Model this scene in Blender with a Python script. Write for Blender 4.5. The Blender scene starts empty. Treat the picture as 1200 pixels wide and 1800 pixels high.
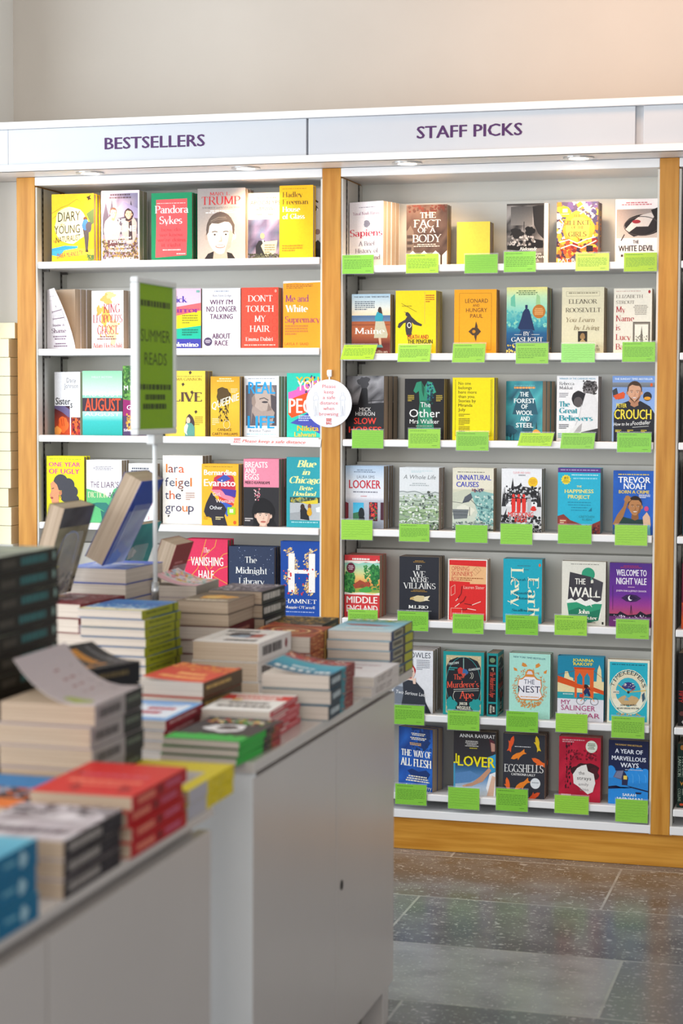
import bpy, math, random
from mathutils import Vector, Matrix

# ------------------------------------------------------------------ camera, light, exposure
SC = bpy.context.scene
COL = SC.collection
cam_data = bpy.data.cameras.new('camera')
cam = bpy.data.objects.new('camera', cam_data)
COL.objects.link(cam)
YAW, PITCH, ROLL = 0.2725, 0.0610, 0.0039
cam.location = (1.638, -5.624, 1.417)
_f = Vector((-math.sin(YAW) * math.cos(PITCH), math.cos(YAW) * math.cos(PITCH), -math.sin(PITCH)))
_r = Vector((math.cos(YAW), math.sin(YAW), 0))
_u = _r.cross(_f)
_r2 = _r * math.cos(ROLL) + _u * math.sin(ROLL)
_u2 = _u * math.cos(ROLL) - _r * math.sin(ROLL)
cam.rotation_euler = Matrix((_r2, _u2, -_f)).transposed().to_euler()
cam_data.sensor_fit = 'VERTICAL'
cam_data.sensor_height = 36.0
cam_data.lens = 3272.0 / 1800.0 * 36.0
cam_data.clip_start = 0.05
cam_data.dof.use_dof = True
cam_data.dof.focus_distance = 5.85
cam_data.dof.aperture_fstop = 3.7
SC.camera = cam

SC.view_settings.view_transform = 'Standard'
SC.view_settings.look = 'None'
SC.view_settings.gamma = 1.0
SC.view_settings.use_curve_mapping = False
SC.view_settings.exposure = 0.08

world = bpy.data.worlds.new('daylight_room')
SC.world = world
world.use_nodes = True
wb = world.node_tree.nodes['Background']
wb.inputs[0].default_value = (0.93, 0.96, 1.0, 1)
wb.inputs[1].default_value = 0.62

def area(name, loc, target, sx, sy, power, col):
    d = bpy.data.lights.new(name, 'AREA')
    d.shape = 'RECTANGLE'; d.size = sx; d.size_y = sy
    d.energy = power; d.color = col
    o = bpy.data.objects.new(name, d); COL.objects.link(o)
    o.location = loc
    o.rotation_euler = (Vector(target) - Vector(loc)).to_track_quat('-Z', 'Y').to_euler()
    return o
area('side_window_light', (-2.36, -2.75, 1.75), (2.0, -2.75, 1.75), 4.0, 2.1, 158, (0.87, 0.94, 1.0))
area('shop_front_light', (0.4, -8.7, 1.9), (0.4, 0.0, 1.5), 4.0, 2.8, 172, (1.0, 0.965, 0.915))
area('ceiling_lamp_light', (1.0, -0.62, 2.9), (1.0, 0.3, 2.36), 0.3, 0.3, 5.0, (1.0, 0.52, 0.25))

# ------------------------------------------------------------------ helpers
def lin(h):
    out = []
    for i in (0, 2, 4):
        v = int(h[i:i + 2], 16) / 255.0
        out.append(v / 12.92 if v <= 0.04045 else ((v + 0.055) / 1.055) ** 2.4)
    return (out[0], out[1], out[2], 1.0)

def mixc(a, b, t):
    return tuple(a[i] + (b[i] - a[i]) * t for i in range(4))

def new_mat(name, rough=0.5, spec=0.5):
    m = bpy.data.materials.new(name); m.use_nodes = True
    nt = m.node_tree; b = nt.nodes['Principled BSDF']
    b.inputs['Roughness'].default_value = rough
    b.inputs['Specular IOR Level'].default_value = spec
    return m, nt, b

def noise_mat(name, c1, c2, scale=8, rough=0.5, spec=0.5, stretch=(1, 1, 1), detail=4, bump=0.0):
    m, nt, b = new_mat(name, rough, spec)
    tc = nt.nodes.new('ShaderNodeTexCoord'); mp = nt.nodes.new('ShaderNodeMapping')
    mp.inputs['Scale'].default_value = stretch
    nz = nt.nodes.new('ShaderNodeTexNoise'); nz.inputs['Scale'].default_value = scale
    nz.inputs['Detail'].default_value = detail
    cr = nt.nodes.new('ShaderNodeValToRGB')
    cr.color_ramp.elements[0].color = lin(c1); cr.color_ramp.elements[1].color = lin(c2)
    cr.color_ramp.elements[0].position = 0.35; cr.color_ramp.elements[1].position = 0.65
    nt.links.new(tc.outputs['Object'], mp.inputs[0]); nt.links.new(mp.outputs[0], nz.inputs['Vector'])
    nt.links.new(nz.outputs[0], cr.inputs[0]); nt.links.new(cr.outputs[0], b.inputs['Base Color'])
    if bump:
        bp = nt.nodes.new('ShaderNodeBump'); bp.inputs['Strength'].default_value = bump
        bp.inputs['Distance'].default_value = 0.002
        nt.links.new(nz.outputs[0], bp.inputs['Height']); nt.links.new(bp.outputs[0], b.inputs['Normal'])
    return m

M = {}
M['white'] = noise_mat('white_laminate', 'E2E3E3', 'E7E7E6', 3, 0.38, 0.4)
M['shelfboard'] = noise_mat('white_shelf_board', 'ECECEE', 'F0F0F1', 3, 0.38, 0.4)
M['backboard'] = noise_mat('pale_back_board', 'D6D5CF', 'DBDAD3', 3, 0.55, 0.3)
M['cabinet'] = noise_mat('grey_white_laminate', 'CCC5C0', 'D0C9C4', 2, 0.24, 0.5)
M['endlit'] = noise_mat('laminate_painted_lit', 'F1F4F6', 'F5F7F8', 2, 0.3, 0.5)  # end panel's stronger light put into a whiter colour than the cabinet sides
M['panel'] = noise_mat('sign_panel_laminate', 'C2C6CE', 'C7CBD1', 3, 0.32, 0.45)
M['wall'] = noise_mat('painted_plaster', 'C6C0B8', 'CBC5BD', 2, 0.85, 0.2, bump=0.05)
M['wallw'] = noise_mat('white_painted_plaster', 'E9ECEA', 'EDEFED', 2, 0.8, 0.2, bump=0.05)
M['oakv'] = noise_mat('oak_upright', 'B4761F', 'CF933A', 5, 0.42, 0.35, (9, 9, 0.7), 6)
M['oakh'] = noise_mat('oak_plinth_board', 'BC7C1E', 'D6993A', 5, 0.4, 0.4, (0.8, 8, 14), 6)
M['metal'] = noise_mat('dark_slotted_steel', '4A4744', '57534F', 40, 0.5, 0.5)
M['slot'] = noise_mat('slot_shadow_steel', '16140F', '1D1A16', 40, 0.6, 0.3)
M['chrome'] = noise_mat('brushed_steel', 'B8BABC', 'C6C8CA', 30, 0.3, 0.6)
M['chrome'].node_tree.nodes['Principled BSDF'].inputs['Metallic'].default_value = 0.85
M['box'] = noise_mat('cream_card', 'F8F4D2', 'FCF8DC', 6, 0.75, 0.2)
M['pages'] = noise_mat('cream_paper_edges', 'A8947F', 'C6B39F', 9, 0.85, 0.1, (0.25, 60, 0.25), 3)
M['pagesw'] = noise_mat('white_paper_edges', 'C0B4A8', 'DBD0C5', 9, 0.85, 0.1, (0.25, 60, 0.25), 3)
M['frame'] = noise_mat('white_plastic', 'E1E5E6', 'E6E9EA', 8, 0.35, 0.4)
M['hook'] = noise_mat('clear_white_plastic', 'E9ECEE', 'F2F4F5', 8, 0.25, 0.5)

def attr_mat(name, rough, spec):
    m, nt, b = new_mat(name, rough, spec)
    a = nt.nodes.new('ShaderNodeAttribute'); a.attribute_name = 'ink'
    tc = nt.nodes.new('ShaderNodeTexCoord')
    nz = nt.nodes.new('ShaderNodeTexNoise'); nz.inputs['Scale'].default_value = 180
    mr = nt.nodes.new('ShaderNodeMapRange')
    mr.inputs[1].default_value = 0.3; mr.inputs[2].default_value = 0.7
    mr.inputs[3].default_value = 0.96; mr.inputs[4].default_value = 1.03
    mx = nt.nodes.new('ShaderNodeVectorMath'); mx.operation = 'SCALE'
    nt.links.new(tc.outputs['Object'], nz.inputs['Vector'])
    nt.links.new(nz.outputs[0], mr.inputs[0])
    nt.links.new(a.outputs['Color'], mx.inputs[0]); nt.links.new(mr.outputs[0], mx.inputs['Scale'])
    nt.links.new(mx.outputs[0], b.inputs['Base Color'])
    return m
M['print'] = attr_mat('printed_cover', 0.45, 0.22)
M['card'] = attr_mat('printed_card', 0.35, 0.4)

def glass_mat(name, tint, mixf):
    m = bpy.data.materials.new(name); m.use_nodes = True
    nt = m.node_tree; b = nt.nodes['Principled BSDF']
    b.inputs['Base Color'].default_value = tint; b.inputs['Roughness'].default_value = 0.06
    tr = nt.nodes.new('ShaderNodeBsdfTransparent'); mx = nt.nodes.new('ShaderNodeMixShader')
    nz = nt.nodes.new('ShaderNodeTexNoise'); nz.inputs['Scale'].default_value = 5
    mr = nt.nodes.new('ShaderNodeMapRange'); mr.inputs[3].default_value = mixf; mr.inputs[4].default_value = mixf + 0.05
    nt.links.new(nz.outputs[0], mr.inputs[0]); nt.links.new(mr.outputs[0], mx.inputs[0])
    nt.links.new(tr.outputs[0], mx.inputs[1]); nt.links.new(b.outputs[0], mx.inputs[2])
    nt.links.new(mx.outputs[0], nt.nodes['Material Output'].inputs[0])
    return m
M['acrylic'] = glass_mat('clear_acrylic', (0.9, 0.95, 1.0, 1), 0.10)

def emit_mat(name, col, s):
    m = bpy.data.materials.new(name); m.use_nodes = True
    b = m.node_tree.nodes['Principled BSDF']
    b.inputs['Base Color'].default_value = (1, 0.9, 0.8, 1)
    b.inputs['Emission Color'].default_value = col; b.inputs['Emission Strength'].default_value = s
    return m
M['bulb'] = emit_mat('lit_bulb', (1.0, 0.82, 0.66, 1), 9)

class MB:
    """collects boxes, tubes and discs for ONE mesh object"""
    def __init__(s): s.v = []; s.f = []
    def box(s, x0, x1, y0, y1, z0, z1):
        n = len(s.v)
        s.v += [(x, y, z) for z in (z0, z1) for y in (y0, y1) for x in (x0, x1)]
        s.f += [tuple(n + i for i in q) for q in ((0, 2, 3, 1), (4, 5, 7, 6), (0, 1, 5, 4), (2, 6, 7, 3), (0, 4, 6, 2), (1, 3, 7, 5))]
        return s
    def tube(s, p, q, r, n=16):
        p, q = Vector(p), Vector(q); d = (q - p).normalized()
        a = d.orthogonal().normalized(); b = d.cross(a); k = len(s.v)
        for c in (p, q):
            for i in range(n):
                t = 2 * math.pi * i / n
                s.v.append(tuple(c + (a * math.cos(t) + b * math.sin(t)) * r))
        for i in range(n):
            j = (i + 1) % n; s.f.append((k + i, k + j, k + n + j, k + n + i))
        s.f.append(tuple(k + i for i in range(n))[::-1]); s.f.append(tuple(k + n + i for i in range(n)))
        return s
    def ring(s, c, ri, ro, z0, z1, n=28):
        k = len(s.v)
        for r, z in ((ri, z0), (ro, z0), (ro, z1), (ri, z1)):
            for i in range(n):
                t = 2 * math.pi * i / n; s.v.append((c[0] + r * math.cos(t), c[1] + r * math.sin(t), z))
        for a in range(4):
            b = (a + 1) % 4
            for i in range(n):
                j = (i + 1) % n; s.f.append((k + a * n + i, k + a * n + j, k + b * n + j, k + b * n + i))
        return s
    def build(s, name, mat, parent=None, bevel=0.0, smooth=False):
        me = bpy.data.meshes.new(name); me.from_pydata(s.v, [], s.f); me.materials.append(mat); me.update()
        if smooth:
            for p in me.polygons: p.use_smooth = True
        o = bpy.data.objects.new(name, me); COL.objects.link(o)
        if parent: o.parent = parent
        if bevel:
            b = o.modifiers.new('edge', 'BEVEL'); b.width = bevel; b.segments = 2; b.limit_method = 'ANGLE'
        return o

def tag(o, label=None, cat=None, group=None, kind=None):
    if label: o['label'] = label
    if cat: o['category'] = cat
    if group: o['group'] = group
    if kind: o['kind'] = kind
    return o
def empty(name, loc=(0, 0, 0), rz=0.0):
    o = bpy.data.objects.new(name, None); COL.objects.link(o)
    o.location = loc; o.rotation_euler = (0, 0, rz); o.empty_display_size = 0.05
    return o
def struct(name, mb, mat, bevel=0):
    return tag(mb.build(name, mat, None, bevel), kind='structure')

# ------------------------------------------------------------------ lettering
# serif letters as pen strokes: l = stem with serifs, h = thin stroke, d = stroke without serifs, a = arc (cx,cy,rx,ry,from,to)
GL = ("A74:l6,0,37,100;l37,100,68,0;h18,36,56,36|B66:l14,0,14,100;h14,98,34,98;a34,75,22,24,90,-90;h14,51,36,51;a36,26,25,25,90,-90;h14,2,36,2|"
"C72:a40,50,34,50,42,318;h66,82,66,100|D78:l14,0,14,100;h14,98,34,98;a34,50,36,48,90,-90;h14,2,34,2|E64:l14,0,14,100;h14,97,56,97;h14,51,44,51;h14,3,58,3;h56,97,56,82;h58,3,58,20|"
"F60:l14,0,14,100;h14,97,56,97;h14,51,44,51;h56,97,56,82|G78:a40,50,34,50,42,318;h66,82,66,100;l66,6,66,42|H80:l14,0,14,100;l66,0,66,100;h14,51,66,51|I34:l17,0,17,100|"
"J42:l28,18,28,100;a16,18,12,20,0,-150|K74:l14,0,14,100;d16,46,60,100;l30,60,68,0|L60:l14,0,14,100;h14,3,56,3;h56,3,56,24|M94:l12,0,14,100;d14,100,47,10;d47,10,78,100;l78,100,80,0|"
"N80:l13,0,13,100;d13,100,66,0;h66,0,66,100;h56,99,76,99|O82:a41,50,36,50,0,360|P62:l14,0,14,100;h14,98,34,98;a34,72,24,26,90,-90;h14,46,34,46|Q82:a41,50,36,50,0,360;d46,12,76,-20|"
"R70:l14,0,14,100;h14,98,34,98;a34,74,23,24,90,-90;h14,50,34,50;l34,50,66,0|S58:a29,75,20,25,40,270;a29,25,22,25,90,-140;h47,80,47,98;h8,2,8,22|T66:l33,0,33,100;h6,97,60,97;h6,97,6,80;h60,97,60,80|"
"U78:l14,100,14,30;a39,30,25,30,180,360;l64,100,64,30|V74:l6,100,38,0;h38,0,68,100;h60,99,76,99|W104:l6,100,32,0;h32,0,52,96;l52,96,76,0;h76,0,98,100;h90,99,106,99|X72:l8,100,64,0;h8,0,64,100;h2,1,20,1;h54,99,72,99|"
"Y70:l6,100,35,48;h35,48,64,100;l35,48,35,0;h56,99,72,99|Z64:h8,97,56,97;d56,97,8,3;h8,3,58,3;h8,97,8,80;h58,3,58,22|"
"a52:a24,46,16,18,160,0;l40,46,40,0;a24,18,16,18,0,360|b58:l12,104,12,0;a32,32,20,32,0,360|c50:a28,32,22,32,50,310|d58:l46,104,46,0;a26,32,20,32,0,360|e52:a27,32,21,32,-60,-360;h8,34,46,34|"
"f36:l16,0,16,84;a28,84,12,20,180,60;h4,63,30,63|g54:a24,40,17,23,0,360;h38,58,50,62;a24,0,22,18,0,360;h12,18,38,18|h60:l12,0,12,104;a30,40,17,24,180,0;l47,0,47,40|i28:l14,0,14,64;o14,88|j28:l16,-8,16,64;a8,-8,9,18,0,-120;o16,88|"
"k58:l12,0,12,104;h14,28,46,62;l24,36,52,0|l28:l14,0,14,104|m90:l12,0,12,64;a28,42,15,22,180,0;l43,0,43,42;a59,42,15,22,180,0;l74,0,74,42|n60:l12,0,12,64;a30,40,17,24,180,0;l47,0,47,40|o56:a28,32,23,32,0,360|"
"p58:l12,-28,12,64;a32,32,20,32,0,360|q58:l46,-28,46,64;a26,32,20,32,0,360|r42:l13,0,13,64;a30,40,17,24,180,50|s44:a22,47,14,17,40,270;a22,16,15,16,90,-140|t36:l17,10,17,84;a27,12,10,14,180,300;h4,63,30,63|"
"u60:l12,64,12,24;a29,24,17,24,180,360;l46,64,46,0|v54:l6,64,28,0;h28,0,48,64|w80:l6,64,25,0;h25,0,40,62;l40,62,58,0;h58,0,75,64|x54:l6,64,48,0;h6,0,48,64|y54:l6,64,28,0;h48,64,22,-26|z48:h8,62,42,62;d42,62,7,2;h7,2,43,2|"
"'20:d10,100,8,80|.20:o10,6|,20:o10,6;h10,4,6,-14|-36:h6,36,30,36|&76:a32,76,15,24,0,360;a32,26,26,28,60,360;d24,60,66,0|!24:d12,100,12,26;o12,6|140:l20,0,20,100|0:")
GLY = {}
for part in GL.split('|'):
    if len(part) < 2 or ':' not in part: continue
    ch = part[0]; head, body = part[1:].split(':', 1)
    try: GLY[ch] = (float(head), [(s[0], [float(q) for q in s[1:].split(',')]) for s in body.split(';') if s])
    except ValueError: pass

def serif_text(txt, thick=13.0):
    V, F = [], []; x = 0.0
    def quad(a, b, w):
        dx, dy = b[0] - a[0], b[1] - a[1]; L = math.hypot(dx, dy) or 1
        nx, ny = -dy / L * w / 2, dx / L * w / 2; n = len(V)
        V.extend([(a[0] + nx, a[1] + ny), (b[0] + nx, b[1] + ny), (b[0] - nx, b[1] - ny), (a[0] - nx, a[1] - ny)])
        F.append((n, n + 3, n + 2, n + 1))
    def pen(dx, dy):
        a = math.atan2(dy, dx); return max(0.30, abs(math.sin(a - 0.2))) * thick
    for ch in txt:
        if ch == ' ': x += 34; continue
        if ch not in GLY: x += 30; continue
        adv, st = GLY[ch]
        for k, q in st:
            if k in 'lhd':
                a, b = (x + q[0], q[1]), (x + q[2], q[3])
                w = thick * 0.34 if k == 'h' else pen(b[0] - a[0], b[1] - a[1])
                quad(a, b, w)
                if k == 'l':
                    for e in (a, b):
                        if e[1] in (0.0, 100.0, 64.0, 104.0, -28.0):
                            yy = e[1] + (2.2 if e[1] <= 0 else -2.2)
                            l = 13 if e[1] in (0.0, 100.0, -28.0) else 8
                            quad((e[0] - 13, yy), (e[0] + (l if e[1] not in (64.0, 104.0) else 3), yy), thick * 0.36)
            elif k == 'a':
                n = max(5, int(abs(q[5] - q[4]) / 26)); pts = []
                for i in range(n + 1):
                    t = math.radians(q[4] + (q[5] - q[4]) * i / n)
                    pts.append((x + q[0] + q[2] * math.cos(t), q[1] + q[3] * math.sin(t)))
                for i in range(n):
                    a, b = pts[i], pts[i + 1]; quad(a, b, pen(b[0] - a[0], b[1] - a[1]))
            elif k == 'o':
                n = len(V); V.extend([(x + q[0] + 8 * math.cos(i * math.pi / 4), q[1] + 8 * math.sin(i * math.pi / 4)) for i in range(8)])
                F.append(tuple(range(n, n + 8)))
        x += adv
    return [(a / 100, b / 100) for a, b in V], F

_cache = {}; LAY = {}
def sans_text(txt, off):
    c = bpy.data.curves.new('t', 'FONT'); c.body = txt; c.size = 1.0; c.offset = off; c.resolution_u = 2; c.fill_mode = 'FRONT'
    o = bpy.data.objects.new('t', c); me = o.to_mesh()
    V = [(v.co.x, v.co.y) for v in me.vertices]; F = [tuple(p.vertices) for p in me.polygons]
    o.to_mesh_clear(); bpy.data.objects.remove(o); bpy.data.curves.remove(c)
    return V, F
def text_geo(txt, f):
    k = (txt, f)
    if k not in _cache:
        if f[0] in 'ri':
            V, F = serif_text(txt, 20.0 if 'B' in f else (9.0 if 'L' in f else 13.0))
            LAY[k] = [0.0] * len(V)
            for i, f_ in enumerate(F):
                for q in f_: LAY[k][q] = (i % 24) * 4e-6
        else:
            V, F = sans_text(txt, 0.0)
            V = [(x / .682, y / .682) for x, y in V]
            if 'B' in f:                                  # heavier letters: printed three times, a hair apart
                n = len(V); F0 = F
                V = [(x + dx, y * sy - oy) for dx, sy, oy in ((-.036, 1.0, 0), (0, 1.02, .01), (.036, 1.0, 0)) for x, y in V]
                F = [tuple(i + n * j for i in q) for j in range(3) for q in F0]
                LAY[k] = [j * 5e-6 for j in range(3) for _ in range(n)]
        if f[0] == 'i' or 'I' in f: V = [(x + y * 0.22, y) for x, y in V]
        if V:
            a = min(v[0] for v in V); b = max(v[0] for v in V)
            V = [((x - a) / max(1e-6, b - a), y) for x, y in V]
        _cache[k] = (V, F)
    return _cache[k]

# ------------------------------------------------------------------ printed surfaces
class Art:
    """flat inks laid one over another on a w x h sheet; coordinates in percent, v runs downwards"""
    def __init__(s, w, h, put, fine=1, clip=True, step=0.00005):
        s.STEP = step
        s.w, s.h, s.put, s.fine, s.clip = w, h, put, fine, clip
        s.v = []; s.f = []; s.c = []; s.k = 0
    def _add(s, pts, cols):
        n = len(s.v); d = s.k * s.STEP
        s.v += [s.put(u / 100.0, v / 100.0, d) for u, v in pts]
        s.f.append(tuple(range(n, n + len(pts)))); s.c.append(cols)
    def _clip(s, pts, cols):
        if not s.clip or all(0 <= p[0] <= 100 and 0 <= p[1] <= 100 for p in pts): return pts, cols
        P = list(zip(pts, cols))
        for ax, lim, sg in ((0, 0, 1), (0, 100, -1), (1, 0, 1), (1, 100, -1)):
            Q = []
            for i in range(len(P)):
                (a, ca), (b, cb) = P[i - 1], P[i]
                ina, inb = sg * (a[ax] - lim) >= 0, sg * (b[ax] - lim) >= 0
                if ina != inb:
                    t = (lim - a[ax]) / (b[ax] - a[ax])
                    Q.append(((a[0] + (b[0] - a[0]) * t, a[1] + (b[1] - a[1]) * t), mixc(ca, cb, t)))
                if inb: Q.append((b, cb))
            P = Q
            if len(P) < 3: return None, None
        return [p[0] for p in P], [p[1] for p in P]
    def poly(s, pts, cols):
        pts, cols = s._clip(pts, cols)
        if not pts: return
        ar = sum(pts[i - 1][0] * pts[i][1] - pts[i][0] * pts[i - 1][1] for i in range(len(pts)))
        if ar > 0: pts, cols = pts[::-1], cols[::-1]
        s._add(pts, cols)
    def r(s, x0, y0, x1, y1, c, c2=None):
        s.k += 1; a = lin(c); b = lin(c2) if c2 else a; n = s.fine
        for i in range(n):
            for j in range(n):
                t0, t1 = j / n, (j + 1) / n
                xa, xb = x0 + (x1 - x0) * i / n, x0 + (x1 - x0) * (i + 1) / n
                ya, yb = y0 + (y1 - y0) * t0, y0 + (y1 - y0) * t1
                ca, cb = mixc(a, b, t0), mixc(a, b, t1)
                s.poly([(xa, ya), (xb, ya), (xb, yb), (xa, yb)], [ca, ca, cb, cb])
        return s
    def g(s, *st):
        for (v0, c0), (v1, c1) in zip(st, st[1:]):
            s.r(0, v0, 100, v1, c0, c1); s.k -= 1
        s.k += 1; return s
    def p(s, pts, c):
        s.k += 1
        if isinstance(pts, str): pts = [tuple(float(q) for q in t.split(',')) for t in pts.split()]
        s.poly(pts, [lin(c)] * len(pts)); return s
    def e(s, cx, cy, rx, ry, c, n=20, a0=0, a1=360):
        pts = [(cx + rx * math.cos(math.radians(a0 + (a1 - a0) * i / n)), cy + ry * math.sin(math.radians(a0 + (a1 - a0) * i / n))) for i in range(n + (a1 - a0 != 360))]
        return s.p(pts, c)
    def b(s, cx, cy, rx, ry, c, amp=0.2, seed=1, n=26):
        R = random.Random(seed); ph = [R.uniform(0, 6.3) for _ in range(4)]; pts = []
        for i in range(n):
            t = 2 * math.pi * i / n
            q = 1 + amp * (math.sin(3 * t + ph[0]) * .5 + math.sin(5 * t + ph[1]) * .3 + math.sin(8 * t + ph[2]) * .3)
            pts.append((cx + rx * q * math.cos(t), cy + ry * q * math.sin(t)))
        return s.p(pts, c)
    def ln(s, pts, w, c):
        s.k += 1
        if isinstance(pts, str): pts = [tuple(float(q) for q in t.split(',')) for t in pts.split()]
        asp = s.w / s.h; cl = lin(c)
        for a, b in zip(pts, pts[1:]):
            s.k += .04
            dx, dy = (b[0] - a[0]) * asp, (b[1] - a[1]); L = math.hypot(dx, dy) or 1
            nx, ny = -dy / L * w / 2 / asp, dx / L * w / 2
            s.poly([(a[0] + nx, a[1] + ny), (b[0] + nx, b[1] + ny), (b[0] - nx, b[1] - ny), (a[0] - nx, a[1] - ny)], [cl] * 4)
        return s
    def ring(s, cx, cy, rx, ry, w, c, n=28, a0=0, a1=360):
        return s.ln([(cx + rx * math.cos(math.radians(a0 + (a1 - a0) * i / n)), cy + ry * math.sin(math.radians(a0 + (a1 - a0) * i / n))) for i in range(n + 1)], w, c)
    def t(s, txt, x0, x1, y, h, c, f='s', rise=0.0):
        """x0..x1 is the width of the line, y its baseline, h the capital height"""
        s.k += 1; V, F = text_geo(txt, f); cl = lin(c); n = len(s.v); d = s.k * s.STEP
        lay = LAY.get((txt, f)) or [0.0] * len(V)
        if (txt, f) in LAY: s.k += 2
        P = [(x0 + (x1 - x0) * x, y - q * h - rise * x) for x, q in V]
        if s.clip and any(not (0 <= u <= 100 and 0 <= v <= 100) for u, v in P):
            k0 = s.k
            for i, f_ in enumerate(F):
                s.k = k0 + (i % 90) * .09; s.poly([P[j] for j in f_], [cl] * len(f_))
            s.k = k0 + 8; return s
        for (u, v), e_ in zip(P, lay): s.v.append(s.put(u / 100.0, v / 100.0, d + e_))
        for f_ in F:
            s.f.append(tuple(n + i for i in f_)); s.c.append([cl] * len(f_))
        return s
    def l(s, x0, y0, x1, y1, rows, c, seed=3, cen=False, dens=0.55):
        """print too small to read: rows of short dashes"""
        s.k += 1; R = random.Random(seed * 7 + rows); cl = lin(c); st = (y1 - y0) / rows
        for j in range(rows):
            ya = y0 + st * j; yb = ya + st * dens; x = x0
            end = x1 if j < rows - 1 or rows == 1 else x0 + (x1 - x0) * R.uniform(.4, .9)
            if cen: m = R.uniform(0, .18) * (x1 - x0); x = x0 + m; end = x1 - m
            while x < end - 0.5:
                w = min(R.uniform(.04, .13) * (x1 - x0), end - x)
                s.poly([(x, ya), (x + w, ya), (x + w, yb), (x, yb)], [cl] * 4); x += w + 0.022 * (x1 - x0)
        return s
    def s_(s, x0, y0, x1, y1, n, sz, cols, seed=1, asp=1.0):
        if sz >= 2.5: n, sz = n * 3, sz * .58
        R = random.Random(seed); s.k += 1; st = min(.25, 14.0 / n)
        C = [lin(c) for c in cols]
        for _ in range(n):
            s.k += st
            x, y = R.uniform(x0, x1), R.uniform(y0, y1); q = sz * R.uniform(.5, 1.4); a0 = R.uniform(0, 6.3); cl = R.choice(C)
            pts = [(x + q * asp * R.uniform(.6, 1.1) * math.cos(a0 + i * 1.2566), y + q * .68 * R.uniform(.6, 1.1) * math.sin(a0 + i * 1.2566)) for i in range(5)]
            s.poly(pts, [cl] * 5)
        return s
    def m(s, x0, y0, x1, y1, nx, ny, cols, seed=1):
        """a soft patchwork between the given inks, for photographic grounds"""
        s.k += 1; R = random.Random(seed); C = [lin(c) for c in cols]
        gr = {}
        for i in range(nx + 1):
            for j in range(ny + 1):
                q = R.random() * (len(C) - 1); a = int(q); gr[i, j] = mixc(C[a], C[min(a + 1, len(C) - 1)], q - a)
        for i in range(nx):
            for j in range(ny):
                xa, xb = x0 + (x1 - x0) * i / nx, x0 + (x1 - x0) * (i + 1) / nx
                ya, yb = y0 + (y1 - y0) * j / ny, y0 + (y1 - y0) * (j + 1) / ny
                s.poly([(xa, ya), (xb, ya), (xb, yb), (xa, yb)], [gr[i, j], gr[i + 1, j], gr[i + 1, j + 1], gr[i, j + 1]])
        return s
    def face(s, cx, cy, r, skin, shade, hair, style='short', dark='30221C', lips='A0523F', teeth=False, body=None):
        """a plain generic head, r = half its width in percent"""
        q = s.w / s.h; R = r * 1.32 * q
        if body: s.e(cx, cy + R * 2.1, r * 2.2, R * 1.15, body); 
        s.p([(cx - r * .42, cy + R * .5), (cx + r * .42, cy + R * .5), (cx + r * .55, cy + R * 1.35), (cx, cy + R * 1.55), (cx - r * .55, cy + R * 1.35)], shade)
        if style == 'long': s.b(cx, cy + R * .12, r * 1.35, R * 1.3, hair, .1, 3)
        else: s.e(cx, cy - R * .28, r * 1.02, R * .92, hair)
        s.e(cx - r * .98, cy + R * .05, r * .16, R * .2, shade); s.e(cx + r * .98, cy + R * .05, r * .16, R * .2, skin)
        pts = []
        for i in range(26):
            t = 2 * math.pi * i / 26; y = math.sin(t)
            wv = 1 - .20 * max(0, y) ** 1.5
            pts.append((cx + r * .95 * wv * math.cos(t), cy + R * .98 * y))
        s.p(pts, skin)
        s.p([(cx + r * .95, cy - R * .1), (cx + r * .74, cy + R * .62), (cx + r * .25, cy + R * .95), (cx + r * .55, cy + R * .3), (cx + r * .66, cy - R * .3)], shade)
        top = []
        for i in range(15):
            t = math.pi + math.pi * i / 14
            top.append((cx + r * 1.02 * math.cos(t), cy + R * 1.04 * math.sin(t)))
        if style == 'fringe': low = [(cx + r, cy - R * .02), (cx + r * .8, cy - R * .22), (cx, cy - R * .26), (cx - r * .8, cy - R * .22), (cx - r, cy - R * .02)]
        elif style == 'bald': low = [(cx + r * .96, cy - R * .35), (cx + r * .5, cy - R * .72), (cx - r * .5, cy - R * .74), (cx - r * .96, cy - R * .35)]
        else: low = [(cx + r * .98, cy - R * .02), (cx + r * .88, cy - R * .12), (cx + r * .84, cy - R * .45), (cx + r * .66, cy - R * .66), (cx + r * .15, cy - R * .70), (cx - r * .35, cy - R * .80), (cx - r * .76, cy - R * .60), (cx - r * .86, cy - R * .15), (cx - r * .98, cy - R * .02)]
        s.p(top + low, hair)
        for sg in (-1, 1):
            ex = cx + sg * r * .40
            s.ln([(ex - r * .2, cy - R * .16), (ex, cy - R * .2), (ex + r * .2, cy - R * .165)], R * .05, hair)
            s.e(ex, cy - R * .03, r * .145, R * .042, 'D9CFC6' if r > 14 else dark, 10)
            s.e(ex, cy - R * .03, r * .075, R * .048, dark, 8)
        s.p([(cx + r * .02, cy - R * .08), (cx + r * .15, cy + R * .28), (cx + r * .12, cy + R * .35), (cx - r * .14, cy + R * .35), (cx - r * .1, cy + R * .3), (cx + r * .04, cy + R * .26)], shade)
        s.e(cx, cy + R * .58, r * .36, R * .095, lips, 12)
        if teeth: s.e(cx, cy + R * .565, r * .29, R * .05, 'F3EEE6', 12)
        return s

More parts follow.
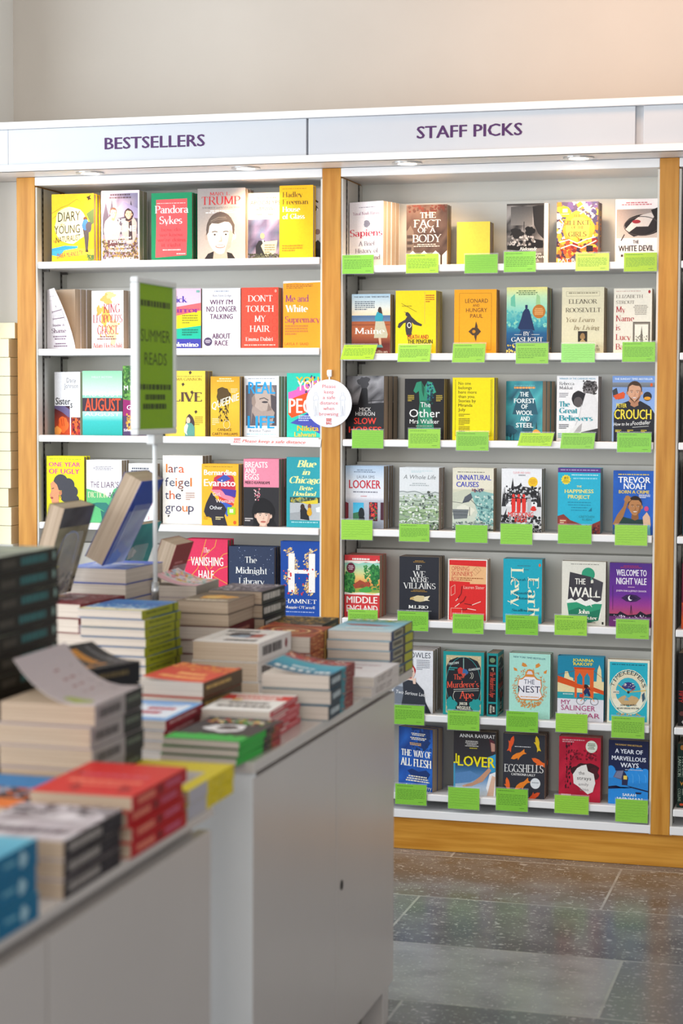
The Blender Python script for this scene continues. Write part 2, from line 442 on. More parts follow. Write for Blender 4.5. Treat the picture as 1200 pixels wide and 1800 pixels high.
def art_mesh(name, parts, mats):
    """parts: list of (verts, faces, cols or colour, material index)"""
    V, F, Cc, MI = [], [], [], []
    for v, f, c, mi in parts:
        n = len(V); V += v
        for i, q in enumerate(f):
            F.append(tuple(n + k for k in q)); MI.append(mi)
            Cc.append(c[i] if isinstance(c, list) else [c] * len(q))
    me = bpy.data.meshes.new(name); me.from_pydata(V, [], F)
    for m in mats: me.materials.append(m)
    me.polygons.foreach_set('material_index', MI)
    at = me.attributes.new('ink', 'FLOAT_COLOR', 'CORNER')
    flat = []
    for p, c in zip(me.polygons, Cc):
        for q in c: flat.extend(q)
    at.data.foreach_set('color', flat); me.update()
    return me

def boxv(x0, x1, y0, y1, z0, z1):
    m = MB().box(x0, x1, y0, y1, z0, z1); return m.v, m.f

# ------------------------------------------------------------------ the covers
COV = {}
def cov(key, bg, spine=None, spinef=None):
    def deco(fn): COV[key] = (bg, spine or bg, fn, spinef); return fn
    return deco

# --- BESTSELLERS, top shelf
@cov('diary', 'F3C416')
def _(a):
    a.ln('0,28 12,24 22,20 40,16 60,8 75,14 100,24', .7, '9C7A1C').ln('2,36 10,32 18,40', .6, '9C7A1C')
    a.b(46, 46, 40, 27, 'F8E9B2', .08, 4).p('0,80 30,76 62,77 60,82 28,83 0,84', '2F93C4').p('0,90 0,84 30,83 18,92', '3A9BB8').p('30,83 62,80 100,82 100,90 34,92', 'F0CB3A')
    a.p('82,30 90,26 100,22 100,44 94,46 88,38', '4C6038').s_(84, 90, 100, 100, 26, 4, ['4C6A38', '7A8A3C'], 2)
    a.p('82,5 88,4 94,1 91,6 96,9 90,9 86,11 86,8', '3A2A14')
    a.p('74,52 82,50 88,54 88,66 86,82 80,83 78,68', '4A4448').p('80,83 86,82 87,86 80,86', '3A2C20')
    a.e(80, 37, 5, 3.2, '5B3A22').b(80, 46, 8, 8, '3B6FC4', .08, 2).b(88, 49, 7, 8, '4A4650', .08, 5)
    a.t('DIARY', 15, 68, 41, 14, '2E2616', 's', 2).t('YOUNG', 6, 67, 59, 12, '2E2616', 's', 2).t('NATURALIST', 10, 68, 72, 8.5, '2E2616', 's', 4).t('of a', 20, 30, 46, 3, '8A6A2A', 'i')
    a.t('THE', 3, 10, 72, 4, 'C2443A', 's').t('DARA McANULTY', 12, 74, 95, 7, 'B8344C', 'I', 5)
@cov('ratline', 'E9DAE2', 'D9C9CF')
def _(a):
    a.m(4, 4, 96, 97, 7, 9, ['5A5470', '8A82A2', 'A89AAE', '6A6272'], 4).p('4,40 12,16 20,38 28,12 36,40 70,36 78,14 88,40 96,30 96,62 4,62', '4B4658')
    a.p('30,30 60,16 96,26 96,40 60,36', '8C86AC').s_(4, 68, 96, 96, 110, 5, ['6A5A3A', '8C7440', '4A4430', 'A08A50', '5A3A38'], 6)
    a.b(28, 56, 22, 19, 'B4A6A2', .1, 3).b(74, 56, 20, 20, 'B09E9C', .1, 5).p('16,70 44,70 42,80 18,80', '5C3C40').p('72,44 80,42 82,70 72,70', '37282E')
    a.face(32, 32, 9, 'D8A48C', 'B07C66', '5A4038', teeth=True).face(72, 34, 9, 'D2A08C', 'A87A68', '302024', 'long', teeth=True)
    a.l(20, 5, 80, 13, 2, '5A4A56', 2, True)
    a.t('THE', 36, 64, 46, 6, 'FFFFFF', 'B').t('RATLINE', 10, 90, 58, 8, 'FFFFFF', 'B')
    for q, (s_, v) in enumerate([('LOVE, LIES and', 68), ('JUSTICE on', 74), ('the TRAIL of a', 81), ('NAZI FUGITIVE', 87)]): a.t(s_, 22, 78, v, 3.2, 'F4ECEC', 'B')
    a.t('PHILIPPE SANDS', 12, 86, 98, 3.6, 'F6EEEE', 'B')
@cov('pandora', '0E8C5C', '0B7A50')
def _(a):
    a.p('12,10 88,9 88,60 86,93 10,96 12,50', 'EE5A5C').t('Pandora', 9, 91, 30, 11, 'FFFFFF', 'r').t('Sykes', 20, 76, 46, 11, 'FFFFFF', 'r')
    for i, s_ in enumerate(['how do', 'we know', "we're doing", 'it right?']): a.t(s_, 24 - i % 3 * 5, 72 + i % 3 * 6, 57 + i * 7.6, 5, 'D8484C', 'r')
    a.l(14, 15, 84, 17, 1, 'F8C8C4').l(28, 84, 72, 87, 1, 'FFE2DE').l(62, 90, 84, 93, 1, 'FFE2DE')
@cov('trump', 'AFA29A', 'B02A30')
def _(a):
    a.g((0, '9A9290'), (50, 'B4A79E'), (100, 'C4B6AC'))
    a.t('MARY L.', 26, 68, 10, 4.6, 'C0282E', 'r').t('TRUMP', 9, 90, 23, 11.5, 'C0282E', 'r').t('TOO MUCH and NEVER ENOUGH', 10, 88, 28.5, 2.4, '6A5E5A', 'r')
    a.l(15, 31, 85, 36, 2, 'F2EAE4', 3, True)
    a.p('14,100 22,92 44,86 72,92 80,100', '2A2422').p('36,94 48,100 62,94 60,88', 'E8E2DC')
    a.face(48, 66, 29, 'E6D6CA', 'B8A598', '5A4C46', 'short', '3A302C', 'A88A80', True)
    a.p('20,60 21,48 32,40 54,37 70,41 78,52 77,60 73,52 62,46 44,50 30,49 24,54', '5E524A').ln('28,46 44,41 60,41', .7, '94867A').ln('27,48 42,44 62,43', .6, '84766C')
@cov('apoc', 'F3E4D4')
def _(a):
    a.m(0, 40, 100, 100, 7, 6, ['4A4A66', '8E86AC', '35324A', '7484A8', 'A890A8'], 9)
    a.t('NOTES FROM AN', 34, 84, 9, 2.4, '3A322E', 'B').t('APOCALYPSE', 15, 103, 18, 6, '3A322E').l(30, 22, 82, 27, 2, '7A6A60', 3, True).t("MARK O'CONNELL", 30, 84, 34, 2.4, '3A322E', 'B')
    a.p('30,98 30,80 38,72 54,72 64,84 66,98', '26262C').e(48, 65, 6, 4.5, 'D9A282').p('46,71 52,71 51,78', 'F0ECE6').p('44,80 52,74 88,72 84,90 60,98 52,90', 'D8CCA8').l(54, 78, 82, 92, 4, '6A6452').s_(0, 92, 100, 100, 40, 5, ['40443A', '5A5E50'], 2)
@cov('hadley', 'F6B90E')
def _(a):
    a.l(8, 4, 80, 6, 1, 'C0901A').t('Hadley', 9, 68, 16, 7, '4E3812', 'r').t('Freeman', 9, 86, 26, 7, '4E3812', 'r').t('House', 9, 62, 36, 6.8, 'FFF8E0', 'rB').t('of Glass', 9, 76, 46, 6.8, 'FFF8E0', 'rB').l(8, 82, 70, 92, 3, 'B8871A')
@cov('eyes', 'A8A4A8', '2A2628')
def _(a):
    a.m(0, 0, 100, 100, 4, 6, ['8A868C', 'B4AEB2', 'C8C2C4'], 5).e(30, 34, 60, 42, 'C6BFC0').ln('2,22 20,17 44,20', 2.4, '3A3438').e(26, 29, 16, 3.6, 'EEE8E8').e(28, 29, 6, 3.4, '4A4A52').ln('8,29 26,24.5 44,29', 1.1, '2A2628').e(40, 62, 20, 4, '8A7070')
    a.b(50, 92, 60, 16, '2E2A2C', .2, 3).l(2, 86, 60, 98, 1, '151214', 5, False, .95)
# --- BESTSELLERS, second shelf
@cov('shame', 'EDE6EA')
def _(a):
    a.l(22, 4, 74, 14, 3, '8A7E88', 2, True).l(24, 18, 76, 21, 1, '5A4A58')
    c = '5C3A50'
    a.ln('30,34 30,56', 1, c).ln('88,30 88,54', 1, c).ln('30,38 88,35', 1, c).ln('30,50 88,48', 1, c)
    for i in range(9): a.ln([(34 + i * 6, 37.6 - i * .3), (34 + i * 6, 50)], .6, c)
    a.ln('59,27 59,33', 1, c).ln('55,29 63,29', .8, c)
    a.t('Republic of', 26, 78, 62, 4, '6A4A60', 'r').t('Shame', 20, 80, 73, 7.5, '5A2A48', 'r').l(18, 78, 84, 86, 2, '8A7484', 4, True).l(24, 90, 76, 98, 2, '8A7484', 5, True)
@cov('leopold', 'F4EFE8', 'E5DACB')
def _(a):
    a.b(48, 14, 16, 10, 'E9B45C', .4, 6).b(24, 34, 9, 8, 'F0B050', .4, 3).b(44, 44, 15, 16, 'F2B84E', .35, 8).b(60, 8, 14, 6, 'EFC88A', .4, 4).b(66, 70, 14, 22, 'F6D49A', .35, 5).s_(20, 50, 90, 84, 16, 5, ['F2B04A', 'F4CC84', 'E8A050'], 3)
    a.t('KING', 38, 88, 38, 15, 'B42A44', 'r').t("LEOPOLD'S", 5, 97, 55, 13.5, 'B42A44', 'r').t('GHOST', 18, 82, 75, 15, 'B42A44', 'r').l(16, 78, 80, 86, 2, '8A5A5A', 3, True).t('Adam Hochschild', 4, 96, 98, 8, 'B42A44', 'r')
@cov('greyw', 'D5D3D8')
def _(a):
    a.m(0, 0, 100, 100, 3, 5, ['CBC9D0', 'DCDADF', 'D2D0D6'], 6).b(6, 60, 10, 7, '8A8890', .3, 2).t('L', 6, 14, 84, 5, '5A5860', 'r').l(10, 30, 80, 36, 2, '9A98A0')
@cov('mirror', 'EBC4DA', '3A3AA0')
def _(a):
    a.p('0,34 100,24 100,42 0,60', 'F2686E').p('0,50 100,37 100,66 0,74', 'F2E614').p('0,70 100,62 100,86 0,86', '16B99A').r(0, 84, 100, 100, '3B3FA6')
    a.t('Trick', 12, 64, 23, 10, '4A3AA8', 'rB').t('Mirror', 8, 96, 40, 9, '8A2C8A', 'rB').l(50, 44, 92, 60, 4, '8A8A20').l(50, 68, 92, 80, 3, '0A7A66').t('Jia Tolentino', -10, 94, 97, 7, 'FFFFFF', 'rB').r(88, 3, 97, 7, '7AB0A8')
@cov('race', 'EDF0F8', 'C8C8D2')
def _(a):
    P = '5A1E50'
    a.l(22, 4, 80, 7, 1, '9AA0B4', 2, True).t('Reni Eddo-Lodge', 28, 76, 14, 3.6, '4A2A4A').t("WHY I'M", 20, 80, 27, 8, P, 'B').t('NO LONGER', 11, 90, 39, 9, P, 'B').t('TALKING', 20, 80, 51, 8, P, 'B').t('TO WHITE PEOPLE', 16, 84, 62, 5, 'E0E4EF', 'B').t('ABOUT', 26, 74, 84, 8.5, P, 'B').t('RACE', 33, 68, 95.5, 8.5, P, 'B')
    a.e(15, 89, 11, 7.2, '4E3E60').l(7, 86, 23, 92, 3, 'D8D0E0', 2, True)
@cov('hair', 'E8513C', 'C8402E')
def _(a):
    for i in range(5):
        for j in range(8): a.ring(10 + i * 20, 6 + j * 12.4, 7, 4.6, .5, 'D23F34', 10)
    a.t("DON'T", 18, 84, 23, 10, 'FFF4EC', 'r').t('TOUCH', 13, 88, 40, 10, 'FFF4EC', 'r').t('MY', 36, 66, 56.5, 10, 'FFF4EC', 'r').t('HAIR', 23, 78, 73, 10, 'FFF4EC', 'r').t('Emma Dabiri', 12, 86, 88, 6, 'FFF4EC', 'r').l(8, 94, 92, 97, 1, 'F8C8BC')
    a.e(93, 6, 3.2, 2.6, 'F2A08C')
@cov('suprem', 'F5A023')
def _(a):
    a.p('0,0 100,0 100,2 60,3 30,2.5 0,3.5', 'EDE6E4').l(8, 5, 76, 12, 3, 'B06E28').t('Me and', 6, 66, 31, 10, '8A3A78', 'r').t('White', 6, 64, 46, 10, 'FFF6E8', 'rB').t('Supremacy', 5, 94, 62, 9.5, 'A0426A', 'r').l(5, 66, 64, 82, 4, 'C87E3A').t('LAYLA F. SAAD', 4, 66, 96, 4, 'C0642A')
# --- BESTSELLERS, third shelf
@cov('sisters', 'F0F0F4')
def _(a):
    a.t('Daisy', 48, 84, 17, 7.5, '2A2630').t('Johnson', 38, 92, 26, 7.5, '2A2630').t('Sister', 4, 62, 52, 11, '161418', 'B').t('s', 62, 70, 57, 11, '161418', 'B')
    a.r(0, 54, 60, 100, '2C1E30', 'C84A22').r(64, 72, 100, 100, '4A1E30', 'D0442A')
    a.p('0,58 30,64 54,72 60,72 60,60 40,54 0,54', '6A6088').b(34, 84, 20, 13, 'EE6A30', .15, 4).ln('26,74 30,86', 1.6, 'C03E1C').ln('34,73 38,86', 1.6, 'C03E1C').b(12, 94, 14, 7, 'F7A04A', .2, 3).b(82, 84, 10, 12, 'D8602E', .2, 5).s_(64, 74, 100, 100, 14, 6, ['3A1420', 'E87830', '8A2030'], 4)
@cov('august', '8FD8BC')
def _(a):
    a.g((0, '8CCFA8'), (38, 'D8F2DE')).r(0, 42, 100, 63, '3A2A3A').g((63, 'B8ECDC'), (78, '35BDBA'), (100, '16A39E'))
    a.t('HELLY ACTON', 24, 74, 11, 2.6, 'E8F6EC').t('AUGUST', 6, 94, 40, 8, 'EAF8EE').t('AUGUST', 6, 96, 62, 19, 'F0542E', 'B').t('AUGUST', 5, 94, 70, 5, 'E6F8F2', 'B')
@cov('gothic', '4A7A3A')
def _(a):
    a.s_(0, 0, 100, 52, 260, 5, ['3E7A30', '5A9A40', '2E5A28', '7AB050'], 5).p('0,48 22,50 30,34 60,30 72,50 100,46 100,72 0,76', '9A1E6A').p('24,26 34,18 44,18 42,34 34,42 26,38', 'E8A888').p('22,26 44,26 60,60 20,58', 'B02A78').r(0, 72, 100, 100, '4E3A66').s_(10, 70, 60, 92, 40, 5, ['D8A440', 'C08030', 'E8C060'], 7)
    a.t('M E X', 3, 42, 35, 6.5, 'F6EAF2', 'B').t('G O T', 10, 56, 63, 6.5, 'F6EAF2', 'B').t('Silvia Moreno-Garcia', 2, 96, 94, 3.6, 'F6EAF2', 'B')
@cov('olive', 'F7D94E')
def _(a):
    for x, y in ((62, 2), (44, 20), (66, 32), (76, 62)): a.p([(x, y + 4), (x - 3, y), (x + 2, y - 2), (x + 5, y + 1)], '4A3A2A')
    a.l(30, 8, 92, 9.5, 1, 'A89040').t('EMMA GANNON', 12, 92, 15, 4, 'A07C2A', 'r').t('OLIVE', -8, 92, 47, 14, '5A4234', 'rB').ln('56,36 60,46 66,40', .8, '5A4234')
    a.b(62, 82, 11, 15, '4A3A3C', .08, 3).e(58, 76, 5, 5, 'F2CDB4').p('48,86 54,80 66,80 74,86 74,100 50,100', '5E9C94').p('48,86 54,80 58,84 54,94 56,99 48,94', 'F4F0EC').l(74, 70, 94, 84, 5, 'C0A438')
@cov('queenie', 'E9B62A', 'C99A20')
def _(a):
    a.g((0, 'D9A222'), (50, 'F2C436'), (100, 'DCA828'))
    a.l(20, 3, 82, 10, 2, 'F8E8B0', 3, True).b(44, 31, 24, 13, '3A2C1C', .15, 4)
    for i in range(7): a.ring(44, 31, 3.2 * i + 2, 1.8 * i + 1, .5, '8A6A2C', 14)
    a.s_(28, 42, 62, 74, 26, 6, ['3A2C1C', '4E3A20'], 6, .5).t('QUEENIE', 4, 98, 56, 12, 'FFF6DC', 'B', 17).ring(56, 80, 11, 7, 1, 'F6DFA0', 16).l(6, 70, 30, 82, 4, 'F6E4A8').l(70, 20, 94, 28, 3, 'F6E4A8')
    a.t('CANDICE', 24, 72, 91, 4.4, '4A3618').t('CARTY-WILLIAMS', 6, 94, 98, 4.4, '4A3618')
@cov('reallife', 'EEF0F4', 'D8D6DA')
def _(a):
    a.r(5, 15, 94, 82, '6A6266').p('20,82 22,56 34,24 60,15 80,15 88,26 90,60 84,78 70,82', 'A8948A').b(54, 38, 27, 20, 'B9A498', .06, 2).p('76,30 92,34 92,82 80,82 88,60 78,52', '4A4044')
    a.p('22,36 30,30 34,44 28,52 22,46', '9A8478').ln('44,38 58,36 70,40', 1.4, '3A3034').e(60, 43, 9, 1.6, '3A3034').p('70,44 80,56 66,58', '8A766C').e(72, 68, 12, 2.6, '7A5A54').p('20,82 24,60 40,76 56,82', '5E5256').r(0, 82, 100, 100, 'EEF0F4')
    a.t('REAL', 12, 90, 29, 19, '139BDC', 'B').t('LIFE', 10, 88, 86, 20, '139BDC', 'B').l(12, 4, 88, 6, 1, '9AA0A8').t('Brandon Taylor', 16, 78, 92, 3.8, '3A3A48').l(8, 95, 92, 98, 1, 'A8D0E8')
@cov('yp', '2FCDB6')
def _(a):
    a.p('30,22 100,8 100,40 70,30 20,36', 'D86AC0').p('4,30 60,20 50,44 4,40', 'E46AC0').p('4,42 60,30 60,60 14,70 4,64', 'F0561E').p('10,78 60,62 100,72 100,96 60,84', '4A52B4').s_(50, 4, 100, 30, 16, 6, ['F0C030', 'D460B8', '3A3A70'], 3)
    a.t('YOU', 26, 92, 17, 11, 'F4BE28', 'B').t('YOU', 30, 90, 27, 15, 'FBEFE0', 'B').t('PEOPLE', 6, 140, 62, 22, 'FBEFE0', 'B').l(34, 66, 80, 76, 3, 'C8D4F4').t('Nikita', 30, 92, 90, 8, 'F4BE28', 'B').t('Lalwani', 22, 84, 99, 7, 'F4CE48', 'B')
# --- BESTSELLERS, fourth shelf
@cov('ugly', 'ECE612', '3A3A20')
def _(a):
    a.l(8, 4, 92, 6, 1, 'A8B820').t('ONE YEAR', 6, 90, 16, 6.5, 'D4188C', 'B').t('OF UGLY', 6, 88, 27, 7.5, 'D4188C', 'B')
    for x, y, q in ((38, 40, 26), (58, 44, 22), (70, 54, 18), (76, 66, 14), (64, 70, 20), (52, 60, 22), (24, 62, 14), (28, 76, 10), (70, 76, 12)): a.e(x, y, q * .75, q * .48, '3E3E46')
    a.p('10,42 18,38 28,44 34,54 32,64 34,78 40,82 30,84 26,74 14,72 12,66 8,60 12,54', 'D8946A').e(37, 56, 4, 4, 'C27C54').ring(36, 64, 3, 3, .8, 'E8B020', 12).ln('14,50 20,49', 1, '3A2A20').e(14, 64, 4, 1.6, 'A84A44').p('40,84 46,80 62,84 80,92 34,96 30,86', 'E04AA0').t('CARA', 6, 24, 96, 3, '3A3A10')
@cov('liar', 'F1F1F2', 'D0C8BC')
def _(a):
    a.ring(50, 20, 40, 14, .4, 'C8C4C8', 4, 45, 405).l(18, 10, 78, 17, 3, '9A94A0', 3, True)
    a.p('0,46 30,50 50,54 66,60 78,46 100,40 100,100 0,100', '5CB878').t('THE', 12, 36, 44, 9.5, '6A4A66').t("LIAR'S", 42, 92, 44, 9.5, '6A4A66').t('DICTION', 4, 60, 60, 9, 'EDE8C0', 'r').t('ARY', 62, 92, 60, 9, '4A4A50')
    a.p('14,70 30,68 56,68 70,76 60,88 50,94 50,82 34,76', '2E7C72').p('40,80 54,84 52,98 44,96', '2A6E66')
@cov('hash', 'F0F0F3', 'D8D0C4')
def _(a):
    a.l(8, 7, 84, 16, 2, '4A5060', 2, True).t('#', 66, 92, 48, 12, '22443A', 'B').l(10, 66, 88, 74, 2, '9AA0A8', 4).l(36, 62, 92, 68, 1, 'C42A5A', 5, False, .95).ln('26,70 92,69', .7, 'C42A5A').l(20, 82, 70, 86, 1, 'A0A0A8').t('2', 74, 82, 93, 5, 'C42A5A')
@cov('group', 'F0EDE6', 'CDBFA8')
def _(a):
    def w(x0, y, h, parts):
        for s_, dx, c in parts: a.t(s_, x0, x0 + dx, y, h, c); x0 += dx + 2
    w(8, 25, 12.5, [('l', 4, 'E8842A'), ('a', 13, '9A3A30'), ('r', 9, '3E3A5C'), ('a', 14, 'E0602A')])
    w(6, 45, 12.5, [('f', 9, '3E3A5C'), ('e', 13, '3E4A6C'), ('i', 4, 'D8702A'), ('g', 14, '8A4A3A'), ('e', 13, '3E3A5C'), ('l', 4, 'E07A2A')])
    w(6, 64, 12.5, [('t', 9, '3E3A5C'), ('h', 13, 'D8602A'), ('e', 14, '3E3A5C')])
    w(6, 82, 12.5, [('g', 14, '4A4A6C'), ('r', 9, '3E3A5C'), ('o', 14, '4A3A5C'), ('u', 13, 'E0742A'), ('p', 14, '3E3A5C')])
    a.l(58, 54, 80, 66, 4, 'C8A8A0').p('46,50 52,50 48,53', '3A2A2A').p('12,88 18,87 14,91', '3A2A2A')
@cov('evaristo', 'F3B62A', 'D89A20')
def _(a):
    a.l(8, 4, 84, 5.5, 1, '8A6A20').p('34,22 60,12 86,20 92,34 92,52 80,66 60,60 40,50 28,42', 'C8344A').p('40,26 64,16 80,24 56,30', '3A54B0').p('24,42 50,42 90,56 88,62 50,54', 'EE8AA0').p('52,40 94,42 92,54 64,50', '4A3AA0').p('50,60 84,66 70,86 50,70', '3A60C0').p('46,52 88,64 86,68 48,58', 'E0402E')
    a.p('8,72 12,64 20,54 26,46 44,60 60,66 68,74 62,84 70,100 30,100 26,88 12,86 6,78', '2E2A34').t('Bernardine', 6, 94, 18, 8.5, 'FFFFFF', 'B').t('Evaristo', 6, 92, 36, 11, 'FFFFFF', 'B').t('Girl,', 30, 52, 52, 6, 'F6E8E6').t('Woman,', 38, 88, 63, 6, 'F6E8E6').t('Other', 22, 56, 74, 6, 'FFFFFF')
    a.r(70, 70, 92, 82, 'A6D42A').r(76, 73, 86, 79, 'E8F4D0').l(38, 86, 60, 92, 2, 'E8D8A0').l(6, 86, 22, 92, 2, 'C89A20').e(90, 95, 4, 3, 'E05A20')
@cov('eggs', 'EA8CA4', 'B8A8A0')
def _(a):
    a.r(0, 42, 100, 100, '2C2A2E').t('BREASTS', 4, 68, 13, 8.5, 'FDF1EE', 'B').t('AND', 4, 36, 21.5, 7.5, 'FDF1EE', 'B').t('EGGS', 4, 44, 31, 8.5, 'FDF1EE', 'B').t('MIEKO KAWAKAMI', 4, 74, 37.5, 4.4, '2A1E24', 'B')
    a.p('24,100 30,90 56,94 84,88 96,100', '1C1A1E').b(56, 80, 33, 22, '141216', .04, 3).face(56, 84, 22, 'E3C2AE', 'C9A08E', '161418', 'fringe', '1A1618', 'B4685C').s_(30, 44, 48, 62, 10, 3, ['D8607A', 'F0D0D0'], 3).l(4, 88, 28, 94, 2, 'D8D0D0')
@cov('chicago', '2A9FAC', '1E8A96')
def _(a):
    Y = 'F2F0A0'
    a.t('Blue', 30, 86, 14, 9.5, Y, 'iB').t('in', 44, 68, 25, 8, Y, 'iB').t('Chicago', 8, 100, 37, 9.5, Y, 'iB').t('Bette', 36, 76, 47, 6, Y, 'iB').t('Howland', 18, 86, 55, 6, Y, 'iB')
    a.r(10, 57, 96, 90, 'B8BCC0').r(10, 57, 96, 65, '3A4438').s_(12, 58, 90, 64, 16, 6, ['C8B030', '586048', '8A9468'], 3).p('40,64 90,60 90,66 60,67', 'E0C838').p('36,88 40,74 50,70 62,78 66,90', '22242A').e(46, 71, 6, 4.5, '3A2A24').e(66, 70, 5, 4, '8A5A3E').b(66, 78, 7, 6, 'DCA628', .1, 2).p('84,72 96,70 96,78 86,78', 'E4E8EC').p('10,80 40,78 40,90 10,90', 'A0A4A8').l(14, 92, 90, 95, 1, 'A0D8DC')
# --- BESTSELLERS, fifth shelf
@cov('wild', 'F1F1F2')
def _(a):
    for i, s_ in enumerate(['GLENN', 'DOYLES', 'UNTAM', 'WILD']): a.t(s_, 16, 92, 16 + i * 16, 11, '2A2A2E')
    a.r(8, 20, 96, 20.6, '2A2A2E').r(8, 36, 96, 36.6, '2A2A2E')
@cov('half', 'E0335C', 'C8B8A0')
def _(a):
    for q in ('0,30 40,26 70,10 74,0', '0,60 30,40 50,0', '20,100 40,60 80,40 100,36', '60,40 90,20 100,18', '6,100 10,60 0,46', '40,28 60,48 100,60'): a.ln(q, .9, 'E6A840')
    a.p('30,90 36,58 58,56 66,66 86,70 80,84 60,96 30,100', '5A2A6A').p('70,86 100,66 100,90 80,100', 'F0C060').t('The', 44, 58, 18, 6.5, 'FBE8E4', 'i').t('VANISHING', 14, 90, 36, 11.5, 'FFF0EC', 'B').t('HALF', 32, 68, 54, 11.5, 'FFF0EC', 'B')
@cov('midnight', '2E3A56', '28304A')
def _(a):
    a.s_(2, 2, 98, 60, 60, .9, ['8A9AC0', 'C0C8DC', '5A6A90'], 4).t('The', 36, 62, 24, 9, 'EDEDEB', 'r').t('Midnight', 15, 84, 40, 9.5, 'EDEDEB', 'r').t('Library', 22, 78, 56, 9.5, 'EDEDEB', 'r').p('36,74 46,64 54,70 64,64 66,72 52,78', '3A9AD0').s_(20, 74, 80, 100, 30, 6, ['3A7AB0', '4A90C8', '2A5A90'], 6)
@cov('hamnet', '1548A0', '0E3A84')
def _(a):
    R = random.Random(5)
    for cx in (28, 76):
        for i in range(150):
            y = 9 + i * .42; x = cx + 9 * math.sin(y * .17 + cx) + R.uniform(-7, 7); a.k -= .9 if i else 0
            q = R.uniform(-1, 1); a.p([(x, y), (x + 6 * q + 2, y - 1.5), (x + 8 * q, y + .4), (x + 4 * q, y + 1.3)], R.choice(['EBC98A', 'DDB670', 'F3DCA8', 'C89C58']))
    a.p('20,16 36,16 36,38 72,38 72,16 88,16 88,68 72,68 72,43 36,43 36,68 20,68', 'F4F0EA').s_(8, 36, 94, 72, 8, 5, ['D8484C', 'C83A48'], 9)
    a.t('HAMNET', 9, 92, 83, 5.5, 'F4F0EA', 'r').t("Maggie O'Farrell", 10, 88, 90, 3.6, 'F4F0EA', 'r').l(14, 94, 86, 96, 1, 'A8B8DC')
# --- STAFF PICKS, top shelf
@cov('sapiens', 'EFE7EA', 'E6DAD6')
def _(a):
    a.l(16, 8, 88, 10, 1, 'A090A0', 2, True).t('Yuval Noah Harari', 10, 88, 20, 4.6, '9A5A76', 'r').b(52, 34, 9, 5.5, '7E7886', .12, 4)
    for i in range(4): a.ring(52, 34, 2 + i * 2, 1.2 + i * 1.2, .4, 'B8B2BE', 12)
    a.t('Sapiens', 2, 98, 53, 10.5, 'D02A44', 'r').t('A Brief', 28, 76, 68, 7, '7A6A76', 'r').t('History of', 18, 86, 79, 7, '7A6A76', 'r').t('Humankind', 14, 92, 89.5, 7, '8A7480', 'r')
@cov('fact', '4A3832', '3A2C28')
def _(a):
    a.m(0, 0, 100, 84, 7, 7, ['3A2A26', '5A443C', '6A544A', '4A3630'], 6).p('0,44 10,34 18,44 18,84 0,84', '7A685C').l(2, 50, 16, 80, 3, '3A2A26').s_(4, 0, 96, 12, 20, 7, ['5A2A22', '4A3028'], 2)
    for x in (4, 32, 60, 88): a.p([(x, 100), (x, 84), (x + 12, 76), (x + 24, 84), (x + 24, 100)], 'EFE6E2')
    a.t('THE', 34, 72, 22, 9.5, 'F2E6DE', 'r').t('FACT', 18, 84, 37, 12, 'F2E6DE', 'r').t('OF A', 28, 72, 46, 8, 'F2E6DE', 'r').t('BODY', 15, 86, 62, 12.5, 'F2E6DE', 'r').l(16, 65, 84, 71, 2, 'D8C4B8', 3, True)
@cov('yellow', 'F0D24A', 'E8C83E')
def _(a): a.g((0, 'F3D64E'), (100, 'EFCF45'))
@cov('ivan', '4A4340')
def _(a):
    a.r(90, 0, 100, 100, 'E8DED8').m(0, 3, 90, 100, 7, 9, ['2A2626', '6A625E', 'A89E98', '3A3432'], 12).r(10, 5, 62, 36, '5E5855', '8A827C').p('62,5 90,3 90,60 76,50 66,36', '2E2A2A').ln('42,30 42,45', 1.2, '2A2626').b(24, 50, 16, 9, '2A2524', .25, 4).b(56, 46, 12, 8, '1E1A1A', .25, 7).p('2,66 60,58 88,62 88,74 30,78 2,76', '1E1A1A').s_(2, 54, 70, 70, 20, 6, ['BEB4AE', '8A807A', 'D4CAC4'], 6).t('Aleksandr', 32, 74, 78, 5.5, 'F6F0EC', 'B').t('Solzhenitsyn', 30, 84, 86, 5, 'F6F0EC', 'B').t('Ivan', 66, 90, 91, 5, 'F6F0EC', 'B').t('Denisovich', 40, 78, 97, 5, 'F6F0EC', 'B')
@cov('silence', '4E4460', 'B88A20')
def _(a):
    a.s_(0, 0, 100, 62, 46, 13, ['43406A', 'E0A63C', 'F0DEC0', 'D87830', '5A4A7A', 'F6EAD6'], 8).b(52, 46, 38, 30, 'EDA23A', .1, 3).b(52, 46, 29, 22, 'F4BE58', .1, 5).s_(0, 62, 100, 100, 56, 12, ['D8502C', 'E87A2E', '8A2A2A', 'F0B040', '4A3040'], 9)
    for q in ('6,66 30,62 50,68 70,62 94,58', '10,76 36,70 60,76 96,64', '50,12 62,6 74,12 84,6', '56,20 70,14 88,20', '2,22 16,34 10,48'): a.ln(q, 1.8, 'F5E8D4')
    a.e(20, 16, 13, 9, 'A0BE28').r(14, 11, 26, 17, 'E4ECC0').l(10, 19, 30, 22, 1, 'DCE8B0')
    a.t('THE', 40, 60, 25, 4.4, '6A4A3A', 'r').t('SILENCE', 16, 82, 38, 7.5, '5A3A34', 'r').t('OF THE', 36, 66, 44, 4.4, '6A4A3A', 'r').t('GIRLS', 28, 72, 57, 8, '5A3A34', 'r').r(72, 72, 88, 82, '2A2028').t('PAT BARKER', 4, 94, 99, 6, 'F6EDE4')
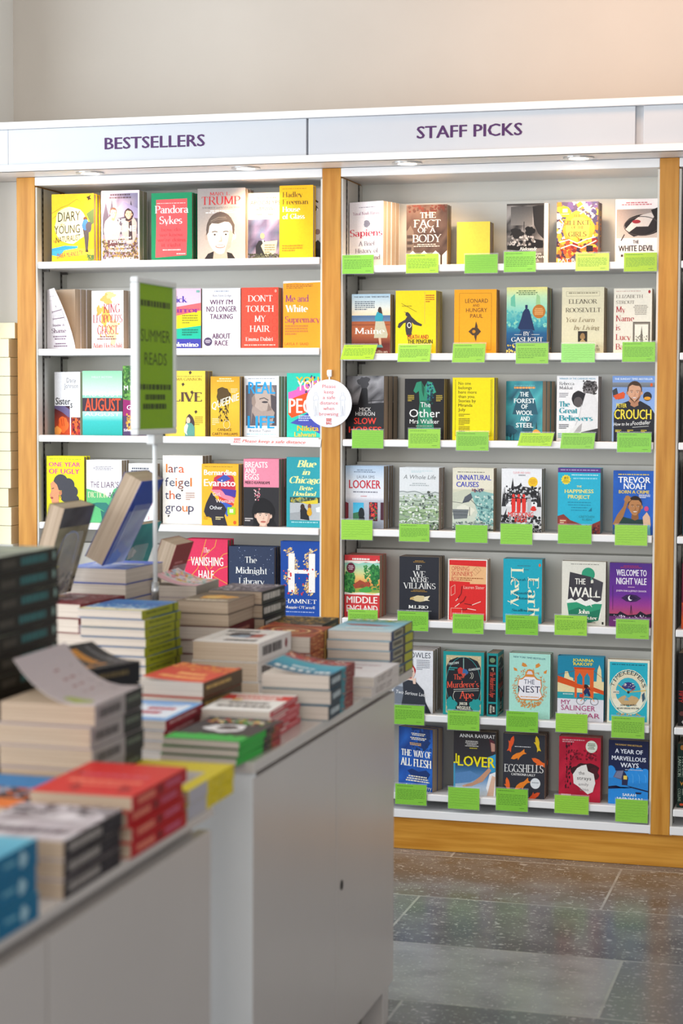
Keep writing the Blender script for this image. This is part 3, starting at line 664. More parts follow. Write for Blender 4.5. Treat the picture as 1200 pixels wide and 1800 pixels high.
@cov('devil', 'F3E6E4')
def _(a):
    a.l(12, 5, 88, 11, 2, 'D06A72', 3, True).r(3, 16, 100, 62, '9A8A84', 'C4B4AC').b(66, 42, 44, 17, '241E20', .03, 3).p('24,48 40,36 60,26 84,22 92,28 84,42 60,52 36,54', 'D9CBC4').p('30,54 50,44 78,44 90,30 98,30 92,46 70,56 44,60', '2A2224').ring(62, 43, 41, 15, 1.2, '4A403E').ln('22,56 14,66', 1.6, '3A2E2E').e(50, 36, 10, 3, '9A2A32').p('84,18 100,14 100,36 92,30', '1E181A')
    a.t('THE', 42, 56, 71, 5.5, '2A2022', 'B').t('WHITE DEVIL', 8, 92, 83, 9, '2A2022', 'B').l(14, 88, 90, 92, 1, '4A3A3A', 5, False, .95)
# --- STAFF PICKS, second shelf
@cov('maine', 'BFD2E0', 'A09890')
def _(a):
    a.g((0, 'A9C8DC'), (22, 'DCE0DA'), (36, 'F0D8B4')).g((36, '4A6A94'), (46, '6A86A4')).g((46, 'A85A34'), (66, 'B4623A'), (84, '6A2A24'), (100, '7A3A34')).ln('0,52 100,52', .9, '6A3020').t('THE NEW YORK TIMES BESTSELLER', 6, 96, 6, 2.2, '3A3A4A', 'B').l(8, 12, 60, 28, 5, '6A7480')
    a.p('62,46 84,46 94,68 92,74 58,74', 'C4BFA6').p('60,40 66,30 78,30 82,38 80,46 62,46', '2C9AB0').b(73, 27, 5, 5, '3E2A22', .1, 2).p('70,26 78,28 80,34 74,32', '3E2A22').p('70,74 76,74 78,86 72,86', 'D8AC90').p('64,86 78,85 82,90 62,90', '6AAAAA').t('Maine', 8, 86, 67, 10, 'F4EEE8', 'r').t('Sullivan', 56, 94, 99, 4.4, 'E8D8CC', 'r')
@cov('penguin', 'F4D914', 'C8A820')
def _(a):
    K = '3E3A3E'
    a.l(74, 7, 96, 20, 4, 'C04A20').ln('72,2 72,54', .5, 'D8A060').b(33, 57, 8.5, 17, K, .03, 2).p('30,40 34,36 40,42 54,50 66,54 64,57 46,54 40,50', K).p('30,40 24,46 8,52 5,58 10,60 20,52 30,50', K).e(29, 37.5, 4.5, 3.5, K).p('27,36 19,33 29,35', K).ring(34, 55, 4.5, 4, 1.2, 'F2EEE6', 12).p('26,69 32,68 32,70 26,70', K).p('34,69 40,68 41,70 34,70', K)
    a.ln('14,20 52,34', .6, '6A5A20').l(16, 24, 40, 26, 1, '8A7A20').t('DEATH AND', 30, 82, 77, 6.5, 'C02A2A', 'B').t('THE PENGUIN', 30, 92, 84.5, 6.5, '262224', 'B')
@cov('leonard', 'F2A51C', '8A8A84')
def _(a):
    for q in ('12,6 88,6', '12,95 88,95'): a.ln(q, .5, 'A06E1A')
    for x in (12, 88): a.ln([(x, 6), (x, 95)], .5, 'A06E1A')
    a.t('LEONARD', 26, 80, 21, 6.2, '5A3A20').t('AND', 44, 60, 27, 4, '5A3A20').t('HUNGRY', 28, 78, 35.5, 6.2, '5A3A20').t('PAUL', 38, 68, 44.5, 6.2, '5A3A20').p('34,66 44,60 56,60 64,66 56,72 44,72', '4A3A2A').p('49,60 52,50 56,58 54,74 52,82 48,74', '4A3A2A').e(47, 66, 4, 2.6, 'C8871C')
@cov('gaslight', '2A7A9A', '5A4030')
def _(a):
    a.g((0, 'E6DE8A'), (14, 'BCE0B4'), (34, '8AD0BE'), (52, '3AA0AC'), (70, '1E5C8C'), (100, '1A2E5C')).p('10,16 20,10 22,30 10,28', '6ABCA0').p('74,10 82,14 84,30 72,28', '9AC890').l(22, 5, 78, 13, 3, '5A7A50', 3, True).s_(0, 36, 100, 60, 30, 8, ['5AB4B4', '4AA4B0', '8ACCB8'], 5)
    a.p('40,38 46,33 54,33 58,38 66,56 70,66 54,64 40,67 28,62 36,48', '1A2E58').e(49, 31, 3, 2.4, '1A2E58').r(46, 27, 52, 30, '1A2E58').p('36,64 64,64 72,80 26,80', '1E4470').e(80, 37, 16, 10.5, 'B4702A').l(68, 32, 92, 43, 5, 'E0B070', 2, True)
    a.t('BY', 42, 58, 73.5, 6, 'EEF0EE', 'r').ln('20,72 38,72', .6, 'DCE4E4').ln('62,72 82,72', .6, 'DCE4E4').t('GASLIGHT', 12, 90, 82.5, 6.5, 'EEF0EE', 'r').ln('16,86 86,86', .5, 'DCE4E4').s_(0, 88, 100, 100, 30, 5, ['E8D070', 'D0B850', '2A4A80'], 6)
@cov('eleanor', 'D9D5B8', 'B8AE92')
def _(a):
    a.ring(50, 10, 56, 5, .4, '9A967E', 4, 45, 405).l(16, 8, 84, 11, 1, '8A866E').t('ELEANOR', 16, 84, 25, 6.5, '4A4238', 'r').t('ROOSEVELT', 9, 92, 38, 6.5, '4A4238', 'r').t('You Learn', 10, 78, 53, 7, '8A7C5E', 'i').t('by Living', 28, 90, 65, 7, '8A7C5E', 'i').r(39, 67, 61, 83, '2A2622').b(50, 75, 6, 5, '9A7A50', .1, 2).p('43,83 50,78 58,83', 'B89A6A').t('A', 82, 88, 91, 3, '5A5244', 'r').t('MEMOIR', 64, 92, 97, 4, '5A5244', 'r')
@cov('lucy', 'E4E1D4', 'C0B8A8')
def _(a):
    a.l(6, 4, 70, 5.5, 1, 'B88A80').e(93, 5.5, 3.2, 2.6, 'A82A30').t('ELIZABETH', 6, 76, 15, 5, '6A6258', 'r').t('STROUT', 6, 54, 24, 5, '6A6258', 'r')
    for s_, x, y in (('My', 30, 37), ('Name', 54, 51), ('is', 18, 65), ('Lucy', 45, 80), ('Barton', 62, 95)): a.t(s_, 6, x, y, 9, 'B02A36', 'r')
    a.l(50, 26, 92, 42, 6, 'A8A298', 3, True).r(51, 52, 96, 86, '6A645C').r(54, 54, 93, 84, '8A847A').r(56, 56, 91, 83, 'E8E6DA').p('70,83 72,68 74,58 76,68 78,83', '6A665E').s_(58, 72, 90, 82, 14, 4, ['8A867C', 'B0ACA0', '6A665E'], 3, .6)
# --- STAFF PICKS, third shelf
@cov('horses', '242226', '8A7458')
def _(a):
    a.m(0, 0, 100, 46, 6, 5, ['3A383C', '8A888C', 'A8A6AA', '5A585C', '2A282C'], 14).p('24,100 30,44 40,20 46,14 52,14 56,22 58,44 60,100', '1A181C').b(46, 10, 16, 9, '3E3C40', .3, 5).p('0,46 100,42 100,100 0,100', '1C1A1E').ln('58,40 100,38', 1.2, '2A282C').ln('0,44 34,43', 1.2, '3A383C').ln('66,38 66,46', 1, '2A282C')
    a.t('MICK', 34, 66, 56, 6, 'EFEDED').t('HERRON', 24, 76, 63, 6, 'EFEDED').t('SLOW', 20, 80, 76, 9.5, 'EE3A2A', 'B').t('HORSES', 6, 94, 90, 9.5, 'EE3A2A', 'B')
@cov('walker', '1D1C20', '4A4436')
def _(a):
    a.p('30,6 42,4 50,14 58,4 70,6 80,22 72,25 66,18 64,40 76,86 30,86 38,40 36,20 28,24 22,20', '2E8C6C').p('54,12 58,5 70,7 78,22 72,24 66,18 64,36 58,30', '3AA08A').s_(54, 8, 72, 44, 60, 2.4, ['1A3A54', '2A6A8A', '184A44'], 4).p('40,40 44,40 46,86 34,86', '247456').p('42,4 50,16 48,30 44,20', '1D5A46').p('40,36 62,36 62,40 40,40', '1E6850')
    for x, sd in ((8, 2), (80, 5)): a.l(x, 27, x + 16, 38, 4, 'C8B048', sd)
    a.t('The', 40, 66, 46.5, 8, 'F4F4F2').t('Other', 12, 90, 63, 13, 'F8F8F6').t('Mrs Walker', 13, 88, 73.5, 7, 'F4F4F2').l(18, 77, 82, 79, 1, 'C0C0B0', 3, True)
@cov('noone', 'F6E20C', 'D8C81A')
def _(a):
    for q in ('7,3 7,93', '92,3 92,93', '95,2 95,94', '7,93 92,93'): a.ln(q, .6, '5A5210')
    for i, s_ in enumerate(['No one', 'belongs', 'here more', 'than you.', 'Stories by', 'Miranda', 'July']): a.t(s_, 14, 14 + [30, 32, 44, 40, 42, 34, 17][i], 11.5 + i * 7, 4.8, '3A3610', 'L')
    for y, n in ((58, 2), (65, 5), (78, 4)): a.l(15, y, 42, y + n * 2.4, n, '8A7E14', n)
@cov('forest', '1E6E80', '3A6A70')
def _(a):
    a.m(0, 0, 100, 100, 6, 7, ['0E4A5E', '2A8A96', '3A9EA2', '176274', '4AAEB0'], 21).p('18,56 30,30 46,12 62,12 80,34 88,56', '124E60').b(12, 84, 16, 10, '114A5C', .3, 4).b(62, 80, 14, 12, '0F4656', .3, 6).l(22, 7, 78, 9, 1, '6AB8BC').l(22, 9.6, 80, 13, 1, 'E89A4A', 5, False, .95)
    for s_, x0, x1, y in (('THE', 38, 62, 26), ('FOREST', 22, 80, 37), ('OF', 42, 60, 46.5), ('WOOL', 28, 74, 57), ('AND', 40, 66, 67), ('STEEL', 28, 76, 78)): a.t(s_, x0, x1, y, 7.5, 'E9F1EF', 'B')
    a.b(84, 88, 11, 7, 'F09A2A', .06, 3).p('84,68 86,80 82,80', '22343A')
    for x in (4, 14, 22): a.ln([(x, 88), (x, 100)], 1, '0A2A34')
@cov('believers', 'F1F0F2', 'C8BEB2')
def _(a):
    a.t('WINNER OF THE CARNEGIE MEDAL', 6, 94, 5.5, 2.6, '5A9AB8', 'B').t('Rebecca', 6, 42, 14, 4.8, '3A3A44', 'r').t('Makkai', 6, 38, 20.5, 4.8, '3A3A44', 'r').l(6, 26, 28, 34, 3, '8A8A92')
    a.b(80, 18, 17, 11, '6A6668', .15, 4).s_(64, 8, 96, 28, 50, 4, ['4A4648', '8A8688', '2A2628'], 7).b(54, 35, 18, 12, '26242A', .06, 3).e(52, 40, 11, 8, '5A5456').p('70,26 88,28 98,40 100,84 92,92 56,86 30,98 10,98 40,80 54,58 62,44', 'E9E8EA').p('30,98 52,78 62,72 60,84 40,98', 'B4B0B2').p('60,86 100,80 100,100 50,100', '3A383C').ln('60,44 56,60 46,76', .8, 'C4C2C6')
    a.t('The', 6, 32, 47, 8, '2E9AA8', 'rB').t('Great', 6, 50, 57, 8, '2E9AA8', 'rB').t('Believers', 6, 88, 68.5, 8, '2E9AA8', 'rB').l(6, 74, 30, 82, 3, '6A6A72').l(4, 88, 26, 96, 3, '7ABCC8')
@cov('crouch', '7FA2D8', '4A6AA8')
def _(a):
    a.g((0, '7C9EDA'), (100, '9AB6E0')).t('THE SUNDAY TIMES BESTSELLER', 5, 94, 6, 2.8, 'E8F0FA', 'B').r(0, 10, 100, 17, '8A9098', '6A6E76').p('0,22 10,18 14,28 30,26 28,34 14,36 2,32', '3A4048').p('2,30 26,24 30,28 28,34 8,36', 'E05A30').e(91, 13.5, 3, 2.6, 'E05A20')
    a.p('4,100 4,56 14,44 38,38 66,38 88,46 100,58 100,100', '23242E').p('38,38 52,46 64,38 60,34 42,34', 'C89070').face(52, 25, 17, 'D9A586', 'B88264', '4A3426', 'short', '33261E', 'B07060', True).p('38,30 52,42 66,30 62,36 52,39 42,36', '9A6E54')
    a.e(82, 31, 10, 7, '2A2A34').e(82, 34, 8, 2.6, 'E8A030').t('PETER', 10, 34, 48, 6, 'F6E04A', 'B').t('CROUCH', 5, 92, 65.5, 14.5, 'F6E04A', 'B').t('How to be a', 4, 46, 76, 5, 'FFFFFF', 'I', 1).t('Footballer', 47, 90, 75, 6, 'FFFFFF', 'I', 2).ln('48,78 86,76', .5, 'FFFFFF')
    for x in (8, 36, 68): a.l(x, 82, x + 14, 86, 2, 'F6E04A', x)
# --- STAFF PICKS, fourth shelf
@cov('looker', 'CBD6E4', '8A7860')
def _(a):
    a.g((0, 'A8C0DA'), (24, 'D8E0EA'), (50, 'E4E4EA'), (56, 'B8BCC8'), (100, '9AA2B2')).l(20, 6, 80, 12, 2, '7A8AA0', 3, True).t('LAURA SIMS', 30, 76, 20, 4.6, '5A6474').t('LOOKER', 9, 92, 36, 13, 'C22438', 'B').l(20, 41, 84, 44, 1, '6A6A78').l(40, 48, 56, 50, 1, 'C24A58')
    a.p('0,58 8,60 8,84 0,86', '7A2A34').r(20, 59, 48, 90, '3AB0DC', '70C8DC').p('20,76 48,72 48,90 20,90', '3E7A54').b(42, 76, 8, 9, '1E2228', .05, 2).p('34,92 36,82 50,82 52,92', '14161C').r(62, 58, 84, 88, '5A1A28').s_(64, 60, 82, 86, 24, 5, ['C82A34', '2A1A40', 'E05040', '3A6A40'], 5).r(92, 58, 100, 86, '4A2030')
@cov('whole', 'DFE3E6', '4A4A48')
def _(a):
    a.l(30, 5, 84, 9, 2, 'BCD4DA', 2).t('A Whole Life', 10, 92, 18.5, 6.5, '6A6E72', 'I').l(24, 25, 76, 31, 2, 'A8B0B4', 3, True).g((38, 'D4DADA'), (48, 'B8C4BC'), (70, '9AB48A'), (100, '8A9A92'))
    R = random.Random(4)
    for j in range(9):
        y = 41 + j * 6.3; a.ln([(x * 10, y + R.uniform(-3, 2.4)) for x in range(11)], 1.3, ['7A8484', 'E6EAE8', '5E7258'][j % 3])
    a.s_(0, 44, 100, 98, 70, 5, ['7A9A6A', 'E4EAE2', '56605A', 'A8BC90', 'C8D2CE'], 8).s_(0, 88, 100, 100, 26, 4, ['3A4044', '2A3034', 'DCE0E0'], 3).b(74, 39.5, 4, 2, '4A5048', .1, 1)
@cov('causes', 'E4DFCB', '7A5A4C')
def _(a):
    a.l(12, 6, 78, 8, 1, '6A645A').t('UNNATURAL', 10, 94, 19, 8, '2A34B0', 'B').t('CAUSES', 9, 64, 30, 8, '2A34B0', 'B').g((34, 'D6D4BC'), (100, 'C4D0C8')).p('0,40 30,34 50,34 44,44 20,52 0,54', 'C8CCB8').p('30,46 44,40 56,42 40,54 24,56', '565C66').p('44,38 70,36 100,40 100,92 70,86 56,60', '8AB8B4').s_(56, 44, 100, 90, 40, 6, ['A8CCC6', '6A9E9C', 'D4E0D6', '4A7A80'], 4).b(30, 68, 22, 9, 'E2E2D2', .2, 3).p('0,66 40,66 36,80 4,82', '6E7478').ln('0,70 38,70', .6, '3A4044').ln('0,75 36,75', .6, '3A4044').ln('42,62 42,76', 1, '3A3A38').ln('0,54 24,56 44,50 60,60 100,66', .7, '3E4448').s_(48, 33, 76, 38, 14, 3, ['4A4A6A', '8A5A5A'], 3).s_(0, 86, 100, 97, 40, 5, ['7A8A84', 'A8B4A8', '565E60'], 9).ln('0,98 100,98', 2, '2A2A2A')
@cov('kids', 'ECEDF0', '6E5C46')
def _(a):
    R = random.Random(8)
    a.t("'CLEVER AND DARK'", 28, 72, 8, 3, 'E0606A').l(42, 9.5, 60, 11.5, 1, '8A8A92', 5, False, .95).e(78, 21, 12, 8, 'F2C628').l(70, 17, 87, 25, 3, 'D89A20', 2, True)
    a.p('24,30 28,14 31,30 44,26 48,22 52,28 76,30 90,36 92,52 10,52 12,38', '2C2C30').s_(6, 28, 96, 56, 60, 5, ['1E1E22', '48484E', 'CFD0D4', '2C2C30'], 3)
    for x, h in ((4, 34), (8, 28), (92, 26), (96, 32)): a.p([(x - 4, 64), (x, h), (x + 4, 64)], '2A2A2E')
    a.r(0, 60, 100, 86, 'D9DADD').p('0,84 14,62 8,90 0,94', '1E1E22').s_(0, 74, 100, 100, 80, 6, ['17171A', '2C2C30', '8A8A90'], 5)
    for x, c in ((30, 'E0342E'), (43, 'E0342E'), (56, 'E0342E'), (69, 'B8B8BC')): a.e(x, 43, 3.4, 3, c).p([(x - 5, 47), (x + 5, 47), (x + 5, 66), (x + 2, 70), (x - 4, 70)], c)
    a.b(80, 63, 7, 4, 'E0342E', .2, 2).t('MEDDLING', 17, 80, 76, 7.5, 'E0342E', 'B').t('KIDS', 34, 64, 84.5, 7.5, 'E0342E', 'B')
@cov('happy', '28B2D2', '3A9AB8')
def _(a):
    a.r(0, 0, 100, 7, '5A3A88').l(6, 2.5, 94, 4.5, 1, 'C8B8E0').l(32, 10, 94, 12, 1, 'E8F8FA').l(36, 15, 92, 18, 1, 'A0E0EC')
    a.p([(19 + (12 if i % 2 else 9.5) * math.cos(i * math.pi / 12), 18 + (8 if i % 2 else 6.4) * math.sin(i * math.pi / 12)) for i in range(24)], 'F0D83A').t('#1', 14, 24, 17, 4, '7A5A20', 'B').l(10, 18.5, 28, 23, 2, 'A88A28', 3, True)
    a.t('THE', 44, 56, 29.5, 2.8, 'F0E47A', 'B').t('HAPPINESS', 16, 84, 38.5, 5.5, 'F0E47A', 'B', .5).t('PROJECT', 24, 76, 46.5, 5.5, 'F0E47A', 'B', -.5)
    for i in range(4): a.l(22, 52 + i * 4, 80, 54 + i * 4, 1, '1A88A8', i, True)
    a.p('72,66 80,60 80,66', '1A7A9A').t('GRETCHEN', 50, 86, 76, 3.4, '2A90A0').t('RUBIN', 58, 80, 80.5, 3.4, '2A90A0').p('0,86 0,74 14,71 30,80 56,86 58,90 80,86 100,80 100,100 0,100', '8A3A34').p('4,78 22,78 22,98 4,98', 'A8483E').l(6, 80, 20, 86, 2, 'E8D8B0').s_(26, 88, 98, 100, 24, 5, ['6A2E34', 'A84A40', '4A2E44'], 4)
@cov('noah', '1D56B4', '16458E')
def _(a):
    a.m(0, 0, 100, 86, 5, 5, ['1A4EA8', '2A66C4', '1E58B6'], 3).l(12, 5, 88, 7.5, 1, 'F0D040').t('TREVOR', 12, 92, 18.5, 9, 'F8F8F8', 'B').t('NOAH', 26, 80, 28.5, 9, 'F8F8F8', 'B').t('BORN A CRIME', 14, 90, 35.5, 5, 'F0D23A', 'B').l(64, 37, 92, 43, 3, 'E8E8EE')
    a.p('0,100 4,86 24,72 50,76 78,76 90,86 92,100', '23403E').p('0,84 10,70 26,56 30,46 40,40 48,42 36,52 26,72 10,88', 'A87446').face(55, 56, 17, 'B98152', '8E5E3A', '2A1E1A', 'bald', '281C16', '8E5444', True).b(36, 44, 8, 5, 'B07A4A', .2, 2)
    a.p('74,72 84,64 92,72 94,84 90,98 78,98', 'E0B89A').e(83, 59, 5.5, 4, 'D04A84').p('78,86 92,84 94,100 76,100', '7AC0D0').r(0, 92, 70, 100, '3A5A64')
# --- STAFF PICKS, fifth shelf
@cov('middle', 'D23A3E', '5E5048')
def _(a):
    a.r(0, 12, 100, 64, '8ECBB4', 'F0D88A').g((12, '8CD0C4'), (28, 'D2DC9A'), (36, 'EFC878'), (46, 'E8994A'), (60, '78B04A')).p('0,9 0,13 20,12 40,14 60,11 80,13 100,11 100,9', 'F0E6DC').b(12, 44, 18, 18, '2E7A3A', .2, 5).s_(0, 28, 28, 60, 40, 6, ['3E9244', '246A34', '54A850'], 3).b(88, 30, 16, 16, '2C7A40', .3, 7).s_(56, 16, 98, 56, 50, 5, ['2E8044', '46984C', '22603A'], 5).p('24,48 44,40 60,44 70,42 74,50 30,54', 'A84A34').p('40,56 64,50 80,56 70,60 46,60', '4EA84A').b(50, 50, 7, 3, '8A5030', .2, 2)
    a.e(18, 21, 12, 8.5, '6A2038').l(10, 17, 26, 25, 3, 'E0C8D0', 2, True).l(22, 5, 72, 8, 1, 'FBEDE6', 5, False, .95).e(92, 9, 2.6, 2.4, 'F2E8E4').p('0,60 20,62 50,60 80,63 100,60 100,66 0,66', 'F1EAE2').r(0, 64, 100, 100, 'D23A3E').t('MIDDLE', 6, 94, 77.5, 10.5, 'FBF3EE', 'B').t('ENGLAND', 6, 95, 91.5, 10.5, 'FBF3EE', 'B').l(10, 95, 90, 97, 1, 'F0B8B0')
@cov('villains', '2B2D36', 'B08070')
def _(a):
    a.l(34, 6, 66, 10, 2, 'A8803A', 3, True)
    a.t('IF', 42, 56, 21, 7.5, 'F1EFEC', 'r').t('WE', 34, 66, 32, 9, 'F1EFEC', 'r').t('WERE', 27, 74, 40.5, 7.5, 'F1EFEC', 'r').t('VILLAINS', 10, 92, 51, 9, 'F1EFEC', 'r').l(28, 53, 72, 57, 2, 'A8803A', 3, True).b(50, 67, 18, 5, 'D8C494', .15, 6).p('28,66 36,64 38,69 27,69', 'C8A86A').p('64,64 78,62 72,68 78,70 62,70', 'E8DCC0').t('M.L.RIO', 24, 74, 83, 5, 'F1EFEC', 'rB').l(18, 86, 82, 88, 1, '9A9A9A')
@cov('skinner', 'E8E2DA', 'D8D2CA')
def _(a):
    a.r(3, 2, 97, 99, 'DC2A2A').p('4,10 97,12 97,40 56,40 56,37 4,36', 'EBB884').t('OPENING', 9, 54, 19, 7, 'C23030').t("SKINNER'S", 9, 62, 27.5, 7, 'C23030').t('BOX', 9, 29, 36, 7, 'C23030').l(30, 30, 90, 36, 2, 'A8683A').ring(70, 20, 9, 6, .5, 'C88A5A', 4).ring(75, 17, 9, 6, .5, 'C88A5A', 4).t('Lauren Slater', 40, 93, 48, 5, 'F8C8B8')
    a.ln('8,46 18,42 18,56 8,60 8,46', .8, 'F0B0A0').ln('8,80 36,80 36,97 8,97 8,80', .8, 'F0B0A0').ln('8,97 20,88 36,97', .6, 'F0B0A0')
    for q, c in (('36,44 34,56 26,64', '6A1A1E'), ('26,64 20,68', 'F4D8CC'), ('46,60 40,68 30,72', '6A1A1E'), ('30,72 18,78', 'F4D8CC'), ('42,72 62,74', '6A1A1E'), ('62,74 84,68', 'F4D8CC'), ('34,82 46,82 50,80', '6A1A1E'), ('50,80 72,82', 'F4D8CC')): a.ln(q, 1.2, c)
@cov('levy', '1AA6BC', 'B08A6A')
def _(a):
    a.l(36, 10, 70, 12, 1, '3A6A7A').l(38, 16, 66, 18, 1, '3A6A7A').e(94, 9, 3, 2.6, 'D86A3A')
    # the large pale title runs down the cover
    def down(txt, u0, u1, v0, v1):
        V, F = text_geo(txt, 'r'); a.k += 1; n = len(a.v); cl = lin('F0EBCB')
        for (x, q), e_ in zip(V, LAY[(txt, 'r')]): a.v.append(a.put((u0 + (u1 - u0) * q) / 100, (v0 + (v1 - v0) * x) / 100, a.k * a.STEP + e_))
        a.k += 2
        for f_ in F: a.f.append(tuple(n + i for i in f_)); a.c.append([cl] * len(f_))
    down('Early', 64, 92, 28, 98); down('Levy', 20, 52, 14, 74)
    for s_, x0, x1, y in (('Deborah Levy', 18, 84, 34), ('Beautiful', 28, 76, 55), ('Mutants', 32, 74, 63), ('Swallowing', 22, 80, 82), ('Geography', 24, 78, 90)): a.t(s_, x0, x1, y, 4, '14485A', 'i')
@cov('wall', 'E3E0D4', 'B4A494')
def _(a):
    a.l(20, 4, 84, 6, 1, '8A8A80').e(60, 20, 15, 10.5, '2E9A76').p('18,17 66,24 66,34 94,32 90,60 84,64 66,60 40,64 14,60', '3C3A42').p('10,62 22,58 30,62 42,57 54,63 66,58 78,64 92,60 88,90 20,90', 'F0F0EA').p('12,66 34,64 56,70 76,66 92,66 84,92 62,96 40,92 18,92', '2E9A74').p('16,78 40,72 60,80 88,74 84,92 60,96 18,92', '1E7A5E')
    a.t('THE', 30, 54, 36, 9, 'F0EEE6', 'B').t('WALL', 18, 88, 56, 15, 'F0EEE6', 'B').p('66,24 72,30 70,58 80,44 90,58 92,34 94,32', '46444C').p('60,58 62,66 70,72 64,62', 'F0F0EA').t('John', 38, 64, 82, 6.5, 'F6F4EC', 'rB').t('Lanchester', 16, 82, 91, 5.5, 'F6F4EC', 'rB').l(54, 95, 78, 97, 1, '5A5A52').r(92, 94, 96, 98, '2A2A28')
@cov('vale', '512A80', '3A1E5E')
def _(a):
    a.g((0, '4E2A84'), (50, '6A2E96'), (66, '9A3A90'), (80, 'B44A6A'), (84, '5A2A4A')).l(24, 4, 78, 9, 2, 'A0305A', 3, True).t('WELCOME TO', 16, 88, 20, 9.5, 'F4EFF8', 'B').t('NIGHT VALE', 16, 88, 33.5, 10, 'F4EFF8', 'B').l(44, 37, 60, 39, 1, 'D8B0D0').t('JOSEPH FINK & JEFFREY CRANOR', 16, 88, 45, 2.6, 'E4CDE8', 'B')
    a.p('28,55 40,50 52,49 64,50 76,55 64,60 52,61 40,60', '3A1E52').p('36,55 52,50 68,55 52,60', '2A1640').e(50, 55, 5.5, 4, 'F4EFF8').e(52.5, 54, 4.6, 3.6, '2A1640').ln('52,66 50,80', .7, '1E1230').ln('52,66 54,80', .7, '1E1230').ln('8,36 8,74', .5, '3A1E52').p('0,80 20,80 26,76 44,82 66,80 74,75 88,80 100,78 100,86 0,86', '1A1428').r(0, 84, 100, 100, '6A2A6E').s_(10, 82, 92, 86, 24, 2, ['EFE8F4', 'C8A8D0'], 3, .6).l(10, 90, 90, 92, 1, 'D8B8DC')
# --- STAFF PICKS, sixth shelf
@cov('ladies', 'E8E9EE', 'C0C0C8')
def _(a):
    a.t('JANE BOWLES', -4, 94, 12, 8.5, '3A4250').l(60, 15, 92, 32, 6, 'A0A4AE', 4).b(26, 54, 30, 16, 'B0B8C4', .1, 2).p('0,70 10,58 40,60 40,100 0,100', '7A8290')
    a.b(40, 34, 17, 14, 'B8202C', .08, 3).p('28,30 34,24 52,26 56,38 50,48 36,48', 'F0D0BE').p('30,28 36,22 50,22 58,32 50,27 40,28 34,34', 'C42630').e(38, 34, 3, 1.2, '3A2A2A').e(49, 34, 3, 1.2, '3A2A2A').e(44, 44, 4.5, 1.6, 'C0202C').p('26,52 40,48 58,50 78,64 82,82 96,100 20,100 28,70', '363A44').p('50,46 58,44 58,54 52,54', 'F0D0BE').t('Two Serious Ladies', 10, 92, 70, 5.5, 'F4F4F6', 'I', -4)
def ape_spine(a):
    a.r(4, 14, 18, 86, '16181C').r(21, 14, 77, 86, '16181C').r(80, 14, 97, 86, '16181C').e(11, 50, 4, 26, '6A8A6A').t("The Murderer's Ape", 30, 70, 70, 46, 'D8503E', 'i').t('JAKOB', 84, 93, 44, 18, 'E4E0D0', 'B').t('WEGELIUS', 82, 95, 72, 18, 'E4E0D0', 'B').l(23, 38, 29, 62, 2, 'C8C0A0')
@cov('ape', '1E9696', '1C8E90', ape_spine)
def _(a):
    a.r(7, 6, 93, 97, 'C8B890').s_(8, 7, 92, 96, 40, 4, ['B0A078', 'DCCCA4'], 4).p('8,24 16,14 34,9 66,9 84,14 92,24 92,80 84,90 68,95 32,95 16,90 8,80', '24262C').ring(50, 52, 43, 44, .7, '3AA0A0', 24).t('TRISTAN', 12, 38, 22, 3.6, 'D8E0DC', 'B', 3).t('GUARDIAN', 62, 90, 30, 3.4, 'D8E0DC', 'B', 3).l(14, 25, 36, 31, 2, '3AA0A0')
    a.ln('50,10 50,40', 1.4, '8AB0A8').b(44, 30, 9, 5, 'C03A34', .2, 3).b(54, 32, 7, 5, '3A6AA0', .2, 4).p('44,34 56,34 50,42', 'C8503E').ring(62, 37, 8, 5, .7, 'D4D4C8', 8, -60, 60).ring(66, 37, 8, 6, .7, 'D4D4C8', 8, -60, 60)
    a.t('The', 26, 48, 44, 8, 'E85A44', 'r').t("Murderer's", 9, 88, 58, 10, 'E85A44', 'r', 3).t('Ape', 40, 76, 74, 12, 'E85A44', 'r', 1).ln('26,60 88,57', .8, 'D0D4CC').ln('26,63 88,60', .6, 'D0D4CC').ring(34, 70, 9, 8, .7, 'D4D4C8', 8, 120, 240).b(20, 84, 13, 11, '2A9A9A', .3, 3).b(80, 84, 13, 11, '2A9A9A', .3, 5).t('JAKOB', 40, 60, 84, 4.4, 'F0ECDC', 'B').t('WEGELIUS', 34, 68, 91, 5, 'F0ECDC', 'B')
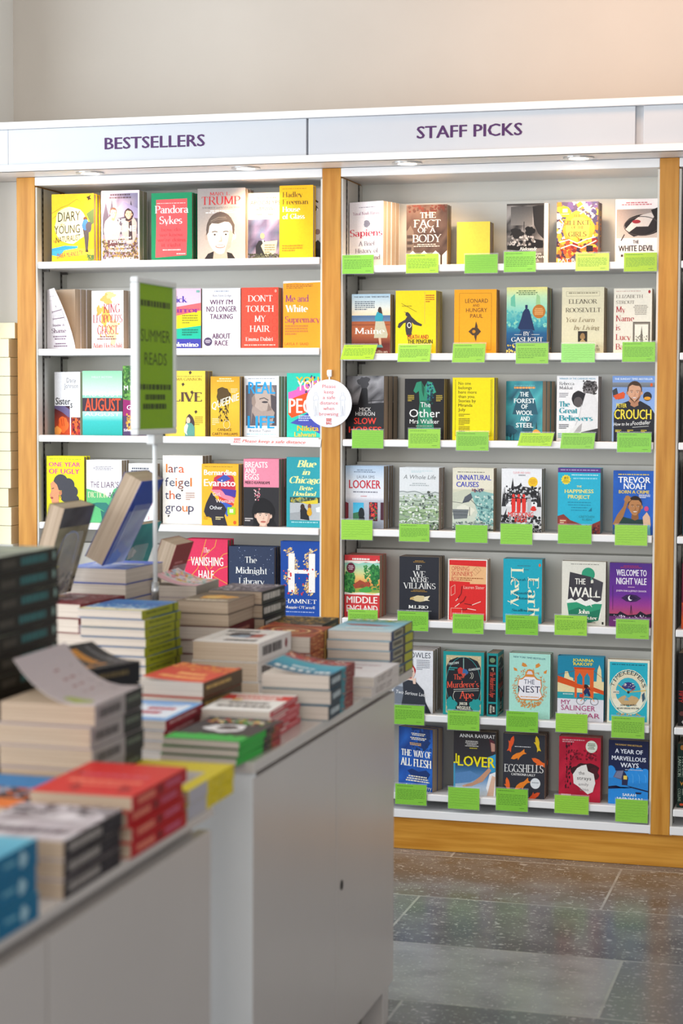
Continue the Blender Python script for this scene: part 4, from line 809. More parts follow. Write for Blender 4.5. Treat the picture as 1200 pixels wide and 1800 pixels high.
@cov('nest', 'ABE0D2', '8FC8BC')
def _(a):
    O = 'D98A3A'
    a.t('NEW YORK TIMES BESTSELLER', 10, 88, 7, 2.6, '3A6A78', 'B', -2).p('32,14 40,16 44,20 36,21 30,19', O).p('64,17 72,14 76,18 70,21 64,22', O).p('10,22 18,24 20,28 12,27', O).p('84,27 92,24 90,30 84,30', O)
    R = random.Random(3)
    for i in range(230):
        t = R.uniform(0, 6.283); x, y = 50 + 40 * math.cos(t) * R.uniform(.84, 1.02), 54 + 29 * math.sin(t) * R.uniform(.84, 1.05); q = R.uniform(0, 6.3)
        a.k -= .92 if i else 0; a.p([(x, y), (x + 3.8 * math.cos(q), y + 1.8 * math.sin(q)), (x + 3 * math.cos(q + .7), y + 2.6 * math.sin(q + .7))], R.choice([O, 'E0A060', 'CE7A34']))
    for i in range(26):
        x = R.uniform(28, 72); y = R.uniform(74, 84); a.p([(x, y), (x + 2, y - 4), (x + 4, y - 1)], O); a.k -= .86
    a.k += 1
    a.p('40,30 44,25 50,24 56,25 60,30 62,34 38,34', O).p('42,32 46,27 54,27 58,32', 'D8D4E0').p('22,40 32,38 38,34 62,34 68,38 78,40 80,50 76,56 82,66 72,72 28,72 20,66 24,56 20,50', O).p('24,41 33,40 39,36 61,36 67,40 76,41 78,50 74,56 80,65 71,70 29,70 22,65 26,56 22,50', 'ECEAF0')
    a.t('THE', 36, 62, 47, 7, '2A3A5A').t('NEST', 22, 76, 60, 10, '2A2A48').l(28, 66, 72, 69, 1, 'D8A070')
@cov('salinger', '1C86A6', '0F6A88')
def _(a):
    a.r(0, 66, 100, 100, 'E4E2EA').p('6,34 14,34 16,24 22,24 26,32 34,34 34,42 6,44', 'EAD9A6').p('84,40 86,20 90,12 94,20 96,40 100,40 100,50 76,46', 'EAD9A6').r(0, 38, 100, 58, 'EAD9A6').r(0, 56, 100, 66, '2A9EA8').p('0,31 40,40 66,44 100,52 100,58 66,50 40,48 0,40', 'D04A1E')
    a.r(37, 18, 78, 64, 'E0602A').p('35,17 80,17 80,20 35,20', 'C8481A')
    for x in (42, 58): a.p([(x, 64), (x, 32), (x + 6, 25), (x + 12, 32), (x + 12, 64)], '1C86A6' if x < 50 else '2A8CAA').r(x, 44, x + 12, 56, 'EAD9A6').k
    a.p('0,33 40,42 66,46 100,54 100,58 66,51 40,49 0,41', 'D8521E').ln('0,30 38,22', .5, '7A3018').ln('78,22 100,34', .5, '7A3018')
    a.ring(50, 69, 8.5, 5.6, .7, '4A4A54', 16).ring(80, 69, 8.5, 5.6, .7, '4A4A54', 16).ln('50,69 60,62 74,63 80,69', 1, 'F0A03A').ln('56,62 60,69 66,64', .9, '3AA0B0').p('56,55 62,47 68,50 72,60 68,61 64,56 60,60', '2A2E5A').b(62, 46, 5, 3, '3A1E1E', .2, 4).p('66,45 72,52 68,50', '3A1E1E').r(48, 58, 56, 63, 'D8402A').l(12, 58, 34, 61, 1, 'C8E0DC')
    a.t('JOANNA', 32, 78, 8, 4.4, 'F2DE4A', 'B').t('RAKOFF', 34, 76, 14, 4.4, 'F2DE4A', 'B').t('MY', 8, 28, 75, 7, 'B03A78').t('SALINGER', 8, 82, 84, 8, 'B03A78').t('YEAR', 40, 92, 95, 7.5, 'B03A78')
@cov('time', 'E8E3CE', 'C8BC9C')
def _(a):
    a.r(5, 4, 95, 97, '25AEC4').l(10, 7, 88, 10, 1, '126A80').e(50, 51, 46, 36, 'E9E1C6').ring(50, 51, 43, 33.5, .9, '3AB4C4', 36).e(50, 51, 40, 31, 'E4DABC').e(50, 51, 30, 23, '35B2C8').p('34,42 42,36 50,35 60,36 68,42 60,47 50,45 40,47', '3A3A78').s_(36, 37, 66, 44, 18, 1.2, ['F4F0E0'], 3).p('22,64 34,58 42,56 50,60 58,56 70,58 80,64 66,72 36,72', 'C8A878').p('40,64 46,57 52,64', '7AA8C0').p('14,62 24,62 34,70 50,74 68,70 78,60 88,62 80,74 66,82 48,84 30,80 18,72', 'EFE9D4')
    for i in range(11):
        t = math.radians(200 + i * 14); x, y = 50 + 35 * math.cos(t), 50 + 27 * math.sin(t); V, F = text_geo('TIMEKEEPERS'[i], 's'); q = t + math.pi / 2; n = len(a.v); a.k += 1
        wd = 2 if i in (1,) else 8
        for gx, gy in V:
            dx, dy = (gx - .5) * wd, -gy * 6.5
            a.v.append(a.put((x + dx * math.cos(q) - dy * 1.35 * math.sin(q)) / 100, (y + dx * .72 * math.sin(q) + dy * math.cos(q)) / 100, a.k * a.STEP))
        for f_ in F: a.f.append(tuple(n + k for k in f_)); a.c.append([lin('26303A')] * len(f_))
    a.ln('50,51 26,40', 1.3, 'D8B03A').ln('50,51 92,47', 1.3, 'D8B03A').ln('50,51 66,45', 1.2, 'C8403A').e(50, 51, 3, 2.2, '3A3020').r(12, 49, 28, 54, 'E8E0CC').t('SIMON', 14, 27, 53, 2.6, '26303A', 'B').t('HOW THE WORLD', 32, 70, 73, 2.6, '26303A', 'B', 1).t('BECAME OBSESSED WITH TIME', 24, 76, 78, 2.4, '26303A', 'B', 1).p('82,54 88,50 90,60 84,66', '3A5A70').s_(20, 84, 80, 88, 14, 3, ['C89A5A', '3AB4C4'], 5)
# --- STAFF PICKS, bottom shelf
@cov('flesh', '17489C', '12366E')
def _(a):
    a.m(0, 0, 100, 100, 5, 6, ['14408E', '1E5CB8', '12357A', '2468C4'], 5).p('40,0 92,0 96,20 80,34 60,30 46,14', '12306A').p('44,4 62,2 54,28 46,20', '1C52A8').s_(40, 0, 96, 34, 14, 7, ['10305E', '1A4E9A'], 6)
    for y, c in ((8, 'E8E2D0'), (15, 'E8E2D0'), (24, 'E0B060')): a.l(32 if y < 20 else 26, y, 84 if y < 20 else 74, y + 5, 2, c, y, True)
    a.t('THE', 8, 38, 46, 10, 'F6F2E8', 'rB').t('WAY OF', 44, 96, 46, 10, 'F6F2E8', 'rB').t('ALL FLESH', 6, 97, 62, 12, 'F6F2E8', 'rB').p('26,70 40,66 60,70 82,66 94,72 86,80 60,84 40,78', '12306A').l(22, 77, 92, 88, 3, 'E0D8C4', 5, True).t('Ambrose Parry', 20, 98, 98, 7, 'E8ECF4')
@cov('lover', '2C2A2E', '24222A')
def _(a):
    a.g((0, '2E2A2C'), (46, '36343A'), (60, '3A6A98'), (74, '6A98C8'), (100, 'DCE2EA')).t('ANNA RAVERAT', 14, 98, 10, 5.5, 'F2F0F0').l(26, 15, 60, 25, 4, 'C8C4C0', 3, True).l(38, 26, 56, 28, 1, 'E8D83A')
    a.p('84,10 96,14 100,26 92,34 88,28', '5A2A34').p('88,16 98,18 98,30 90,30', 'C09080').p('80,40 100,34 100,64 84,62', '3A9AC8').p('84,56 90,60 70,78 44,86 22,88 24,85 46,80 64,70', 'C8967A').p('20,86 30,84 28,89', 'D8A88C').p('100,62 86,66 78,88 84,100 100,100', 'F0F0F4').p('92,68 100,70 96,100 80,100', 'E0B8A0').p('0,68 40,62 64,70 40,80 0,84', '5A88BC').r(0, 50, 4, 100, '4A9AC0')
    a.t("KILL", -24, 14, 51, 15, 'F4E41E', 'B').t('LOVER', 10, 99, 54.5, 15.5, 'F4E41E', 'B', -1)
@cov('shells', '33343C', '4A3A30')
def _(a):
    def fish(x, y, sc_, ang, c):
        P = [(-14, 0), (-8, -3.6), (0, -4.6), (8, -3), (13, -4), (18, -5.4), (16, 0), (19, 4), (12, 2.4), (4, 4.4), (-2, 8), (-1, 4.2), (-9, 3.4)]; q = math.radians(ang)
        a.p([(x + sc_ * (u * math.cos(q) - v * math.sin(q)), y + sc_ * .74 * (u * math.sin(q) + v * math.cos(q))) for u, v in P], c)
    fish(20, 14, 1.1, 110, 'E8582A'); fish(34, 34, 1.2, -25, 'F0862A'); fish(82, 12, 1.05, 80, 'E8C42A'); fish(84, 42, 1.2, 25, 'EE6A2A'); fish(44, 80, 1.25, -30, 'F0862A'); fish(12, 80, 1.1, 80, 'EE6A2A'); fish(76, 96, 1.1, 150, 'E8582A')
    a.l(28, 19, 66, 21, 1, 'D8D8DC').t('EGGSHELLS', 3, 97, 60, 12, 'F0EEEC', 'r', 1).t('CAITRIONA LALLY', 20, 78, 65, 3.6, 'E8E6E4', 'B').e(78, 76, 12, 8.4, 'E4E8EC').l(70, 74, 86, 77, 1, '9AA0A8')
@cov('strays', 'B81C36', '8A2634')
def _(a):
    a.m(0, 0, 100, 100, 6, 8, ['A01430', 'C82240', 'B01A34', 'D02C46'], 7).s_(14, 10, 30, 80, 22, 6, ['4A1020', '6A1024', '2A0C16'], 4, .5).s_(30, 20, 90, 34, 20, 5, ['6A1226', '8A182C'], 6).b(64, 54, 32, 15, '3A1A20', .2, 5).b(84, 56, 12, 10, '4A1C24', .2, 2).l(8, 4, 62, 10, 2, 'D8A0A8').p('34,58 44,48 54,44 66,42 70,52 84,56 88,70 82,84 70,88 58,82 46,76 36,72', 'E9E5E2').e(78, 14, 14, 9.5, 'DCE2D4').l(68, 9, 88, 19, 4, '5A6A50', 3, True)
    a.t('the', 48, 62, 58, 5.5, '3A3438').t('strays', 44, 78, 66, 5.5, '3A3438').t('emily', 48, 72, 75, 4.5, '8A8488').t('bitto', 52, 72, 83, 4.5, '8A8488').l(6, 89, 30, 92, 1, 'E8B0B4', 5, False, .95)
@cov('ways', '1B2144', '151A38')
def _(a):
    a.g((0, '1B2144'), (46, '1E2850')).r(0, 48, 100, 100, '2A8ADC')
    for x, y, q in ((6, 50, 12), (60, 54, 14), (76, 52, 13), (92, 54, 14), (50, 58, 10)): a.e(x, y, q, q * .82, '2F92E4')
    for x in (62, 78, 94): a.ln([(x, 66), (x, 56), (x - 3, 52)], .5, '6AB8F0')
    a.p('0,60 30,60 50,68 100,64 100,78 0,74', '2A86D4').p('12,58 20,48 38,47 50,58 48,70 34,70 34,62 22,60', '5A5E80').p('14,58 22,49 38,47 32,60', '7A7E9C').p('38,47 50,58 48,70 34,70 34,58', '2A2E50').r(38, 55, 47, 61, 'F0D060').p('0,73 20,71 40,75 70,73 0,77', '1B2144').p('44,70 60,72 100,77 100,79 60,74', '1B2144').p('68,80 84,80 82,83 70,83', '22284C')
    a.t('THE SUNDAY TIMES BESTSELLER', 16, 84, 8, 2.4, 'D8B060', 'B', -1).t('A YEAR OF', 16, 86, 20, 6.5, 'E8ECF8', 'B', -1).t('MARVELLOUS', 8, 94, 31, 6.5, 'E8ECF8', 'B', -1.5).t('WAYS', 30, 76, 42, 7, 'E8ECF8', 'B').l(42, 45, 86, 47, 1, 'C8D0E4').t('SARAH', 36, 70, 87, 4.2, 'F0F6FC', 'B').t('WINMAN', 22, 86, 95, 6, 'F0F6FC', 'B')

# --- spines in the bay on the right
def sp(fn): return fn
def _sp1(a): a.g((0, '5A2418'), (100, '8A4A20')); a.s_(0, 0, 100, 100, 60, 8, ['E89A3A', '4A1A16', 'C8642A', 'F0C060'], 3)
def _sp2(a): a.l(20, 30, 60, 70, 1, '8AB4B4', 5, False, .95)
def _sp3(a): a.l(8, 28, 70, 68, 1, '2A8AA0', 5, False, .95); a.s_(80, 0, 100, 100, 30, 8, ['D8B090', '8A4A3A', 'E8D0C0'], 3)
def _sp4(a): a.t('DERMOT BOLGER', 6, 38, 66, 34, 'A8CCC8', 'r'); a.t('AN ARK OF LIGHT', 46, 86, 66, 34, 'A8CCC8', 'r'); a.ring(93, 48, 2, 14, 6, 'A8CCC8', 10)
def _sp5(a):
    a.m(60, 0, 100, 100, 5, 2, ['A82A4A', 'E8622A', 'C8402E'], 3); a.t('Milkman', 9, 34, 66, 40, 'F0C8D8'); a.t('ANNA BURNS', 44, 78, 66, 32, 'F0C8D0')
def _sp6(a):
    a.t('Steve Cavanagh', 8, 44, 44, 40, 'F0F0F0'); a.t('FIFTY', 52, 68, 42, 38, 'F4F4F4', 'B'); a.t('FIFTY', 52, 68, 92, 38, 'C8262A', 'B'); a.b(83, 50, 3, 40, '6A3A38', .2, 2); a.t('*', 92, 97, 90, 70, 'F0F0F0', 'B')
def _sp7(a):
    a.e(6, 50, 4, 20, 'B87A3A'); a.t('FRANNIE', 20, 52, 46, 34, 'B8CCBC', 'r'); a.t('LANGTON', 20, 52, 94, 34, 'B8CCBC', 'r'); a.p('58,30 66,50 58,72 62,50', 'D89A3A'); a.t('SARA', 70, 80, 46, 30, 'A8BCAC'); a.t('COLLINS', 70, 90, 90, 30, 'A8BCAC'); a.e(95, 50, 2, 22, 'D8502A')
def _sp8(a): a.l(6, 24, 80, 70, 1, '2A3A5A', 5, False, .95)
def _sp9(a): a.l(20, 20, 70, 70, 1, '8A98A8', 5, False, .95)
for _k, _b, _fn in (('sp1', '6A2A1A', _sp1), ('sp2', '1E4A50', _sp2), ('sp3', '0E5A72', _sp3), ('sp4', '0C4450', _sp4), ('sp5', '7A1438', _sp5), ('sp6', '121114', _sp6), ('sp7', '0C2C26', _sp7), ('sp8', 'A8BCD4', _sp8), ('sp9', '1A1C20', _sp9)):
    COV[_k] = (_b, _b, lambda a: None, _fn)

# ------------------------------------------------------------------ sizes and places, in metres
BOOKS = [
    ('diary', -0.9288, 0.028, 1.858, 0.1485, 0.2198, -0.0, 0.026, 1, 1, 'yellow hardback showing a walker with a rucksack', 'walker cover', 'top bestseller shelf'),
    ('ratline', -0.7569, 0.034, 1.858, 0.1326, 0.2272, -0.0, 0.034, 1, 0, 'mauve paperback with a smiling couple before mountains', 'couple cover', 'top bestseller shelf'),
    ('pandora', -0.5807, 0.028, 1.858, 0.1392, 0.2147, -0.0, 0.02, 2, 1, 'green hardback with a coral red title panel', 'green and coral hardback', 'top bestseller shelf'),
    ('trump', -0.4231, 0.028, 1.858, 0.161, 0.2247, -0.0, 0.026, 2, 1, 'large grey hardback with a black and white portrait', 'grey portrait hardback', 'top bestseller shelf'),
    ('apoc', -0.2734, 0.056, 1.858, 0.1237, 0.21, -0.0, 0.024, 0, 1, 'cream and blue book with a man reading a newspaper', 'newspaper cover', 'top bestseller shelf'),
    ('hadley', -0.1485, 0.028, 1.858, 0.1106, 0.227, -0.0, 0.028, 0, 1, 'plain yellow-orange book with brown and white title', 'plain yellow-orange book', 'top bestseller shelf'),
    ('eyes', -0.0499, 0.062, 1.858, 0.0424, 0.2199, -0.0, 0.03, 0, 1, 'grey book with part of a face, half hidden by the oak post', 'half hidden face cover', 'top bestseller shelf'),
    ('shame', -0.9665, 0.07, 1.575, 0.1265, 0.1951, -0.3386, 0.026, 2, 0, 'white paperback with a drawn cot and a curling cover', 'cot cover', 'second bestseller shelf'),
    ('leopold', -0.8015, 0.0556, 1.575, 0.1265, 0.1889, -0.2199, 0.03, 2, 0, 'white paperback with red title over orange blots', 'orange blot cover', 'second bestseller shelf'),
    ('greyw', -0.6622, 0.052, 1.575, 0.1323, 0.1713, -0.0, 0.02, 0, 0, 'pale grey book mostly hidden behind the green sign', 'pale grey book', 'second bestseller shelf'),
    ('mirror', -0.5403, 0.028, 1.575, 0.1285, 0.1914, -0.0, 0.02, 0, 0, 'pink, yellow, green and blue striped paperback', 'striped cover', 'second bestseller shelf'),
    ('race', -0.407, 0.028, 1.575, 0.1288, 0.1908, -0.0, 0.022, 0, 0, 'white paperback with large plum capital letters', 'white and plum cover', 'second bestseller shelf'),
    ('hair', -0.2752, 0.028, 1.575, 0.1235, 0.1919, -0.0, 0.022, 1, 0, 'red paperback with a faint pattern of loops', 'red loop pattern cover', 'second bestseller shelf'),
    ('suprem', -0.1357, 0.028, 1.575, 0.1282, 0.2107, -0.0, 0.022, 0, 1, 'orange book with a torn-looking white top edge', 'orange cover', 'second bestseller shelf'),
    ('sisters', -0.9461, 0.0809, 1.293, 0.1265, 0.2068, -0.4311, 0.018, 0, 0, 'narrow white paperback with fiery photographs at its foot', 'fiery photograph cover', 'third bestseller shelf'),
    ('august', -0.8231, 0.028, 1.293, 0.14, 0.2101, -0.0, 0.022, 1, 0, 'green and turquoise paperback with a dripping red title', 'dripping red title cover', 'third bestseller shelf'),
    ('gothic', -0.681, 0.028, 1.293, 0.1343, 0.2267, -0.0, 0.03, 0, 1, 'leafy green and purple book half behind the green sign', 'leafy green cover', 'third bestseller shelf'),
    ('olive', -0.5395, 0.04, 1.293, 0.1378, 0.2103, -0.0, 0.034, 1, 0, 'yellow paperback with a long-haired woman and falling leaves', 'falling leaves cover', 'third bestseller shelf'),
    ('queenie', -0.3791, 0.028, 1.293, 0.0982, 0.1919, -0.0, 0.022, 2, 0, 'small golden paperback with a braided head of hair', 'golden braids cover', 'third bestseller shelf'),
    ('reallife', -0.2735, 0.0519, 1.293, 0.1265, 0.1939, -0.1902, 0.018, 3, 0, 'white book with a face behind tall blue letters', 'blue letter face cover', 'third bestseller shelf'),
    ('yp', -0.1228, 0.028, 1.293, 0.1153, 0.2028, -0.0, 0.03, 0, 0, 'turquoise book with pink and orange shapes beside the round sign', 'turquoise patterned cover', 'third bestseller shelf'),
    ('ugly', -0.9523, 0.028, 1.007, 0.1339, 0.2163, -0.0, 0.024, 1, 1, 'bright yellow book with a black-haired woman in profile', 'yellow profile cover', 'fourth bestseller shelf'),
    ('liar', -0.8104, 0.028, 1.007, 0.1243, 0.2049, -0.0, 0.02, 2, 0, 'white and green paperback with a dark green bird', 'white and green cover', 'fourth bestseller shelf'),
    ('hash', -0.6622, 0.028, 1.007, 0.0892, 0.1954, -0.0, 0.026, 1, 0, 'white paperback with a green hash sign behind the pole', 'hash sign cover', 'fourth bestseller shelf'),
    ('group', -0.5541, 0.056, 1.007, 0.1377, 0.2221, -0.0, 0.028, 2, 0, 'off-white paperback with a title in many coloured letters', 'coloured letters cover', 'fourth bestseller shelf'),
    ('evaristo', -0.4093, 0.028, 1.007, 0.1248, 0.1972, -0.0, 0.026, 1, 0, 'orange paperback with a dark profile in a bright headscarf', 'headscarf cover', 'fourth bestseller shelf'),
    ('eggs', -0.2672, 0.028, 1.007, 0.1184, 0.2154, -0.0, 0.028, 2, 0, 'pink and black paperback with a girl with a fringe', 'pink and black cover', 'fourth bestseller shelf'),
    ('chicago', -0.1231, 0.028, 1.007, 0.1156, 0.2226, -0.0, 0.02, 0, 0, 'turquoise book with pale yellow title over a street photograph', 'street photograph cover', 'fourth bestseller shelf'),
    ('wild', -0.709, 0.028, 0.723, 0.0799, 0.2352, -0.0, 0.03, 0, 1, 'white book with black capitals between thin lines', 'white ruled cover', 'fifth bestseller shelf'),
    ('half', -0.4672, 0.028, 0.723, 0.1461, 0.2381, -0.0, 0.03, 1, 1, 'pink book with yellow curving lines behind the table stacks', 'pink curved line cover', 'fifth bestseller shelf'),
    ('midnight', -0.3172, 0.028, 0.723, 0.1537, 0.2181, -0.0, 0.028, 1, 1, 'navy blue starry hardback behind the table stacks', 'navy starry hardback', 'fifth bestseller shelf'),
    ('hamnet', -0.1425, 0.028, 0.723, 0.1306, 0.2385, -0.0, 0.03, 0, 1, 'royal blue book with a big white letter wreathed in gold', 'blue and gold letter cover', 'fifth bestseller shelf'),
    ('sapiens', 0.0695, 0.0675, 1.829, 0.1265, 0.2015, -0.3176, 0.0225, 3, 0, 'white paperback with a red title and a thumbprint', 'thumbprint cover', 'top staff picks shelf'),
    ('fact', 0.2639, 0.028, 1.829, 0.129, 0.1856, -0.0, 0.028, 1, 0, 'dark brown paperback with a house and white picket fence', 'picket fence cover', 'top staff picks shelf'),
    ('yellow', 0.4237, 0.028, 1.829, 0.1032, 0.1301, -0.0, 0.06, 0, 0, 'small plain yellow book with no visible title', 'plain yellow book', 'top staff picks shelf'),
    ('ivan', 0.5786, 0.028, 1.829, 0.1278, 0.1815, -0.0, 0.02, 0, 0, 'black and white paperback with a pale strip down its right edge', 'black and white photograph cover', 'top staff picks shelf'),
    ('silence', 0.7325, 0.028, 1.829, 0.1255, 0.1829, -0.0, 0.024, 2, 0, 'swirling orange and purple paperback with a green sticker', 'swirling orange cover', 'top staff picks shelf'),
    ('devil', 0.9097, 0.028, 1.829, 0.1258, 0.187, -0.0, 0.02, 0, 0, 'white paperback showing red lips in a tilted mirror', 'mirror cover', 'top staff picks shelf'),
    ('maine', 0.0895, 0.028, 1.557, 0.1243, 0.1851, -0.0, 0.026, 1, 0, 'paperback with a woman in a pale skirt facing the sea', 'seaside woman cover', 'second staff picks shelf'),
    ('penguin', 0.2309, 0.028, 1.557, 0.1288, 0.1941, -0.0, 0.02, 3, 0, 'bright yellow paperback with a black penguin', 'penguin cover', 'second staff picks shelf'),
    ('leonard', 0.4173, 0.028, 1.557, 0.1319, 0.1953, -0.0, 0.024, 1, 0, 'orange paperback with a small dark fish emblem', 'orange fish emblem cover', 'second staff picks shelf'),
    ('gaslight', 0.581, 0.028, 1.557, 0.1247, 0.2004, -0.0, 0.03, 2, 0, 'blue-green paperback with a cloaked figure and brown disc', 'cloaked figure cover', 'second staff picks shelf'),
    ('eleanor', 0.7509, 0.028, 1.557, 0.1278, 0.1983, -0.0, 0.036, 1, 0, 'beige paperback with a tiny square portrait', 'beige cover', 'second staff picks shelf'),
    ('lucy', 0.908, 0.028, 1.557, 0.1141, 0.193, -0.0, 0.028, 1, 0, 'cream paperback with red words and a framed tower sketch', 'framed tower cover', 'second staff picks shelf'),
    ('horses', 0.0695, 0.0463, 1.289, 0.1265, 0.1981, -0.1449, 0.036, 2, 0, 'black and grey paperback with a lone dark figure', 'lone dark figure cover', 'third staff picks shelf'),
    ('walker', 0.2618, 0.028, 1.289, 0.1252, 0.1893, -0.0, 0.026, 2, 0, 'black paperback with a hanging green dress', 'green dress cover', 'third staff picks shelf'),
    ('noone', 0.414, 0.028, 1.289, 0.1306, 0.1929, -0.0, 0.018, 2, 0, 'plain bright yellow paperback with thin black rules', 'ruled yellow cover', 'third staff picks shelf'),
    ('forest', 0.5745, 0.0675, 1.289, 0.1265, 0.1828, -0.3176, 0.026, 2, 0, 'teal paperback with misty hills and white capitals', 'teal misty cover', 'third staff picks shelf'),
    ('believers', 0.7383, 0.028, 1.289, 0.1261, 0.1983, -0.0, 0.036, 1, 0, 'white paperback with two people embracing from behind', 'embrace cover', 'third staff picks shelf'),
    ('crouch', 0.9071, 0.028, 1.289, 0.1284, 0.1984, -0.0, 0.026, 0, 0, 'light blue paperback with a smiling bearded man', 'smiling man cover', 'third staff picks shelf'),
    ('looker', 0.0695, 0.0353, 1.008, 0.1265, 0.1969, -0.0576, 0.024, 3, 0, 'pale blue paperback with windows and a big red title', 'windows cover', 'fourth staff picks shelf'),
    ('whole', 0.2463, 0.028, 1.008, 0.1265, 0.1942, -0.0, 0.02, 3, 0, 'pale paperback with drawn green mountain slopes', 'mountain slopes cover', 'fourth staff picks shelf'),
    ('causes', 0.4162, 0.028, 1.008, 0.1291, 0.1948, -0.0, 0.024, 1, 0, 'cream paperback with blue title over a drawn shore', 'drawn shore cover', 'fourth staff picks shelf'),
    ('kids', 0.5702, 0.028, 1.008, 0.1247, 0.1952, -0.0, 0.036, 1, 0, 'white and black paperback with red figures and a dark house', 'red figures cover', 'fourth staff picks shelf'),
    ('happy', 0.7448, 0.028, 1.008, 0.1299, 0.1994, -0.0, 0.026, 1, 0, 'sky blue paperback with yellow dotted letters and rooftops', 'sky blue rooftops cover', 'fourth staff picks shelf'),
    ('noah', 0.9133, 0.028, 1.008, 0.1215, 0.1931, -0.0, 0.026, 0, 0, 'blue paperback with a smiling man holding his head', 'blue smiling man cover', 'fourth staff picks shelf'),
    ('middle', 0.0695, 0.028, 0.727, 0.1146, 0.1962, -0.0, 0.04, 1, 0, 'red paperback with a painted green country landscape', 'landscape cover', 'fifth staff picks shelf'),
    ('villains', 0.2479, 0.028, 0.727, 0.1268, 0.1959, -0.0, 0.024, 2, 0, 'charcoal paperback with white serif title and a small bird', 'charcoal bird cover', 'fifth staff picks shelf'),
    ('skinner', 0.4038, 0.028, 0.727, 0.1243, 0.1929, -0.0, 0.024, 1, 0, 'red paperback with an orange title block and drawn boxes', 'red boxes cover', 'fifth staff picks shelf'),
    ('levy', 0.5782, 0.028, 0.727, 0.1205, 0.1976, -0.0, 0.028, 1, 0, 'turquoise paperback with a title running down it', 'turquoise sideways title cover', 'fifth staff picks shelf'),
    ('wall', 0.7603, 0.028, 0.727, 0.1341, 0.1957, -0.0, 0.034, 0, 0, 'cream paperback with a dark sinking block and green waves', 'green waves cover', 'fifth staff picks shelf'),
    ('vale', 0.906, 0.028, 0.727, 0.1268, 0.1944, -0.0, 0.026, 0, 0, 'purple paperback with a crescent moon eye', 'purple eye cover', 'fifth staff picks shelf'),
    ('ladies', 0.2264, 0.028, 0.431, 0.1315, 0.1975, -0.0, 0.028, 3, 0, 'white paperback with a red-haired woman in black', 'red-haired woman cover', 'sixth staff picks shelf'),
    ('ape', 0.3908, 0.028, 0.431, 0.1291, 0.1988, -0.0, 0.044, 0, 0, 'teal and black paperback with ornate red lettering', 'ornate teal cover', 'sixth staff picks shelf'),
    ('nest', 0.6, 0.028, 0.431, 0.1277, 0.2019, -0.0, 0.026, 1, 0, 'mint green paperback with an orange wreath', 'mint wreath cover', 'sixth staff picks shelf'),
    ('salinger', 0.7504, 0.028, 0.431, 0.1419, 0.1996, -0.0, 0.03, 0, 1, 'book with an orange bridge and a cyclist', 'orange bridge cover', 'sixth staff picks shelf'),
    ('time', 0.9033, 0.028, 0.431, 0.1275, 0.1951, -0.0, 0.028, 0, 0, 'cream and turquoise book with a clock dial', 'clock dial cover', 'sixth staff picks shelf'),
    ('flesh', 0.2389, 0.0704, 0.181, 0.1265, 0.1974, -0.3421, 0.03, 1, 0, 'deep blue paperback with a big white title', 'deep blue cover', 'bottom staff picks shelf'),
    ('lover', 0.4261, 0.028, 0.181, 0.1332, 0.2003, -0.0, 0.022, 1, 0, 'dark paperback with huge yellow letters and a seated woman', 'yellow letters cover', 'bottom staff picks shelf'),
    ('shells', 0.5827, 0.028, 0.181, 0.1306, 0.1995, -0.0, 0.022, 2, 0, 'charcoal paperback with orange fish', 'orange fish cover', 'bottom staff picks shelf'),
    ('strays', 0.7575, 0.028, 0.181, 0.1279, 0.1999, -0.0, 0.022, 1, 0, 'red paperback with a white torn patch', 'torn patch cover', 'bottom staff picks shelf'),
    ('ways', 0.9099, 0.028, 0.181, 0.1209, 0.1973, -0.0, 0.026, 0, 0, 'blue paperback with a lit hut by night', 'lit hut cover', 'bottom staff picks shelf'),
]
